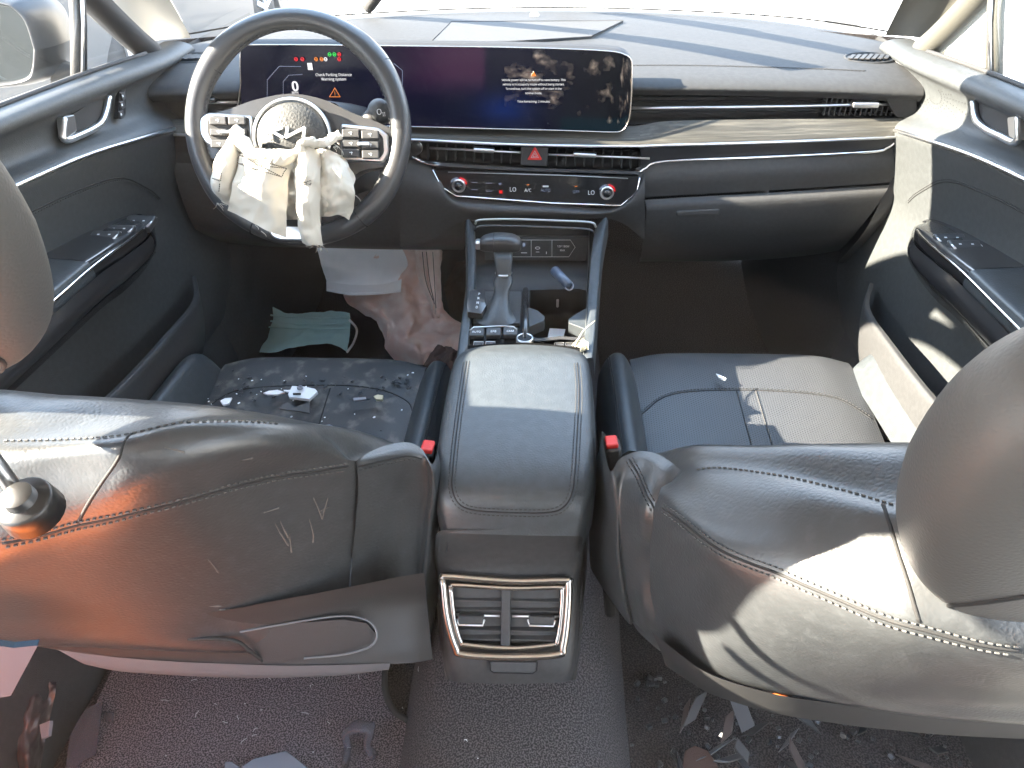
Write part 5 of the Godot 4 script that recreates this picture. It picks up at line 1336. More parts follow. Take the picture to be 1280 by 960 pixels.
func door(s: int) -> void:
	var left := s < 0
	var d := thing("door_assembly", "driver's door with three window switches and seat memory buttons" if left else "passenger's door, sunlit at its front edge, with a two piece window switch", "car door", Vector3.ZERO, "front doors")
	var zs := [-.53, -.8, -1.1, -1.3, -1.5, -1.66]
	var prof := [
		[.745, [.86, .848, .836, .826, .815, .808]], [.712, [.859, .847, .836, .827, .815, .808]], [.69, [.854, .842, .830, .820, .807, .800]], [.687, [.848, .832, .816, .804, .793, .788]],
		[.703, [.832, .817, .803, .790, .781, .778]], [.712, [.815, .80, .783, .766, .75, .74]], [.706, [.797, .785, .762, .742, .718, .70]],
		[.678, [.795, .781, .755, .728, .699, .683]], [.671, [.785, .771, .744, .715, .684, .668]], [.682, [.755, .738, .712, .68, .648, .63]],
		[.70, [.69, .672, .648, .615, .58, .565]], [.708, [.60, .585, .57, .555, .53, .50]], [.698, [.5, .495, .485, .465, .435, .41]], [.69, [.40, .39, .38, .36, .34, .33]], [.70, [.25, .25, .25, .25, .25, .25]]]
	var rows := []
	for p in prof:
		var r := []
		for i in 6:
			r.append(Vector3(s * (p[0] + (.012 if i == 5 else 0.0)), p[1][i], zs[i]))
		rows.append(r)
	part("door_panel", loft(rows, 6, 5), M.pad, d)
	var sf := Surf.new(rows)
	part("crest_line", tube(cat([Vector3(s * .6935, .829, -.8), Vector3(s * .693, .813, -1.1), Vector3(s * .693, .801, -1.3), Vector3(s * .695, .789, -1.5), Vector3(s * .698, .785, -1.63)], 4), .0012, 5), M.silver if not left else M.plastic, d)
	part("bright_strip", tube(cat([Vector3(s * .669, .776, -.8), Vector3(s * .669, .749, -1.1), Vector3(s * .669, .719, -1.3), Vector3(s * .671, .695, -1.44)] if not left else [Vector3(s * .669, .776, -.8), Vector3(s * .669, .749, -1.1), Vector3(s * .669, .719, -1.3), Vector3(s * .671, .689, -1.48), Vector3(s * .676, .676, -1.6)], 5), .0034, 8), M.satin, d)
	seam(sf, [Vector3(s * .69, .725, -.85), Vector3(s * .69, .713, -1.0), Vector3(s * .69, .698, -1.12), Vector3(s * .69, .672, -1.235), Vector3(s * .70, .615, -1.33), Vector3(s * .70, .58, -1.37)], d, [0.004], M.thread, .007, .0014)
	# armrest: padded rear part and glossy switch panel in front
	var ins := func(zz: Array, xin: Array, top: Array) -> Array:
		var o := [[], [], [], [], [], []]
		for i in zz.size():
			var k := [[.712, top[i] + .012], [.70, top[i] + .004], [xin[i] + .012, top[i]], [xin[i], top[i] - .008], [xin[i] + .004, top[i] - .035], [.70, top[i] - .07]]
			for j in 6:
				o[j].append(Vector3(s * k[j][0], k[j][1], zz[i]))
		return o
	var sp := part("switch_panel", loft(ins.call([-1.29, -1.26, -1.2, -1.1, -.985], [.695, .675, .655, .64, .632], [.575, .588, .604, .622, .638]), 5, 5), M.gloss, d)
	part("arm_pad", loft(ins.call([-.986, -.9, -.75, -.4], [.63, .625, .622, .622], [.637, .643, .65, .655]), 5, 5), M.leather, d)
	part("gloss_trim", loft([
		[Vector3(s * .69, .572, -1.29), Vector3(s * .652, .578, -1.2), Vector3(s * .634, .598, -1.08), Vector3(s * .626, .612, -.985), Vector3(s * .618, .622, -.8), Vector3(s * .618, .63, -.5)],
		[Vector3(s * .688, .555, -1.29), Vector3(s * .647, .556, -1.2), Vector3(s * .628, .572, -1.08), Vector3(s * .62, .586, -.985), Vector3(s * .612, .596, -.8), Vector3(s * .612, .605, -.5)],
		[Vector3(s * .70, .53, -1.29), Vector3(s * .665, .53, -1.2), Vector3(s * .648, .54, -1.08), Vector3(s * .64, .555, -.985), Vector3(s * .634, .565, -.8), Vector3(s * .634, .575, -.5)]], 5, 4), M.gloss, d)
	part("bright_edge", tube(cat([Vector3(s * .675, .586, -1.25), Vector3(s * .652, .598, -1.19), Vector3(s * .637, .613, -1.1), Vector3(s * .626, .628, -.99), Vector3(s * .619, .635, -.85), Vector3(s * .616, .64, -.5)], 5), .0024, 6), M.chrome, d)
	# switches
	var sw := [Vector3(-0.672, 0.5877, -1.2176), Vector3(-0.672, 0.5911, -1.1532), Vector3(-0.672, 0.5948, -1.1077)] if left else [Vector3(0.672, 0.6093, -1.1329), Vector3(0.672, 0.61, -1.0879)]
	for i in sw.size():
		var q: Vector3 = sw[i]
		q.y = .638 - (q.z * -1.0 - .985) * .21 + .006
		var sz := Vector3(.05, .012, .038) if (left and i == 0) else Vector3(.046, .012, .026)
		var b := part("window_switch", rbox(sz, .003), M.plastic, sp, T(q, Basis(Vector3.RIGHT, .2)))
		part("switch_edge", tube([q + Vector3(-sz.x * .45, .004, sz.z * .5), q + Vector3(-sz.x * .47, .0045, -sz.z * .45), q + Vector3(sz.x * .47, .0045, -sz.z * .45), q + Vector3(sz.x * .45, .004, sz.z * .5)], .0018, 5), M.satin, sp)
		part("switch_mark", join([[rbox(Vector3(.004, .0008, .003), .0002, 1), T(Vector3(-.009, 0, 0))], [rbox(Vector3(.004, .0008, .003), .0002, 1), T(Vector3(.009, 0, 0))]]), M.print, sp, T(q + Vector3(0, .0058, 0), Basis(Vector3.RIGHT, .2)))
	# door opener
	var x0 := -.702 if left else .702
	var hp := [Vector3(-0.698, 0.7958, -1.1481), Vector3(-0.698, 0.7696, -1.1307), Vector3(-0.698, 0.7625, -1.1739), Vector3(-0.698, 0.761, -1.2348), Vector3(-0.698, 0.7712, -1.2633), Vector3(-0.698, 0.7919, -1.2881)] if left else [Vector3(0.698, 0.795, -1.2468), Vector3(0.698, 0.7748, -1.2236), Vector3(0.698, 0.7705, -1.1886), Vector3(0.698, 0.7729, -1.1453), Vector3(0.698, 0.7787, -1.1005), Vector3(0.698, 0.8085, -1.1159)]
	var rec := [Vector3(-0.703, 0.7913, -1.1638), Vector3(-0.703, 0.7944, -1.2247), Vector3(-0.703, 0.791, -1.2865), Vector3(-0.703, 0.7681, -1.2742), Vector3(-0.703, 0.7621, -1.2401), Vector3(-0.703, 0.7633, -1.1839), Vector3(-0.703, 0.7689, -1.1489)] if left else [Vector3(0.703, 0.7953, -1.2501), Vector3(0.703, 0.8018, -1.1898), Vector3(0.703, 0.8046, -1.13), Vector3(0.703, 0.7786, -1.1153), Vector3(0.703, 0.774, -1.1568), Vector3(0.703, 0.7714, -1.1977), Vector3(0.703, 0.7761, -1.2276)]
	part("handle_recess", side_plate(rec, .008, s), M.dark, d)
	part("handle_rim", tube(cat(hp, 5), .0055, 10), M.satin, d)
	var lev := [Vector3(-0.694, 0.7995, -1.1432), Vector3(-0.694, 0.7948, -1.1731), Vector3(-0.694, 0.7715, -1.1648), Vector3(-0.694, 0.7697, -1.1303)] if left else [Vector3(0.694, 0.8016, -1.1367), Vector3(0.694, 0.8103, -1.1135), Vector3(0.694, 0.7828, -1.0909), Vector3(0.694, 0.7814, -1.1171)]
	part("handle_lever", side_plate(lev, .012, s), M.satin, d)
	if left:
		part("memory_panel", side_plate([Vector3(-0.7, 0.7919, -1.3296), Vector3(-0.7, 0.7885, -1.3544), Vector3(-0.7, 0.751, -1.3266), Vector3(-0.7, 0.7523, -1.2976)], .006, s), M.gloss, d)
		for k in 3:
			part("memory_button", rbox(Vector3(.004, .012, .014), .001), M.plastic, d, T([Vector3(-0.699, 0.7815, -1.334), Vector3(-0.699, 0.7696, -1.3232), Vector3(-0.699, 0.7565, -1.3116)][k]))
			part("button_mark", rbox(Vector3(.001, .0035, .004), .0003, 1), M.print, d, T([Vector3(-0.6965, 0.7826, -1.3295), Vector3(-0.6965, 0.7707, -1.3187), Vector3(-0.6965, 0.7577, -1.3072)][k]))
	else:
		# fan of small holes in front of the opener
		var dots := []
		for k in 15:
			for j in 13:
				var a := -2.3 + k * .23
				var r := .02 + j * .0085
				var p := Vector3(.7, .765 + sin(a) * r * .62, -1.40 - cos(a) * r * -1.3)
				if p.y < .80 - (p.z * -1.0 - 1.1) * .08 and p.y > .742 - (p.z * -1.0 - 1.3) * .12 and p.z < -1.2 and p.z > -1.58:
					var q := sf.near(p)
					var n: Vector3 = q[1]
					if n.x > 0.0:
						n = -n
					dots.append([lathe([Vector2(.0011, 0), Vector2(0, .0003)], 6), Transform3D(Basis(n.cross(Vector3.UP).normalized(), n, Vector3.UP), p - n * (p - (q[0] as Vector3)).dot(n) + n * .0004)])
		stuff(part("perforation", join(dots), M.seam, d))
	# pocket: outer wall standing off the door
	part("door_pocket", loft([
		[Vector3(s * .68, .42, -1.36), Vector3(s * .64, .42, -1.26), Vector3(s * .622, .44, -1.1), Vector3(s * .618, .455, -.92), Vector3(s * .618, .48, -.76), Vector3(s * .63, .5, -.45)],
		[Vector3(s * .672, .415, -1.36), Vector3(s * .63, .413, -1.26), Vector3(s * .61, .432, -1.1), Vector3(s * .606, .447, -.92), Vector3(s * .606, .472, -.76), Vector3(s * .62, .49, -.45)],
		[Vector3(s * .68, .33, -1.36), Vector3(s * .64, .33, -1.26), Vector3(s * .62, .34, -1.1), Vector3(s * .615, .35, -.92), Vector3(s * .615, .36, -.76), Vector3(s * .63, .36, -.45)],
		[Vector3(s * .70, .25, -1.36), Vector3(s * .67, .25, -1.26), Vector3(s * .66, .25, -1.1), Vector3(s * .65, .25, -.92), Vector3(s * .65, .25, -.76), Vector3(s * .66, .25, -.45)]], 5, 4), M.plastic, d)
	# window frame, divider and panes
	var fp := cat([Vector3(s * .742, .806, -1.56), Vector3(s * .738, .85, -1.49), Vector3(s * .728, .93, -1.375), Vector3(s * .69, 1.02, -1.22), Vector3(s * .65, 1.09, -1.08), Vector3(s * .635, 1.125, -.9), Vector3(s * .63, 1.14, -.66)], 6)
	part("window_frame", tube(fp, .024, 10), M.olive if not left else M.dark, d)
	part("window_frame", tube(cat([Vector3(s * .63, 1.14, -.66), Vector3(s * .705, .9, -.715), Vector3(s * .73, .84, -.735)], 5), .014, 8), M.dark, d)
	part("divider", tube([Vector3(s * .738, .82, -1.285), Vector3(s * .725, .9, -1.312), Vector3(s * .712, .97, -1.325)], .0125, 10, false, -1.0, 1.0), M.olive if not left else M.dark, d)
	part("divider_edge", tube([Vector3(s * .726, .825, -1.277), Vector3(s * .713, .9, -1.304), Vector3(s * .70, .97, -1.317)], .003, 6), M.satin, d)
	part("glass_seal", tube(cat([Vector3(s * .722, .862, -.53), Vector3(s * .722, .850, -.8), Vector3(s * .722, .838, -1.1), Vector3(s * .722, .830, -1.3), Vector3(s * .722, .817, -1.5)], 4), .004, 6), M.rubber, d)
	part("window_pane", loft([[Vector3(s * .735, .84, -.75), Vector3(s * .735, .835, -1.0), Vector3(s * .735, .825, -1.28)], [Vector3(s * .69, .99, -.72), Vector3(s * .70, .96, -1.0), Vector3(s * .713, .93, -1.31)], [Vector3(s * .633, 1.135, -.7), Vector3(s * .64, 1.115, -.98), Vector3(s * .705, .985, -1.30)]], 4, 4), M.glass, d)
	part("quarter_pane", loft([[Vector3(s * .738, .82, -1.29), Vector3(s * .738, .815, -1.42), Vector3(s * .742, .81, -1.54)], [Vector3(s * .72, .95, -1.32), Vector3(s * .722, .94, -1.34), Vector3(s * .726, .93, -1.375)]], 4, 4), M.glass, d)

func side_plate(pts: Array, t: float, s: int) -> ArrayMesh:    # an outline lying against a door, given thickness outwards
	var c := Vector3.ZERO
	for q: Vector3 in pts:
		c += q / pts.size()
	var x := Vector3(0, 0, -s)
	x = Vector3(0, 0, 1.0 if s < 0 else -1.0)
	var n := Vector3(-s, 0, 0)
	x = -Vector3.UP.cross(n) * -1.0
	var poly := []
	for q: Vector3 in pts:
		poly.append(Vector2((q - c).dot(x), (q - c).y))
	return join([[plate(round_poly(poly, .004, 3), t, .0015), Transform3D(Basis(x, Vector3.UP, n), c)]])

func cushion(o: Node3D, x0: float, x1: float, zf: float, dusty: bool, side: int) -> Surf:
	var rows := []
	for q in [[.04, .26, 0.0], [.004, .315, 0.0], [0.0, .345, 0.0], [-.025, .361, 0.0], [-.12, .357, .004], [-.22, .345, .008], [-.32, .333, .01], [-.5, .32, .01]]:
		var r := []
		for i in 9:
			var u := i / 8.0
			var dip: float = q[2] + .012 * pow(absf(u - .5) * 2.0, 6)
			r.append(Vector3(lerpf(x0, x1, u) , q[1] - dip, zf - q[0] + .008 * pow(absf(u - .5) * 2.0, 4)))
		rows.append(r)
	part("cushion", loft(rows, 4, 6), M.dusty if dusty else M.perf, o)
	# rolled side bolsters
	for s in [-1, 1]:
		var e := x0 if s < 0 else x1
		var outer: bool = s == side
		var w := .075 if outer else .058
		var h := .03 if outer else .022
		var br := []
		for q in [[-.02, .27, .5], [-.03, .335, .8], [-.06, .362, 1.0], [-.15, .37, 1.0], [-.28, .375, 1.0], [-.40, .385, 1.0], [-.52, .39, 1.0]]:
			var y: float = q[1]
			var k: float = q[2]
			br.append([Vector3(e - s * .006, y - .025, zf - q[0]), Vector3(e + s * .004, y + .0, zf - q[0]), Vector3(e + s * w * .35, y + h * k, zf - q[0]), Vector3(e + s * w * .7 * (.85 + .15 * k), y + h * .7 * k, zf - q[0]), Vector3(e + s * w * (.85 + .15 * k), y - .03, zf - q[0]), Vector3(e + s * w * (.9 + .1 * k), y - .13, zf - q[0])])
		part("cushion_bolster", loft(br, 5, 5), M.leather, o)
		var sb := Surf.new(br)
		var sp := []
		for q in [[-.04, .345], [-.06, .372], [-.15, .383], [-.28, .388], [-.40, .398], [-.5, .4]]:
			sp.append(Vector3(e + s * w * .62, q[1], zf - q[0]))
		seam(sb, sp, o, [.004], M.thread, .006, .0012)
	part("cushion_frame", loft([[Vector3(x0 - .05, .3, zf + .06), Vector3(x1 + .05, .3, zf + .06), Vector3(x1 + .06, .3, zf + .5)], [Vector3(x0 - .04, .14, zf + .08), Vector3(x1 + .04, .14, zf + .08), Vector3(x1 + .05, .14, zf + .5)]], 4, 3), M.plastic, o)
	return Surf.new(rows)

func headrest(o: Node3D, c: Vector3, hw: float, hh: float, lean: float, post: float, deep := .058) -> void:
	var p := []
	var tilt := Basis(Vector3.RIGHT, lean)
	var nu := 56
	var nv := 40
	for j in nv + 1:
		var v := PI * j / nv
		for i in nu + 1:
			var u := TAU * i / nu
			var sv := pow(maxf(sin(v), 0.0), .5)
			var yy := signf(cos(v)) * pow(absf(cos(v)), .72)
			var cx := signf(cos(u)) * pow(absf(cos(u)), .55)
			var cz := signf(sin(u)) * pow(absf(sin(u)), .8)
			var wide := 1.0 + .1 * yy - .13 * maxf(-yy, 0)
			p.append(c + tilt * Vector3(cx * sv * hw * wide, yy * hh, cz * sv * deep + .012 * yy))
	var h := part("headrest", grid_mesh(p, nu, nv, .8, .3, true), M.head, o)
	# seam arching over the lower part of the back
	var r := []
	for q in [[-.44, -.93], [-.58, -.75], [-.54, -.5], [-.36, -.3], [0, -.2], [.36, -.3], [.54, -.5], [.58, -.75], [.44, -.93]]:
		var yy: float = q[1]
		var wide := 1.0 + .1 * yy - .13 * maxf(-yy, 0)
		var cv := pow(absf(yy), 1.0 / .72)
		var sv := pow(sqrt(1.0 - cv * cv), .5)
		var cu := pow(minf(absf(q[0]) / (sv * wide), 1.0), 1.0 / .55)
		var cz := pow(sqrt(maxf(1.0 - cu * cu, 0.0)), .8)
		r.append(c + tilt * Vector3(q[0] * hw, yy * hh, cz * sv * deep + .012 * yy))
	part("seam", tube(cat(r, 4), .0022, 6), M.seam, h)
	for k in ([-1, 1] if post > 0.0 else []):
		part("headrest_post", tube([c + Vector3(k * post, -.07, -.01), c + Vector3(k * post, -.14, -.03), c + Vector3(k * post, -.24, -.07)], .0075, 12), M.satin, o)

func seats() -> void:
	var dr := thing("seat_assembly", "driver's seat in dusty dark leather, its backrest glowing orange on the left", "car seat", Vector3.ZERO, "front seats")
	var b := [
		[Vector3(-0.6, 0.34, -0.7), Vector3(-0.52, 0.34, -0.68), Vector3(-0.4, 0.34, -0.665), Vector3(-0.32, 0.34, -0.67), Vector3(-0.26, 0.34, -0.68), Vector3(-0.21, 0.34, -0.7), Vector3(-0.17, 0.34, -0.72), Vector3(-0.14, 0.34, -0.74), Vector3(-0.115, 0.34, -0.75), Vector3(-0.105, 0.34, -0.74)],
		[Vector3(-0.6, 0.52, -0.66), Vector3(-0.52, 0.66, -0.6), Vector3(-0.4, 0.68, -0.58), Vector3(-0.32, 0.67, -0.585), Vector3(-0.26, 0.65, -0.6), Vector3(-0.21, 0.61, -0.63), Vector3(-0.17, 0.57, -0.66), Vector3(-0.14, 0.54, -0.69), Vector3(-0.112, 0.53, -0.69), Vector3(-0.1, 0.52, -0.68)],
		[Vector3(-0.61, 0.56, -0.6), Vector3(-0.52, 0.69, -0.52), Vector3(-0.4566, 0.708, -0.4866), Vector3(-0.3687, 0.715, -0.4861), Vector3(-0.3075, 0.722, -0.4868), Vector3(-0.2624, 0.714, -0.5162), Vector3(-0.2154, 0.685, -0.5538), Vector3(-0.184, 0.64, -0.5982), Vector3(-0.1655, 0.6, -0.6096), Vector3(-0.1586, 0.59, -0.6072)],
		[Vector3(-0.62, 0.56, -0.56), Vector3(-0.54, 0.66, -0.47), Vector3(-0.4436, 0.684, -0.4506), Vector3(-0.3616, 0.694, -0.4591), Vector3(-0.3005, 0.704, -0.4597), Vector3(-0.2538, 0.702, -0.4861), Vector3(-0.2097, 0.676, -0.5296), Vector3(-0.1796, 0.635, -0.5776), Vector3(-0.1633, 0.602, -0.597), Vector3(-0.1577, 0.588, -0.6056)],
		[Vector3(-0.62, 0.55, -0.54), Vector3(-0.54, 0.63, -0.47), Vector3(-0.4515, 0.634, -0.4292), Vector3(-0.373, 0.646, -0.4483), Vector3(-0.3152, 0.654, -0.4586), Vector3(-0.2687, 0.648, -0.4895), Vector3(-0.2244, 0.622, -0.5431), Vector3(-0.1878, 0.605, -0.5752), Vector3(-0.1639, 0.594, -0.5947), Vector3(-0.1562, 0.586, -0.6054)],
		[Vector3(-0.62, 0.5, -0.54), Vector3(-0.54, 0.55, -0.48), Vector3(-0.4911, 0.567, -0.4451), Vector3(-0.4081, 0.568, -0.4613), Vector3(-0.3512, 0.565, -0.4776), Vector3(-0.2962, 0.558, -0.5021), Vector3(-0.2385, 0.545, -0.5399), Vector3(-0.1991, 0.53, -0.5731), Vector3(-0.178, 0.522, -0.5902), Vector3(-0.167, 0.516, -0.6015)],
		[Vector3(-0.62, 0.42, -0.55), Vector3(-0.54, 0.45, -0.5), Vector3(-0.5482, 0.48, -0.4745), Vector3(-0.4542, 0.475, -0.4848), Vector3(-0.3879, 0.47, -0.4941), Vector3(-0.3245, 0.46, -0.5114), Vector3(-0.257, 0.448, -0.5385), Vector3(-0.2152, 0.437, -0.5602), Vector3(-0.1946, 0.43, -0.5737), Vector3(-0.1834, 0.425, -0.583)],
		[Vector3(-0.62, 0.37, -0.56), Vector3(-0.54, 0.39, -0.51), Vector3(-0.596, 0.405, -0.4976), Vector3(-0.491, 0.4, -0.5029), Vector3(-0.4178, 0.392, -0.5072), Vector3(-0.3435, 0.385, -0.5117), Vector3(-0.2649, 0.378, -0.5196), Vector3(-0.2182, 0.37, -0.5302), Vector3(-0.193, 0.365, -0.539), Vector3(-0.1824, 0.36, -0.5519)],
		[Vector3(-0.61, 0.34, -0.6), Vector3(-0.54, 0.34, -0.57), Vector3(-0.42, 0.345, -0.56), Vector3(-0.34, 0.345, -0.56), Vector3(-0.28, 0.345, -0.565), Vector3(-0.22, 0.345, -0.57), Vector3(-0.18, 0.345, -0.575), Vector3(-0.15, 0.345, -0.58), Vector3(-0.13, 0.345, -0.585), Vector3(-0.125, 0.345, -0.6)]]
	var back := part("backrest", loft(b, 6, 7), M.seat_back, dr)
	var sd := [
		[Vector3(-0.156, 0.6, -0.597), Vector3(-0.1474, 0.592, -0.621), Vector3(-0.1328, 0.582, -0.6457), Vector3(-0.114, 0.572, -0.6626), Vector3(-0.0983, 0.562, -0.6624), Vector3(-0.0856, 0.555, -0.6458), Vector3(-0.088, 0.53, -0.7), Vector3(-0.1, 0.52, -0.73)],
		[Vector3(-0.1565, 0.592, -0.5985), Vector3(-0.1439, 0.588, -0.61), Vector3(-0.1284, 0.578, -0.6287), Vector3(-0.1107, 0.568, -0.6451), Vector3(-0.0951, 0.557, -0.6501), Vector3(-0.0823, 0.548, -0.6376), Vector3(-0.085, 0.51, -0.7), Vector3(-0.1, 0.5, -0.73)],
		[Vector3(-0.1589, 0.56, -0.5985), Vector3(-0.1466, 0.553, -0.6116), Vector3(-0.1302, 0.543, -0.6283), Vector3(-0.1133, 0.53, -0.6458), Vector3(-0.0951, 0.52, -0.6492), Vector3(-0.0846, 0.51, -0.6414), Vector3(-0.085, 0.48, -0.71), Vector3(-0.1, 0.48, -0.74)],
		[Vector3(-0.1667, 0.515, -0.5951), Vector3(-0.1538, 0.508, -0.6075), Vector3(-0.1376, 0.495, -0.6262), Vector3(-0.1207, 0.482, -0.6413), Vector3(-0.1035, 0.47, -0.6473), Vector3(-0.0916, 0.46, -0.639), Vector3(-0.085, 0.44, -0.72), Vector3(-0.1, 0.44, -0.75)],
		[Vector3(-0.1824, 0.425, -0.5831), Vector3(-0.1687, 0.418, -0.5943), Vector3(-0.1522, 0.405, -0.6109), Vector3(-0.1337, 0.395, -0.6227), Vector3(-0.1154, 0.385, -0.627), Vector3(-0.1031, 0.375, -0.6195), Vector3(-0.09, 0.37, -0.72), Vector3(-0.105, 0.37, -0.75)],
		[Vector3(-0.1824, 0.36, -0.5519), Vector3(-0.1687, 0.352, -0.5639), Vector3(-0.1503, 0.345, -0.5755), Vector3(-0.131, 0.335, -0.5837), Vector3(-0.1143, 0.325, -0.586), Vector3(-0.1026, 0.315, -0.582), Vector3(-0.095, 0.31, -0.7), Vector3(-0.11, 0.31, -0.74)]]
	var sb := part("side_bolster", loft(sd, 6, 6), M.seat_back, dr)
	var s1 := Surf.new(b)
	seam(s1, [Vector3(-0.4198, 0.6419, -0.4324), Vector3(-0.3869, 0.6421, -0.4445), Vector3(-0.3602, 0.6475, -0.4507), Vector3(-0.3152, 0.6547, -0.4585), Vector3(-0.2841, 0.6514, -0.4766), Vector3(-0.2536, 0.6413, -0.506), Vector3(-0.2245, 0.6228, -0.5428), Vector3(-0.1878, 0.6045, -0.5753), Vector3(-0.164, 0.5945, -0.5946)], back, [-.0045, .0045], M.thread_light, .0058, .0016, .0008)
	seam(s1, [Vector3(-0.3063, 0.723, -0.4845), Vector3(-0.3087, 0.7163, -0.4631), Vector3(-0.3255, 0.6958, -0.4562), Vector3(-0.3446, 0.6721, -0.452), Vector3(-0.3606, 0.6497, -0.4504)], back, [], M.thread, .006, .0018)
	seam(s1, [Vector3(-0.423, 0.7114, -0.4849), Vector3(-0.3673, 0.7156, -0.4835), Vector3(-0.3148, 0.7235, -0.4803), Vector3(-0.288, 0.7204, -0.4972), Vector3(-0.2589, 0.7173, -0.5093), Vector3(-0.2275, 0.7009, -0.5315), Vector3(-0.2077, 0.6824, -0.5523)], back, [.0], M.thread_light, .0062, 0.0, .0008)
	seam(Surf.new(sd), [Vector3(-0.1554, 0.5898, -0.5997), Vector3(-0.14, 0.5833, -0.6141), Vector3(-0.1263, 0.5746, -0.6302), Vector3(-0.1109, 0.5673, -0.6447), Vector3(-0.0969, 0.558, -0.6503)], sb, [.004], M.thread, .006, .0012)
	var sc := []
	for q in [[Vector3(-0.2329, 0.5602, -0.5428), Vector3(-0.2311, 0.5407, -0.5458), Vector3(-0.2285, 0.521, -0.5498)], [Vector3(-0.2287, 0.5605, -0.5461), Vector3(-0.2266, 0.5318, -0.5501)], [Vector3(-0.2247, 0.5367, -0.5511), Vector3(-0.2279, 0.5087, -0.5517)], [Vector3(-0.2065, 0.5448, -0.566), Vector3(-0.2066, 0.5202, -0.5675), Vector3(-0.2089, 0.5076, -0.5665)], [Vector3(-0.1987, 0.5715, -0.5703), Vector3(-0.197, 0.5477, -0.5738), Vector3(-0.1961, 0.532, -0.5755)], [Vector3(-0.1871, 0.5624, -0.5803), Vector3(-0.1971, 0.5341, -0.5746)], [Vector3(-0.1977, 0.548, -0.5732), Vector3(-0.1875, 0.5493, -0.5812)], [Vector3(-0.3145, 0.4622, -0.5144), Vector3(-0.3017, 0.4566, -0.5197)], [Vector3(-0.3077, 0.4525, -0.5179), Vector3(-0.2941, 0.4485, -0.523)], [Vector3(-0.2387, 0.5821, -0.5363), Vector3(-0.2248, 0.5785, -0.5484)], [Vector3(-0.2764, 0.7159, -0.4757), Vector3(-0.2612, 0.7059, -0.4812)], [Vector3(-0.2327, 0.6736, -0.5099), Vector3(-0.2241, 0.6689, -0.5195)], [Vector3(-0.2935, 0.5437, -0.5071), Vector3(-0.2915, 0.5151, -0.5146)]]:
		for p: Vector3 in q:
			pass
		var e := []
		for p: Vector3 in even(cat(q, 6) if q.size() > 2 else q, .004):
			var k := s1.near(p)
			var kn: Vector3 = k[1]
			e.append(k[0] + (kn if kn.z > 0.0 else -kn) * .0002)
		if e.size() > 1:
			sc.append(tube(e, .0004, 5, false, .0011))
	stuff(part("scuff", join(sc), M.scuff, back))
	# hard back shell with its pocket
	part("back_shell", loft([
		[Vector3(-0.5352, 0.452, -0.4956), Vector3(-0.4529, 0.452, -0.4996), Vector3(-0.3681, 0.452, -0.5057), Vector3(-0.3024, 0.452, -0.5175), Vector3(-0.2458, 0.452, -0.5334), Vector3(-0.1876, 0.452, -0.5498), Vector3(-0.1453, 0.452, -0.5625), Vector3(-0.1151, 0.452, -0.5716), Vector3(-0.0931, 0.452, -0.577)],
		[Vector3(-0.5394, 0.44, -0.4943), Vector3(-0.4581, 0.437, -0.4995), Vector3(-0.3737, 0.434, -0.5069), Vector3(-0.308, 0.43, -0.5186), Vector3(-0.2508, 0.425, -0.5331), Vector3(-0.1935, 0.415, -0.5518), Vector3(-0.1514, 0.4, -0.5732), Vector3(-0.1195, 0.385, -0.59), Vector3(-0.1006, 0.37, -0.6052)],
		[Vector3(-0.5487, 0.4, -0.5071), Vector3(-0.4766, 0.395, -0.5071), Vector3(-0.3903, 0.385, -0.5132), Vector3(-0.3197, 0.378, -0.5176), Vector3(-0.2581, 0.372, -0.5241), Vector3(-0.1967, 0.365, -0.5346), Vector3(-0.1445, 0.355, -0.5503), Vector3(-0.1141, 0.345, -0.5631), Vector3(-0.0951, 0.33, -0.5794)],
		[Vector3(-0.5164, 0.375, -0.5158), Vector3(-0.4498, 0.37, -0.5112), Vector3(-0.378, 0.362, -0.5131), Vector3(-0.3137, 0.358, -0.514), Vector3(-0.2501, 0.354, -0.517), Vector3(-0.1874, 0.348, -0.5244), Vector3(-0.1358, 0.34, -0.5351), Vector3(-0.1079, 0.33, -0.5452), Vector3(-0.0916, 0.31, -0.5642)]], 6, 5), M.shell, dr)
	part("lower_edge", loft([
		[Vector3(-0.5147, 0.378, -0.5148), Vector3(-0.4483, 0.373, -0.5102), Vector3(-0.3762, 0.366, -0.5114), Vector3(-0.3126, 0.362, -0.5134), Vector3(-0.2491, 0.358, -0.5163), Vector3(-0.1867, 0.352, -0.5238), Vector3(-0.1351, 0.344, -0.5334)],
		[Vector3(-0.4951, 0.345, -0.5185), Vector3(-0.4512, 0.34, -0.5139), Vector3(-0.3858, 0.335, -0.5144), Vector3(-0.3202, 0.332, -0.5157), Vector3(-0.2552, 0.33, -0.5194), Vector3(-0.1909, 0.327, -0.527), Vector3(-0.14, 0.324, -0.5384)],
		[Vector3(-0.5223, 0.3, -0.551), Vector3(-0.479, 0.3, -0.5458), Vector3(-0.4075, 0.3, -0.5439), Vector3(-0.3375, 0.3, -0.5443), Vector3(-0.2686, 0.3, -0.5468), Vector3(-0.2003, 0.3, -0.5515), Vector3(-0.1464, 0.3, -0.5602)]], 6, 5), M.grey_shell, dr)
	part("pocket_panel", hull([Vector3(-0.3525, 0.412, -0.5106), Vector3(-0.2945, 0.412, -0.52), Vector3(-0.2268, 0.412, -0.5364), Vector3(-0.1834, 0.41, -0.545), Vector3(-0.158, 0.405, -0.5432), Vector3(-0.1476, 0.395, -0.5359), Vector3(-0.1537, 0.385, -0.5281), Vector3(-0.1825, 0.378, -0.5215), Vector3(-0.2729, 0.372, -0.512), Vector3(-0.2968, 0.395, -0.5156)], .006), M.shell, dr)
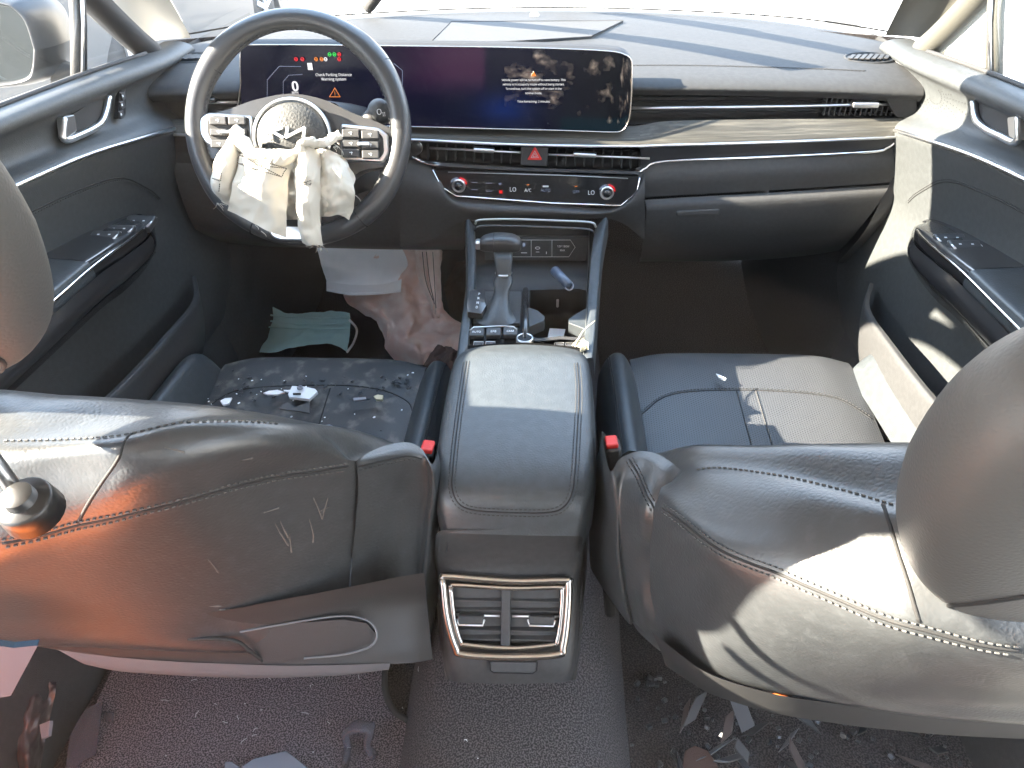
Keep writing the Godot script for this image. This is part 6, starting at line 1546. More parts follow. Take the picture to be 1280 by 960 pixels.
	part("pocket_edge", tube(cat([Vector3(-0.3492, 0.4125, -0.5093), Vector3(-0.3008, 0.41, -0.5108), Vector3(-0.2853, 0.396, -0.5091), Vector3(-0.2739, 0.374, -0.5106)], 5), .0025, 6), M.seam, dr)
	part("pocket_edge", tube(cat([Vector3(-0.2936, 0.414, -0.5186), Vector3(-0.2263, 0.414, -0.536), Vector3(-0.1833, 0.412, -0.5456), Vector3(-0.1563, 0.406, -0.5446), Vector3(-0.1455, 0.396, -0.5352), Vector3(-0.1521, 0.386, -0.5253), Vector3(-0.1818, 0.379, -0.5187), Vector3(-0.2272, 0.375, -0.5147)], 5), .0012, 6), M.grey_shell, dr)
	var cs := cushion(dr, -.553, -.178, -1.172, true, -1)
	seam(cs, [Vector3(-.548, .35, -1.02), Vector3(-.50, .35, -1.06), Vector3(-.40, .35, -1.075), Vector3(-.28, .35, -1.075), Vector3(-.20, .35, -1.05), Vector3(-.18, .35, -1.02)], dr, [], M.thread, .006, .0016)
	seam(cs, [Vector3(-.335, .35, -1.07), Vector3(-.335, .345, -.98), Vector3(-.335, .33, -.85)], dr, [], M.thread, .006, .0016)
	headrest(dr, Vector3(-.434, .912, -.455), .129, .122, .18, 0.0, .046)
	for k in 2:
		var pd0: Vector3 = Vector3(-0.3319, 0.7418, -0.3816)
		var sh := Vector3(-.1 * k, 0, 0)
		part("headrest_post", tube([Vector3(-0.3857, 0.8224, -0.423) + sh, Vector3(-0.3576, 0.7773, -0.399) + sh, pd0 + Vector3(0, -.03, -.004) + sh], .0062, 12), M.post, dr)
		part("post_guide", lathe([Vector2(.0, .011), Vector2(.0105, .011), Vector2(.0108, .0108), Vector2(.0112, .004), Vector2(.0114, .0038), Vector2(.0185, .0035), Vector2(.0198, .0022), Vector2(.0202, .001), Vector2(.0215, -.016), Vector2(0, -.016)], 24), M.guide, dr, T(pd0 + sh, Basis(Vector3.RIGHT, .3)))

	var pa := thing("seat_assembly", "passenger's seat in clean dark leather with a bright sun patch on its backrest", "car seat", Vector3.ZERO, "front seats")
	var pb := [
		[Vector3(0.108, 0.34, -0.74), Vector3(0.13, 0.34, -0.73), Vector3(0.17, 0.34, -0.7), Vector3(0.21, 0.34, -0.69), Vector3(0.26, 0.34, -0.67), Vector3(0.31, 0.34, -0.66), Vector3(0.38, 0.34, -0.65), Vector3(0.46, 0.34, -0.65), Vector3(0.54, 0.34, -0.66), Vector3(0.62, 0.34, -0.7)],
		[Vector3(0.135, 0.53, -0.7), Vector3(0.16, 0.54, -0.68), Vector3(0.195, 0.58, -0.645), Vector3(0.24, 0.61, -0.61), Vector3(0.28, 0.635, -0.585), Vector3(0.32, 0.65, -0.57), Vector3(0.38, 0.665, -0.555), Vector3(0.46, 0.66, -0.555), Vector3(0.54, 0.64, -0.57), Vector3(0.63, 0.5, -0.64)],
		[Vector3(0.1732, 0.575, -0.6091), Vector3(0.1831, 0.588, -0.6061), Vector3(0.2055, 0.612, -0.5857), Vector3(0.255, 0.647, -0.5372), Vector3(0.2899, 0.668, -0.4993), Vector3(0.3121, 0.682, -0.4713), Vector3(0.3313, 0.693, -0.4485), Vector3(0.3724, 0.7, -0.4221), Vector3(0.4212, 0.69, -0.4074), Vector3(0.64, 0.52, -0.57)],
		[Vector3(0.165, 0.575, -0.5964), Vector3(0.1773, 0.59, -0.5769), Vector3(0.2027, 0.615, -0.5485), Vector3(0.2476, 0.65, -0.4939), Vector3(0.2825, 0.67, -0.4584), Vector3(0.3057, 0.682, -0.4341), Vector3(0.3282, 0.69, -0.4146), Vector3(0.3707, 0.695, -0.3896), Vector3(0.4411, 0.675, -0.3907), Vector3(0.645, 0.51, -0.52)],
		[Vector3(0.1597, 0.572, -0.5837), Vector3(0.1716, 0.585, -0.5421), Vector3(0.1971, 0.6, -0.4901), Vector3(0.2376, 0.62, -0.443), Vector3(0.2765, 0.632, -0.4053), Vector3(0.3005, 0.64, -0.3823), Vector3(0.3257, 0.645, -0.3671), Vector3(0.3873, 0.645, -0.3523), Vector3(0.4788, 0.62, -0.3563), Vector3(0.65, 0.49, -0.49)],
		[Vector3(0.1548, 0.545, -0.5758), Vector3(0.174, 0.545, -0.532), Vector3(0.2036, 0.55, -0.4788), Vector3(0.2462, 0.56, -0.4323), Vector3(0.2923, 0.565, -0.406), Vector3(0.3267, 0.567, -0.3928), Vector3(0.362, 0.567, -0.3845), Vector3(0.4353, 0.565, -0.3776), Vector3(0.5416, 0.54, -0.3905), Vector3(0.65, 0.44, -0.48)],
		[Vector3(0.1606, 0.45, -0.5714), Vector3(0.1802, 0.452, -0.5324), Vector3(0.2136, 0.455, -0.4818), Vector3(0.2697, 0.46, -0.4532), Vector3(0.325, 0.465, -0.4373), Vector3(0.3661, 0.468, -0.4294), Vector3(0.4153, 0.47, -0.4258), Vector3(0.4938, 0.47, -0.4239), Vector3(0.619, 0.45, -0.4386), Vector3(0.65, 0.4, -0.49)],
		[Vector3(0.169, 0.4, -0.5565), Vector3(0.19, 0.4, -0.5306), Vector3(0.2254, 0.402, -0.4935), Vector3(0.2842, 0.405, -0.4712), Vector3(0.344, 0.41, -0.4577), Vector3(0.3876, 0.413, -0.4487), Vector3(0.4391, 0.415, -0.4426), Vector3(0.5222, 0.415, -0.4398), Vector3(0.6512, 0.4, -0.4536), Vector3(0.645, 0.37, -0.51)],
		[Vector3(0.15, 0.35, -0.6), Vector3(0.16, 0.35, -0.58), Vector3(0.19, 0.35, -0.55), Vector3(0.23, 0.35, -0.54), Vector3(0.27, 0.35, -0.53), Vector3(0.31, 0.35, -0.53), Vector3(0.36, 0.35, -0.53), Vector3(0.44, 0.35, -0.53), Vector3(0.53, 0.35, -0.53), Vector3(0.63, 0.34, -0.57)]]
	var pk := part("backrest", loft(pb, 6, 7), M.seat_back, pa)
	var pd := [
		[Vector3(0.125, 0.5, -0.76), Vector3(0.112, 0.53, -0.74), Vector3(0.1141, 0.553, -0.6435), Vector3(0.1258, 0.562, -0.6539), Vector3(0.1456, 0.572, -0.6551), Vector3(0.1629, 0.58, -0.6421), Vector3(0.1748, 0.588, -0.6199), Vector3(0.1834, 0.59, -0.6039)],
		[Vector3(0.125, 0.5, -0.755), Vector3(0.11, 0.51, -0.735), Vector3(0.1161, 0.542, -0.6359), Vector3(0.1288, 0.555, -0.6391), Vector3(0.1466, 0.568, -0.6342), Vector3(0.1588, 0.578, -0.6192), Vector3(0.1653, 0.58, -0.6033), Vector3(0.1725, 0.579, -0.5935)],
		[Vector3(0.12, 0.46, -0.755), Vector3(0.105, 0.47, -0.735), Vector3(0.1198, 0.508, -0.6305), Vector3(0.1268, 0.525, -0.6195), Vector3(0.1365, 0.54, -0.6018), Vector3(0.1458, 0.55, -0.5823), Vector3(0.1543, 0.55, -0.5755), Vector3(0.16, 0.545, -0.5702)],
		[Vector3(0.115, 0.4, -0.75), Vector3(0.1, 0.42, -0.73), Vector3(0.1239, 0.455, -0.6129), Vector3(0.1323, 0.46, -0.6062), Vector3(0.1421, 0.462, -0.5951), Vector3(0.1518, 0.462, -0.5837), Vector3(0.1593, 0.46, -0.5765), Vector3(0.1655, 0.455, -0.5719)],
		[Vector3(0.115, 0.34, -0.74), Vector3(0.105, 0.35, -0.72), Vector3(0.1338, 0.395, -0.6026), Vector3(0.1423, 0.4, -0.5952), Vector3(0.1502, 0.405, -0.5832), Vector3(0.1566, 0.41, -0.5681), Vector3(0.1636, 0.405, -0.5612), Vector3(0.1706, 0.4, -0.5543)],
		[Vector3(0.115, 0.3, -0.74), Vector3(0.11, 0.3, -0.72), Vector3(0.1435, 0.35, -0.5997), Vector3(0.1523, 0.355, -0.5927), Vector3(0.1584, 0.36, -0.581), Vector3(0.1649, 0.362, -0.5718), Vector3(0.1722, 0.36, -0.568), Vector3(0.1791, 0.36, -0.5627)]]
	var ps := part("side_bolster", loft(pd, 6, 6), M.seat_back, pa)
	var s2 := Surf.new(pb)
	seam(s2, [Vector3(0.162, 0.5716, -0.5675), Vector3(0.1739, 0.586, -0.5358), Vector3(0.1903, 0.5961, -0.5009), Vector3(0.2039, 0.6026, -0.4797), Vector3(0.2226, 0.612, -0.4581), Vector3(0.2379, 0.6197, -0.4424), Vector3(0.2625, 0.6275, -0.4183), Vector3(0.2857, 0.6346, -0.3959), Vector3(0.3027, 0.64, -0.3804), Vector3(0.3182, 0.6449, -0.3702), Vector3(0.3404, 0.6455, -0.3621), Vector3(0.3606, 0.6452, -0.3564), Vector3(0.3856, 0.6458, -0.3524)], pk, [-.0045, .0045], M.thread_light, .0056, .0016, .0008)
	seam(s2, [Vector3(0.3142, 0.6861, -0.4588), Vector3(0.311, 0.6868, -0.4354), Vector3(0.3116, 0.6786, -0.4135), Vector3(0.3139, 0.6688, -0.3919), Vector3(0.3203, 0.6487, -0.3702)], pk, [], M.thread, .006, .0018)
	seam(s2, [Vector3(0.1947, 0.6043, -0.5882), Vector3(0.2146, 0.6197, -0.575), Vector3(0.2545, 0.6478, -0.5344), Vector3(0.2891, 0.6686, -0.4964), Vector3(0.3101, 0.6819, -0.4694), Vector3(0.3228, 0.6912, -0.45)], pk, [.0], M.thread_light, .0062, 0.0, .0008)
	seam(Surf.new(pd), [Vector3(0.1351, 0.5652, -0.6492), Vector3(0.1423, 0.5627, -0.6307), Vector3(0.1472, 0.5647, -0.603), Vector3(0.1538, 0.5621, -0.582), Vector3(0.1588, 0.5533, -0.5737)], ps, [-.004, .004], M.thread, .0055, .0014)
	part("back_shell", loft([
		[Vector3(0.1617, 0.42, -0.5303), Vector3(0.1883, 0.42, -0.503), Vector3(0.218, 0.42, -0.4792), Vector3(0.2786, 0.42, -0.4595), Vector3(0.3397, 0.42, -0.4512), Vector3(0.3848, 0.42, -0.446), Vector3(0.4526, 0.42, -0.4417), Vector3(0.5736, 0.42, -0.4404)],
		[Vector3(0.1788, 0.36, -0.5517), Vector3(0.2054, 0.36, -0.5253), Vector3(0.2346, 0.36, -0.5024), Vector3(0.2952, 0.36, -0.4826), Vector3(0.3602, 0.36, -0.473), Vector3(0.4088, 0.36, -0.4685), Vector3(0.4817, 0.36, -0.465), Vector3(0.6113, 0.36, -0.4637)],
		[Vector3(0.1884, 0.33, -0.5517), Vector3(0.2135, 0.33, -0.5314), Vector3(0.2408, 0.33, -0.5141), Vector3(0.3037, 0.33, -0.4948), Vector3(0.3709, 0.33, -0.485), Vector3(0.421, 0.33, -0.4804), Vector3(0.4959, 0.33, -0.4759), Vector3(0.6297, 0.33, -0.4746)]], 5, 4), M.dark, pa)
	var cp := cushion(pa, .197, .595, -1.207, false, 1)
	seam(cp, [Vector3(.20, .35, -1.03), Vector3(.25, .35, -1.07), Vector3(.33, .35, -1.085), Vector3(.45, .35, -1.085), Vector3(.54, .35, -1.07), Vector3(.593, .35, -1.03)], pa, [-.004], M.thread, .006, .0016)
	for x in [.372, .405]:
		seam(cp, [Vector3(x, .35, -1.085), Vector3(x + .002, .345, -.99), Vector3(x + .006, .33, -.87)], pa, [.0], M.thread, .006, .0016)
	headrest(pa, Vector3(.410, .785, -.376), .133, .142, .2, .05)

func loose() -> void:
	# buckles
	for s in [-1, 1]:
		var q: Vector3 = Vector3(-0.1033, 0.5187, -0.7078) if s < 0 else Vector3(0.1247, 0.5209, -0.7213)
		var bk := thing("belt_buckle", "black belt buckle with red button beside the driver's seat" if s < 0 else "black belt buckle with red button beside the passenger's seat", "seat belt buckle", q, "seat belt buckles")
		var bb := Basis(Vector3.RIGHT, -.25) * Basis(Vector3.BACK, .12 * s)
		part("body", rbox(Vector3(.02, .085, .036), .006), M.plastic, bk, T(q + bb * Vector3(0, -.035, 0), bb))
		part("red_button", rbox(Vector3(.015, .007, .028), .0025), M.red, bk, T(q + bb * Vector3(-.001 * s, .0085, .001), bb))
		part("stalk", tube([q + Vector3(0, -.07, .01), q + Vector3(0, -.16, .03), q + Vector3(s * .01, -.25, .05)], .008, 8), M.dark, bk)

	# cloths in the driver's footwell
	var wt := thing("white_cloth", "clean white folded cloth hanging over the stained one under the steering column", "cloth", Vector3(-0.4173, 0.28, -1.6667))
	part("sheet", loft([
		[Vector3(-0.5025, 0.36, -1.6303), Vector3(-0.4387, 0.365, -1.6385), Vector3(-0.3601, 0.37, -1.6291), Vector3(-0.281, 0.37, -1.6306)], [Vector3(-0.5025, 0.3, -1.6463), Vector3(-0.4371, 0.31, -1.6404), Vector3(-0.3589, 0.315, -1.6404), Vector3(-0.2856, 0.32, -1.6317)],
		[Vector3(-0.5025, 0.26, -1.6611), Vector3(-0.4315, 0.27, -1.6348), Vector3(-0.3573, 0.27, -1.6364), Vector3(-0.3093, 0.28, -1.6475)], [Vector3(-0.4995, 0.24, -1.6445), Vector3(-0.4317, 0.245, -1.6201), Vector3(-0.3617, 0.25, -1.6165), Vector3(-0.3131, 0.255, -1.6205)]], 8, 8, crumple(.008, 1.2, 4, Vector3(0, .4, 1))), M.cloth_white, wt)
	part("lower_hem", loft([
		[Vector3(-0.4992, 0.262, -1.6488), Vector3(-0.4279, 0.27, -1.6182), Vector3(-0.3541, 0.272, -1.6202), Vector3(-0.3085, 0.28, -1.6307)], [Vector3(-0.5035, 0.235, -1.6496), Vector3(-0.4326, 0.24, -1.6212), Vector3(-0.3625, 0.245, -1.6176), Vector3(-0.3118, 0.25, -1.6217)]], 8, 4, crumple(.004, 1.2, 4, Vector3(0, .4, 1))), M.cloth_white, wt)
	var sc := thing("stained_cloth", "pinkish stained airbag cloth draped into the driver's footwell beside the console", "cloth", Vector3(-0.3296, 0.15, -1.6586))
	part("sheet", loft([
		[Vector3(-0.3654, 0.36, -1.6508), Vector3(-0.3036, 0.37, -1.6302), Vector3(-0.2733, 0.375, -1.6199), Vector3(-0.2453, 0.375, -1.6204), Vector3(-0.2104, 0.37, -1.6232)],
		[Vector3(-0.4445, 0.25, -1.6818), Vector3(-0.3391, 0.27, -1.6666), Vector3(-0.2898, 0.285, -1.6381), Vector3(-0.2562, 0.27, -1.6684), Vector3(-0.2162, 0.28, -1.6369)],
		[Vector3(-0.4884, 0.17, -1.7366), Vector3(-0.3637, 0.2, -1.651), Vector3(-0.2894, 0.22, -1.6369), Vector3(-0.2416, 0.21, -1.644), Vector3(-0.214, 0.22, -1.6185)],
		[Vector3(-0.408, 0.13, -1.6911), Vector3(-0.3286, 0.17, -1.6047), Vector3(-0.266, 0.18, -1.5893), Vector3(-0.2123, 0.17, -1.6272), Vector3(-0.1705, 0.17, -1.6087)],
		[Vector3(-0.3628, 0.11, -1.6145), Vector3(-0.3009, 0.15, -1.5444), Vector3(-0.2524, 0.15, -1.5457), Vector3(-0.1952, 0.15, -1.5545), Vector3(-0.1613, 0.16, -1.532)],
		[Vector3(-0.3281, 0.08, -1.5728), Vector3(-0.2712, 0.11, -1.5181), Vector3(-0.2297, 0.12, -1.5041), Vector3(-0.183, 0.12, -1.5158), Vector3(-0.1567, 0.13, -1.5083)]], 10, 9, crumple(.045, 1.0, 9, Vector3(.5, .7, .8))), M.stained, sc)
	part("gathered_fold", loft([
		[Vector3(-0.2635, 0.385, -1.5982), Vector3(-0.243, 0.395, -1.5768), Vector3(-0.2304, 0.385, -1.5989), Vector3(-0.2013, 0.395, -1.5776)], [Vector3(-0.2648, 0.3, -1.6091), Vector3(-0.2478, 0.305, -1.5996), Vector3(-0.2361, 0.295, -1.6196), Vector3(-0.2082, 0.305, -1.6005)], [Vector3(-0.2416, 0.235, -1.5986), Vector3(-0.2307, 0.245, -1.5808), Vector3(-0.2227, 0.24, -1.59), Vector3(-0.2078, 0.245, -1.5813)], [Vector3(-0.2323, 0.2, -1.5827), Vector3(-0.227, 0.205, -1.5742), Vector3(-0.2212, 0.205, -1.5744), Vector3(-0.2149, 0.2, -1.5832)]], 10, 8, crumple(.008, 3.0, 2, Vector3(.3, .3, .8))), M.stained, sc)
	var lines := []
	for k in 3:
		lines.append(tube(cat([Vector3(-0.2378, 0.39, -1.5498), Vector3(-0.2395, 0.31, -1.5696), Vector3(-0.2282, 0.252, -1.5799)] if k == 0 else ([Vector3(-0.2281, 0.392, -1.5457), Vector3(-0.2309, 0.308, -1.5737), Vector3(-0.2231, 0.248, -1.5677)] if k == 1 else [Vector3(-0.2127, 0.395, -1.5396), Vector3(-0.2197, 0.308, -1.574), Vector3(-0.2192, 0.24, -1.5628)]), 6), .0008, 4))
	part("dark_seam", join(lines), M.thread_black, sc)
	var wl := thing("brown_tuft", "matted brown padding pushed against the console in the driver's footwell", "padding", Vector3(-0.1902, 0.12, -1.8448))
	part("wad", rough(rbox(Vector3(.07, .16, .16), .034, 8), .03, 1.6, 6), M.brown, wl, T(Vector3(-0.1759, 0.16, -1.7623)))
	var w2 := thing("brown_tuft", "dark brown scrap of padding beside the front of the driver's seat", "padding", Vector3(-0.1633, 0.3, -1.2424))
	part("wad", rough(rbox(Vector3(.05, .06, .09), .024, 8), .02, 2.2, 16), M.brown, w2, T(Vector3(-0.1588, 0.31, -1.2105)))
	var mk := thing("teal_mask", "crumpled teal disposable mask lying on the driver's footwell floor", "mask", Vector3(-0.5735, 0.12, -1.6433))
	part("sheet", loft([
		[Vector3(-0.6639, 0.17, -1.6854), Vector3(-0.6281, 0.16, -1.6707), Vector3(-0.5922, 0.155, -1.6803), Vector3(-0.5444, 0.15, -1.6944), Vector3(-0.5037, 0.15, -1.6996), Vector3(-0.4664, 0.15, -1.6922)],
		[Vector3(-0.6768, 0.14, -1.6673), Vector3(-0.6301, 0.15, -1.6432), Vector3(-0.5809, 0.15, -1.6364), Vector3(-0.5339, 0.145, -1.6501), Vector3(-0.4966, 0.14, -1.6636), Vector3(-0.4578, 0.14, -1.6565)],
		[Vector3(-0.6746, 0.12, -1.6211), Vector3(-0.6225, 0.14, -1.5973), Vector3(-0.568, 0.15, -1.5898), Vector3(-0.5279, 0.14, -1.6074), Vector3(-0.4836, 0.14, -1.6085), Vector3(-0.4527, 0.13, -1.6181)],
		[Vector3(-0.6628, 0.12, -1.5459), Vector3(-0.6138, 0.14, -1.5159), Vector3(-0.5728, 0.15, -1.5156), Vector3(-0.5419, 0.15, -1.5309), Vector3(-0.4869, 0.14, -1.5556), Vector3(-0.4453, 0.12, -1.5517)]], 8, 10, crumple(.006, 2.0, 13, Vector3(0, 1, .3))), M.teal, mk)
	for k in 3:
		part("pleat", tube(cat([[Vector3(-0.6629, 0.158, -1.661), Vector3(-0.5834, 0.158, -1.6507), Vector3(-0.4639, 0.15, -1.6716)], [Vector3(-0.6691, 0.146, -1.6531), Vector3(-0.5766, 0.155, -1.624), Vector3(-0.4588, 0.146, -1.6462)], [Vector3(-0.667, 0.138, -1.6347), Vector3(-0.5706, 0.156, -1.6029), Vector3(-0.4556, 0.142, -1.6293)]][k], 8), .0022, 6), M.teal, mk)
	part("ear_loop", tube(cat([Vector3(-0.4583, 0.15, -1.6555), Vector3(-0.4492, 0.11, -1.6751), Vector3(-0.4487, 0.1, -1.6283), Vector3(-0.4453, 0.12, -1.5517)], 6), .003, 6), M.cloth_white, mk)
	# bits on the driver's cushion
	var br := thing("white_bracket", "white plastic bracket with a slot lying on the dusty driver's cushion", "bracket", Vector3(-0.3747, 0.366, -1.0414))
	part("plate", hull([Vector3(-0.3964, 0.368, -1.0309), Vector3(-0.3946, 0.372, -1.0514), Vector3(-0.3727, 0.374, -1.0491), Vector3(-0.352, 0.372, -1.043), Vector3(-0.3465, 0.37, -1.0366), Vector3(-0.3566, 0.37, -1.0178), Vector3(-0.393, 0.368, -1.0241)], .006), M.white_plastic, br)
	part("slot", hull([Vector3(-0.386, 0.374, -1.0276), Vector3(-0.3721, 0.3745, -1.0273), Vector3(-0.3711, 0.3735, -1.0229), Vector3(-0.385, 0.373, -1.0232)], .001), M.dark, br)
	part("boss", lathe([Vector2(.005, 0), Vector2(.005, .003), Vector2(.003, .003), Vector2(.003, .001), Vector2(0, .001)], 14), M.grey_plastic, br, T(Vector3(-0.377, 0.3745, -1.04)))
	part("tongue", hull([Vector3(-0.4075, 0.37, -1.0419), Vector3(-0.3945, 0.371, -1.0409), Vector3(-0.3931, 0.37, -1.0353), Vector3(-0.4054, 0.369, -1.0387)], .003), M.white_plastic, br)
	bit("white_chip", "small white triangular chip left of the bracket on the driver's cushion", "chip", [Vector3(-0.5006, 0.376, -0.9986), Vector3(-0.4943, 0.378, -1.0051), Vector3(-0.4836, 0.376, -1.0082), Vector3(-0.4848, 0.374, -0.995), Vector3(-0.4926, 0.374, -0.9903)], .004, M.white_plastic)
	bit("white_splinter", "long thin white splinter just left of the bracket", "splinter", [Vector3(-0.4384, 0.371, -1.0302), Vector3(-0.4298, 0.373, -1.0347), Vector3(-0.4154, 0.373, -1.0375), Vector3(-0.4021, 0.371, -1.0336), Vector3(-0.4144, 0.37, -1.0277), Vector3(-0.4308, 0.37, -1.0272)], .004, M.white_plastic)
	bit("glass_shard", "bow shaped dark glossy shard below the bracket on the driver's cushion", "shard", [Vector3(-0.4005, 0.366, -0.9926), Vector3(-0.3954, 0.37, -1.0008), Vector3(-0.3873, 0.37, -1.0055), Vector3(-0.3739, 0.368, -0.9952), Vector3(-0.3518, 0.372, -1.0061), Vector3(-0.3467, 0.366, -0.9832), Vector3(-0.3652, 0.366, -0.987)], .003, M.shard)
	bit("plastic_strip", "short grey strip right of the bracket on the driver's cushion", "strip", [Vector3(-0.2827, 0.37, -1.0222), Vector3(-0.2615, 0.37, -1.0251), Vector3(-0.2591, 0.369, -1.0197), Vector3(-0.2802, 0.368, -1.0159)], .003, M.grey_plastic)
	bit("pale_chip", "pale round chip at the right end of the debris line on the driver's cushion", "chip", [Vector3(-0.2484, 0.37, -1.0278), Vector3(-0.2419, 0.372, -1.031), Vector3(-0.2322, 0.371, -1.0291), Vector3(-0.2318, 0.37, -1.0191), Vector3(-0.2429, 0.369, -1.0201)], .005, M.straw)
	bit("grey_flake", "curled grey flake near the backrest of the driver's seat", "flake", [Vector3(-0.3198, 0.36, -0.9574), Vector3(-0.3089, 0.366, -0.9543), Vector3(-0.2896, 0.362, -0.9475), Vector3(-0.3025, 0.36, -0.9455)], .003, M.grey_plastic)
	bit("grey_pebble", "grey pebble of broken trim next to the driver's backrest", "chip", [Vector3(-0.2609, 0.358, -0.9328), Vector3(-0.2542, 0.362, -0.9341), Vector3(-0.2478, 0.36, -0.9267), Vector3(-0.2536, 0.357, -0.9222)], .006, M.grey_plastic)
	var rng := RandomNumberGenerator.new()
	rng.seed = 77
	var crumbs := []
	for k in 150:
		var x := rng.randf_range(-.54, -.19)
		var z := -1.07 - .05 * (x + .36) + rng.randfn(0, .018) if k < 80 else rng.randf_range(-1.12, -.9)
		var r := rng.randf_range(.0008, .0032) if k < 80 else rng.randf_range(.0006, .002)
		crumbs.append([rbox(Vector3(r * 2.4, r * .8, r * 1.5), r * .3, 1), T(Vector3(x, .3595 - absf(z + 1.08) * .06, z), Basis(Vector3.UP, rng.randf() * 6.0))])
	var cr := part("crumbs", join(crumbs.slice(0, 110)), M.shard)
	tag(cr, "dark crumbs of broken glass and plastic scattered over the driver's cushion", "debris")
	stuff(cr)
	var cr2 := part("crumbs", join(crumbs.slice(110)), M.cloth_white)
	tag(cr2, "pale specks of grit scattered over the driver's cushion", "debris")
	stuff(cr2)
	bit("small_screw", "small pale bent scrap on the front of the passenger's cushion", "scrap", [Vector3(0.3389, 0.37, -1.1113), Vector3(0.3446, 0.372, -1.106), Vector3(0.3542, 0.37, -1.0969), Vector3(0.351, 0.369, -1.0934), Vector3(0.3413, 0.37, -1.1015)], .003, M.cloth_white)
	# on the console
	bit("white_card", "white card wedged between the driver's seat and the console", "card", [Vector3(-0.1009, 0.4336, -0.6727), Vector3(-0.0889, 0.4327, -0.6726), Vector3(-0.0906, 0.4155, -0.6605), Vector3(-0.1034, 0.409, -0.6553)], .002, M.cloth_white)
	var tb := thing("grey_tube", "short blue grey plastic tube lying in the open console tray", "tube", Vector3(0.0676, 0.49, -1.2356))
	part("shell", tube([Vector3(0.0544, 0.5, -1.2441), Vector3(0.0799, 0.492, -1.2012)], .0088, 16), M.tube, tb)
	part("end_ring", tube(circle(Vector3(0.0806, 0.492, -1.1997), .0075, Basis(Vector3.RIGHT, -.8), 16), .0012, 5, true), M.grey_plastic, tb)
	var tw := thing("dry_twig", "dry curled twig on the right edge of the console by the armrest", "twig", Vector3(0.0993, 0.48, -1.0385))
	part("stem", tube(cat([Vector3(0.0833, 0.485, -1.0132), Vector3(0.0923, 0.488, -1.0277), Vector3(0.1018, 0.49, -1.0516), Vector3(0.1205, 0.495, -1.074)], 6), .0018, 6, false, .0009), M.straw, tw)
	part("husk", rough(rbox(Vector3(.02, .012, .02), .005, 5), .012, 3.0, 3), M.straw, tw, T(Vector3(0.0973, 0.482, -1.0184)))
	bit("paper_scrap", "white paper scrap at the bottom of the cup holder", "paper", [Vector3(0.0476, 0.4, -1.2088), Vector3(0.077, 0.4, -1.2067), Vector3(0.0725, 0.395, -1.181), Vector3(0.0434, 0.395, -1.1775)], .002, M.cloth_white)
	# rear floor, driver's side
	var fm := thing("floor_mat", "plum grey carpet mat on the rear floor behind the driver's seat", "floor mat", Vector3(-0.4014, 0.075, -0.6148))
	part("pile", hull([Vector3(-.64, .072, -.80), Vector3(-.21, .072, -.80), Vector3(-0.2019, 0.072, -0.7016), Vector3(-0.1908, 0.072, -0.6609), Vector3(-0.1747, 0.072, -0.6379), Vector3(-0.152, 0.072, -0.6235), Vector3(-0.1436, 0.072, -0.6076), Vector3(-0.1446, 0.072, -0.5545), Vector3(-0.1463, 0.072, -0.5106), Vector3(-.62, .072, -.45)], .012), M.mat, fm)
	part("bound_edge", tube(cat([Vector3(-.21, .071, -.80), Vector3(-0.2019, 0.072, -0.7016), Vector3(-0.1908, 0.072, -0.6609), Vector3(-0.1747, 0.072, -0.6379), Vector3(-0.152, 0.072, -0.6235), Vector3(-0.1425, 0.072, -0.6077), Vector3(-0.1434, 0.072, -0.5545), Vector3(-0.1452, 0.072, -0.5106)], 6), .005, 8), M.rubber, fm)
	bit("foil_sheet", "pale grey crumpled sheet at the lower edge, lying on the plum grey mat", "sheet", [Vector3(-0.3714, 0.078, -0.5426), Vector3(-0.3578, 0.09, -0.5502), Vector3(-0.3133, 0.1, -0.559), Vector3(-0.2747, 0.085, -0.5403), Vector3(-0.274, 0.08, -0.5017), Vector3(-0.3503, 0.078, -0.4997)], .002, M.foil)
	bit("foil_scrap", "small grey scrap left of the pale sheet on the mat", "scrap", [Vector3(-0.3992, 0.08, -0.5484), Vector3(-0.39, 0.085, -0.5483), Vector3(-0.3728, 0.08, -0.5414), Vector3(-0.3746, 0.078, -0.5257), Vector3(-0.394, 0.078, -0.5327)], .002, M.foil)
	var cu := thing("curled_strip", "torn curled strip of clear plastic standing on the mat near the tunnel", "plastic strip", Vector3(-0.2149, 0.08, -0.5822))
	part("strip", rough(tube(cat([Vector3(-0.2285, 0.08, -0.5504), Vector3(-0.2303, 0.085, -0.5764), Vector3(-0.2334, 0.1, -0.5842), Vector3(-0.2207, 0.11, -0.5896), Vector3(-0.2014, 0.11, -0.5903), Vector3(-0.1982, 0.1, -0.5856), Vector3(-0.2021, 0.085, -0.5728), Vector3(-0.1874, 0.08, -0.5645)], 8), .005, 8, false, -1.0, 2.0), .005, 3.0, 5), M.clear_frost, cu)
	bit("clear_strip", "long ribbed piece of clear plastic on the mat at the far left", "plastic piece", [Vector3(-0.6175, 0.085, -0.5317), Vector3(-0.632, 0.09, -0.575), Vector3(-0.6295, 0.095, -0.603), Vector3(-0.623, 0.095, -0.6159), Vector3(-0.6077, 0.095, -0.6242), Vector3(-0.5851, 0.085, -0.5512), Vector3(-0.5992, 0.083, -0.5414), Vector3(-0.6047, 0.082, -0.5315)], .003, M.clear_frost)
	bit("clear_chip", "small square of clear plastic beside the long ribbed piece", "plastic piece", [Vector3(-0.6096, 0.08, -0.618), Vector3(-0.5922, 0.08, -0.6174), Vector3(-0.5855, 0.08, -0.6012), Vector3(-0.6016, 0.08, -0.6068)], .003, M.clear_frost)
	var fi := thing("plastic_film", "crumpled dark plastic film in the left corner of the rear floor", "plastic film", Vector3(-0.6928, 0.1, -0.5888))
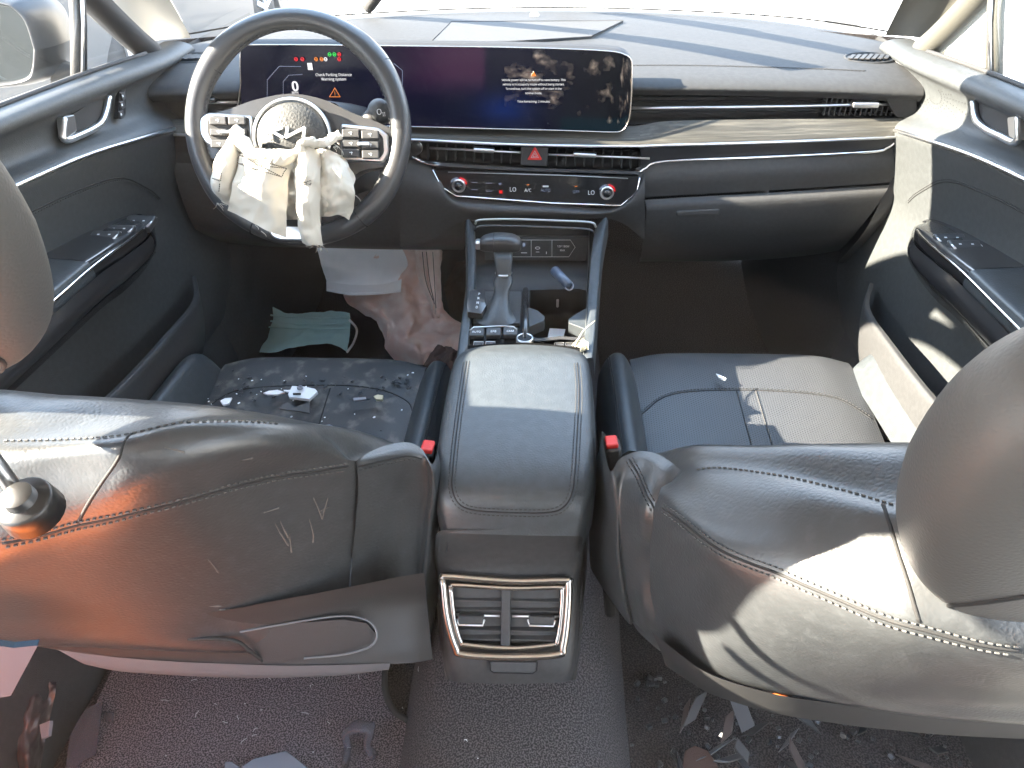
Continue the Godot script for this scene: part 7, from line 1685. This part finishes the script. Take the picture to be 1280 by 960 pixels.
	part("sheet", loft([
		[Vector3(-0.7321, 0.14, -0.6414), Vector3(-0.6887, 0.16, -0.6319), Vector3(-0.6703, 0.14, -0.6437)], [Vector3(-0.7274, 0.12, -0.6002), Vector3(-0.6668, 0.16, -0.5797), Vector3(-0.6667, 0.12, -0.6151)], [Vector3(-0.7192, 0.1, -0.5635), Vector3(-0.6586, 0.14, -0.5369), Vector3(-0.6618, 0.1, -0.5717)], [Vector3(-0.685, 0.08, -0.5127), Vector3(-0.6492, 0.1, -0.5037), Vector3(-0.6523, 0.08, -0.5251)]], 10, 10, crumple(.03, 1.6, 21, Vector3(.5, .7, .3))), M.film, fi)
	bit("grey_clip", "small lilac grey clip caught in the dark film", "clip", [Vector3(-0.6419, 0.15, -0.5535), Vector3(-0.6272, 0.16, -0.5539), Vector3(-0.6248, 0.155, -0.5523), Vector3(-0.6232, 0.15, -0.5381), Vector3(-0.6328, 0.145, -0.5361)], .006, M.grey_plastic)
	bit("white_trim", "pale blue white trim piece leaning against the driver's seat at the left edge", "trim piece", [Vector3(-0.4798, 0.5272, -0.4128), Vector3(-0.4583, 0.5098, -0.4262), Vector3(-0.437, 0.5065, -0.425), Vector3(-0.4745, 0.4533, -0.4102), Vector3(-0.5012, 0.4577, -0.3996)], .008, M.trim)
	# rear floor, passenger's side
	bit("long_shard", "long black shard with silver edge standing up behind the passenger's seat", "shard", [Vector3(0.2991, 0.16, -0.6413), Vector3(0.3093, 0.16, -0.6305), Vector3(0.3187, 0.165, -0.6325), Vector3(0.3431, 0.11, -0.6156), Vector3(0.3257, 0.1, -0.6041)], .003, M.shard_silver)
	bit("bright_chip", "small mirror bright chip on the dark floor behind the passenger's seat", "chip", [Vector3(0.2932, 0.09, -0.6075), Vector3(0.2975, 0.095, -0.6108), Vector3(0.305, 0.095, -0.6087), Vector3(0.3014, 0.09, -0.6031)], .003, M.chrome)
	bit("red_brown_flap", "red brown rounded flap among the dark splinters at the bottom", "flap", [Vector3(0.237, 0.09, -0.5594), Vector3(0.243, 0.1, -0.5789), Vector3(0.2561, 0.1, -0.5863), Vector3(0.2738, 0.1, -0.5801), Vector3(0.288, 0.09, -0.5591), Vector3(0.2643, 0.08, -0.5384)], .004, M.brown)
	bit("orange_tag", "small orange tag under the rim of the passenger's backrest", "tag", [Vector3(0.2855, 0.3901, -0.479), Vector3(0.3006, 0.3899, -0.4797), Vector3(0.3024, 0.3858, -0.4769), Vector3(0.2923, 0.3845, -0.4755), Vector3(0.2856, 0.3866, -0.4766)], .003, M.orange)
	for k in 26:
		var px := Vector3(rng.randf_range(.17, .62), .075 + rng.randf() * .03, rng.randf_range(-.68, -.55))
		var a := rng.randf() * TAU
		var l := rng.randf_range(.012, .035)
		var wv := rng.randf_range(.003, .01)
		var dv := Vector3(cos(a), rng.randf_range(-.1, .5), sin(a)) * l
		var nv := Vector3(-sin(a), rng.randf_range(-.3, .3), cos(a)) * wv
		var sp := bit("dark_splinter", "dark splinter of broken trim among others on the floor behind the passenger's seat", "splinter", [px - dv, px - dv * .3 + nv, px + dv + nv * .2, px + dv * .4 - nv * .8], .003, [M.shard, M.dark, M.film, M.grey_dark][k % 4])
		sp.set_meta("group", "dark splinters on the rear floor")
	var grit := []
	for k in 170:
		var gx := rng.randf_range(.16, .64)
		var r := rng.randf_range(.0012, .0045)
		grit.append([rbox(Vector3(r * 2, r * 1.4, r * 1.7), r * .25, 1), T(Vector3(gx, .058 + r, rng.randf_range(-.72, -.55)), Basis(Vector3.UP, rng.randf() * 6.0) * Basis(Vector3.RIGHT, rng.randf()))])
	var gr := part("glass_grit", join(grit), M.shard)
	tag(gr, "dark crumbs of broken glass strewn over the rear floor on the right", "debris")
	stuff(gr)
	# lint on the carpets
	var lint := []
	for k in 42:
		var p := Vector3(rng.randf_range(-.6, .15), .083, rng.randf_range(-.7, -.5))
		if absf(p.x) < .16:
			p.y = .16 if absf(p.x) < .07 else .145 - (absf(p.x) - .07) * .5
			p.y += .006
		var a := rng.randf() * TAU
		var dv := Vector3(cos(a), .0, sin(a)) * rng.randf_range(.001, .008)
		lint.append(tube(cat([p, p + dv + Vector3(0, .002, .001), p + dv * 1.4 + Vector3(.002, 0, .001)], 2), .00028, 3))
	var li := part("lint", join(lint), M.cloth_white)
	tag(li, "pale hairs and lint on the rear carpet", "lint")
	stuff(li)

func bit(called: String, label: String, category: String, pts: Array, t: float, m: Material) -> Node3D:
	var o := part(called, hull(pts, t), m)
	tag(o, label, category)
	return o
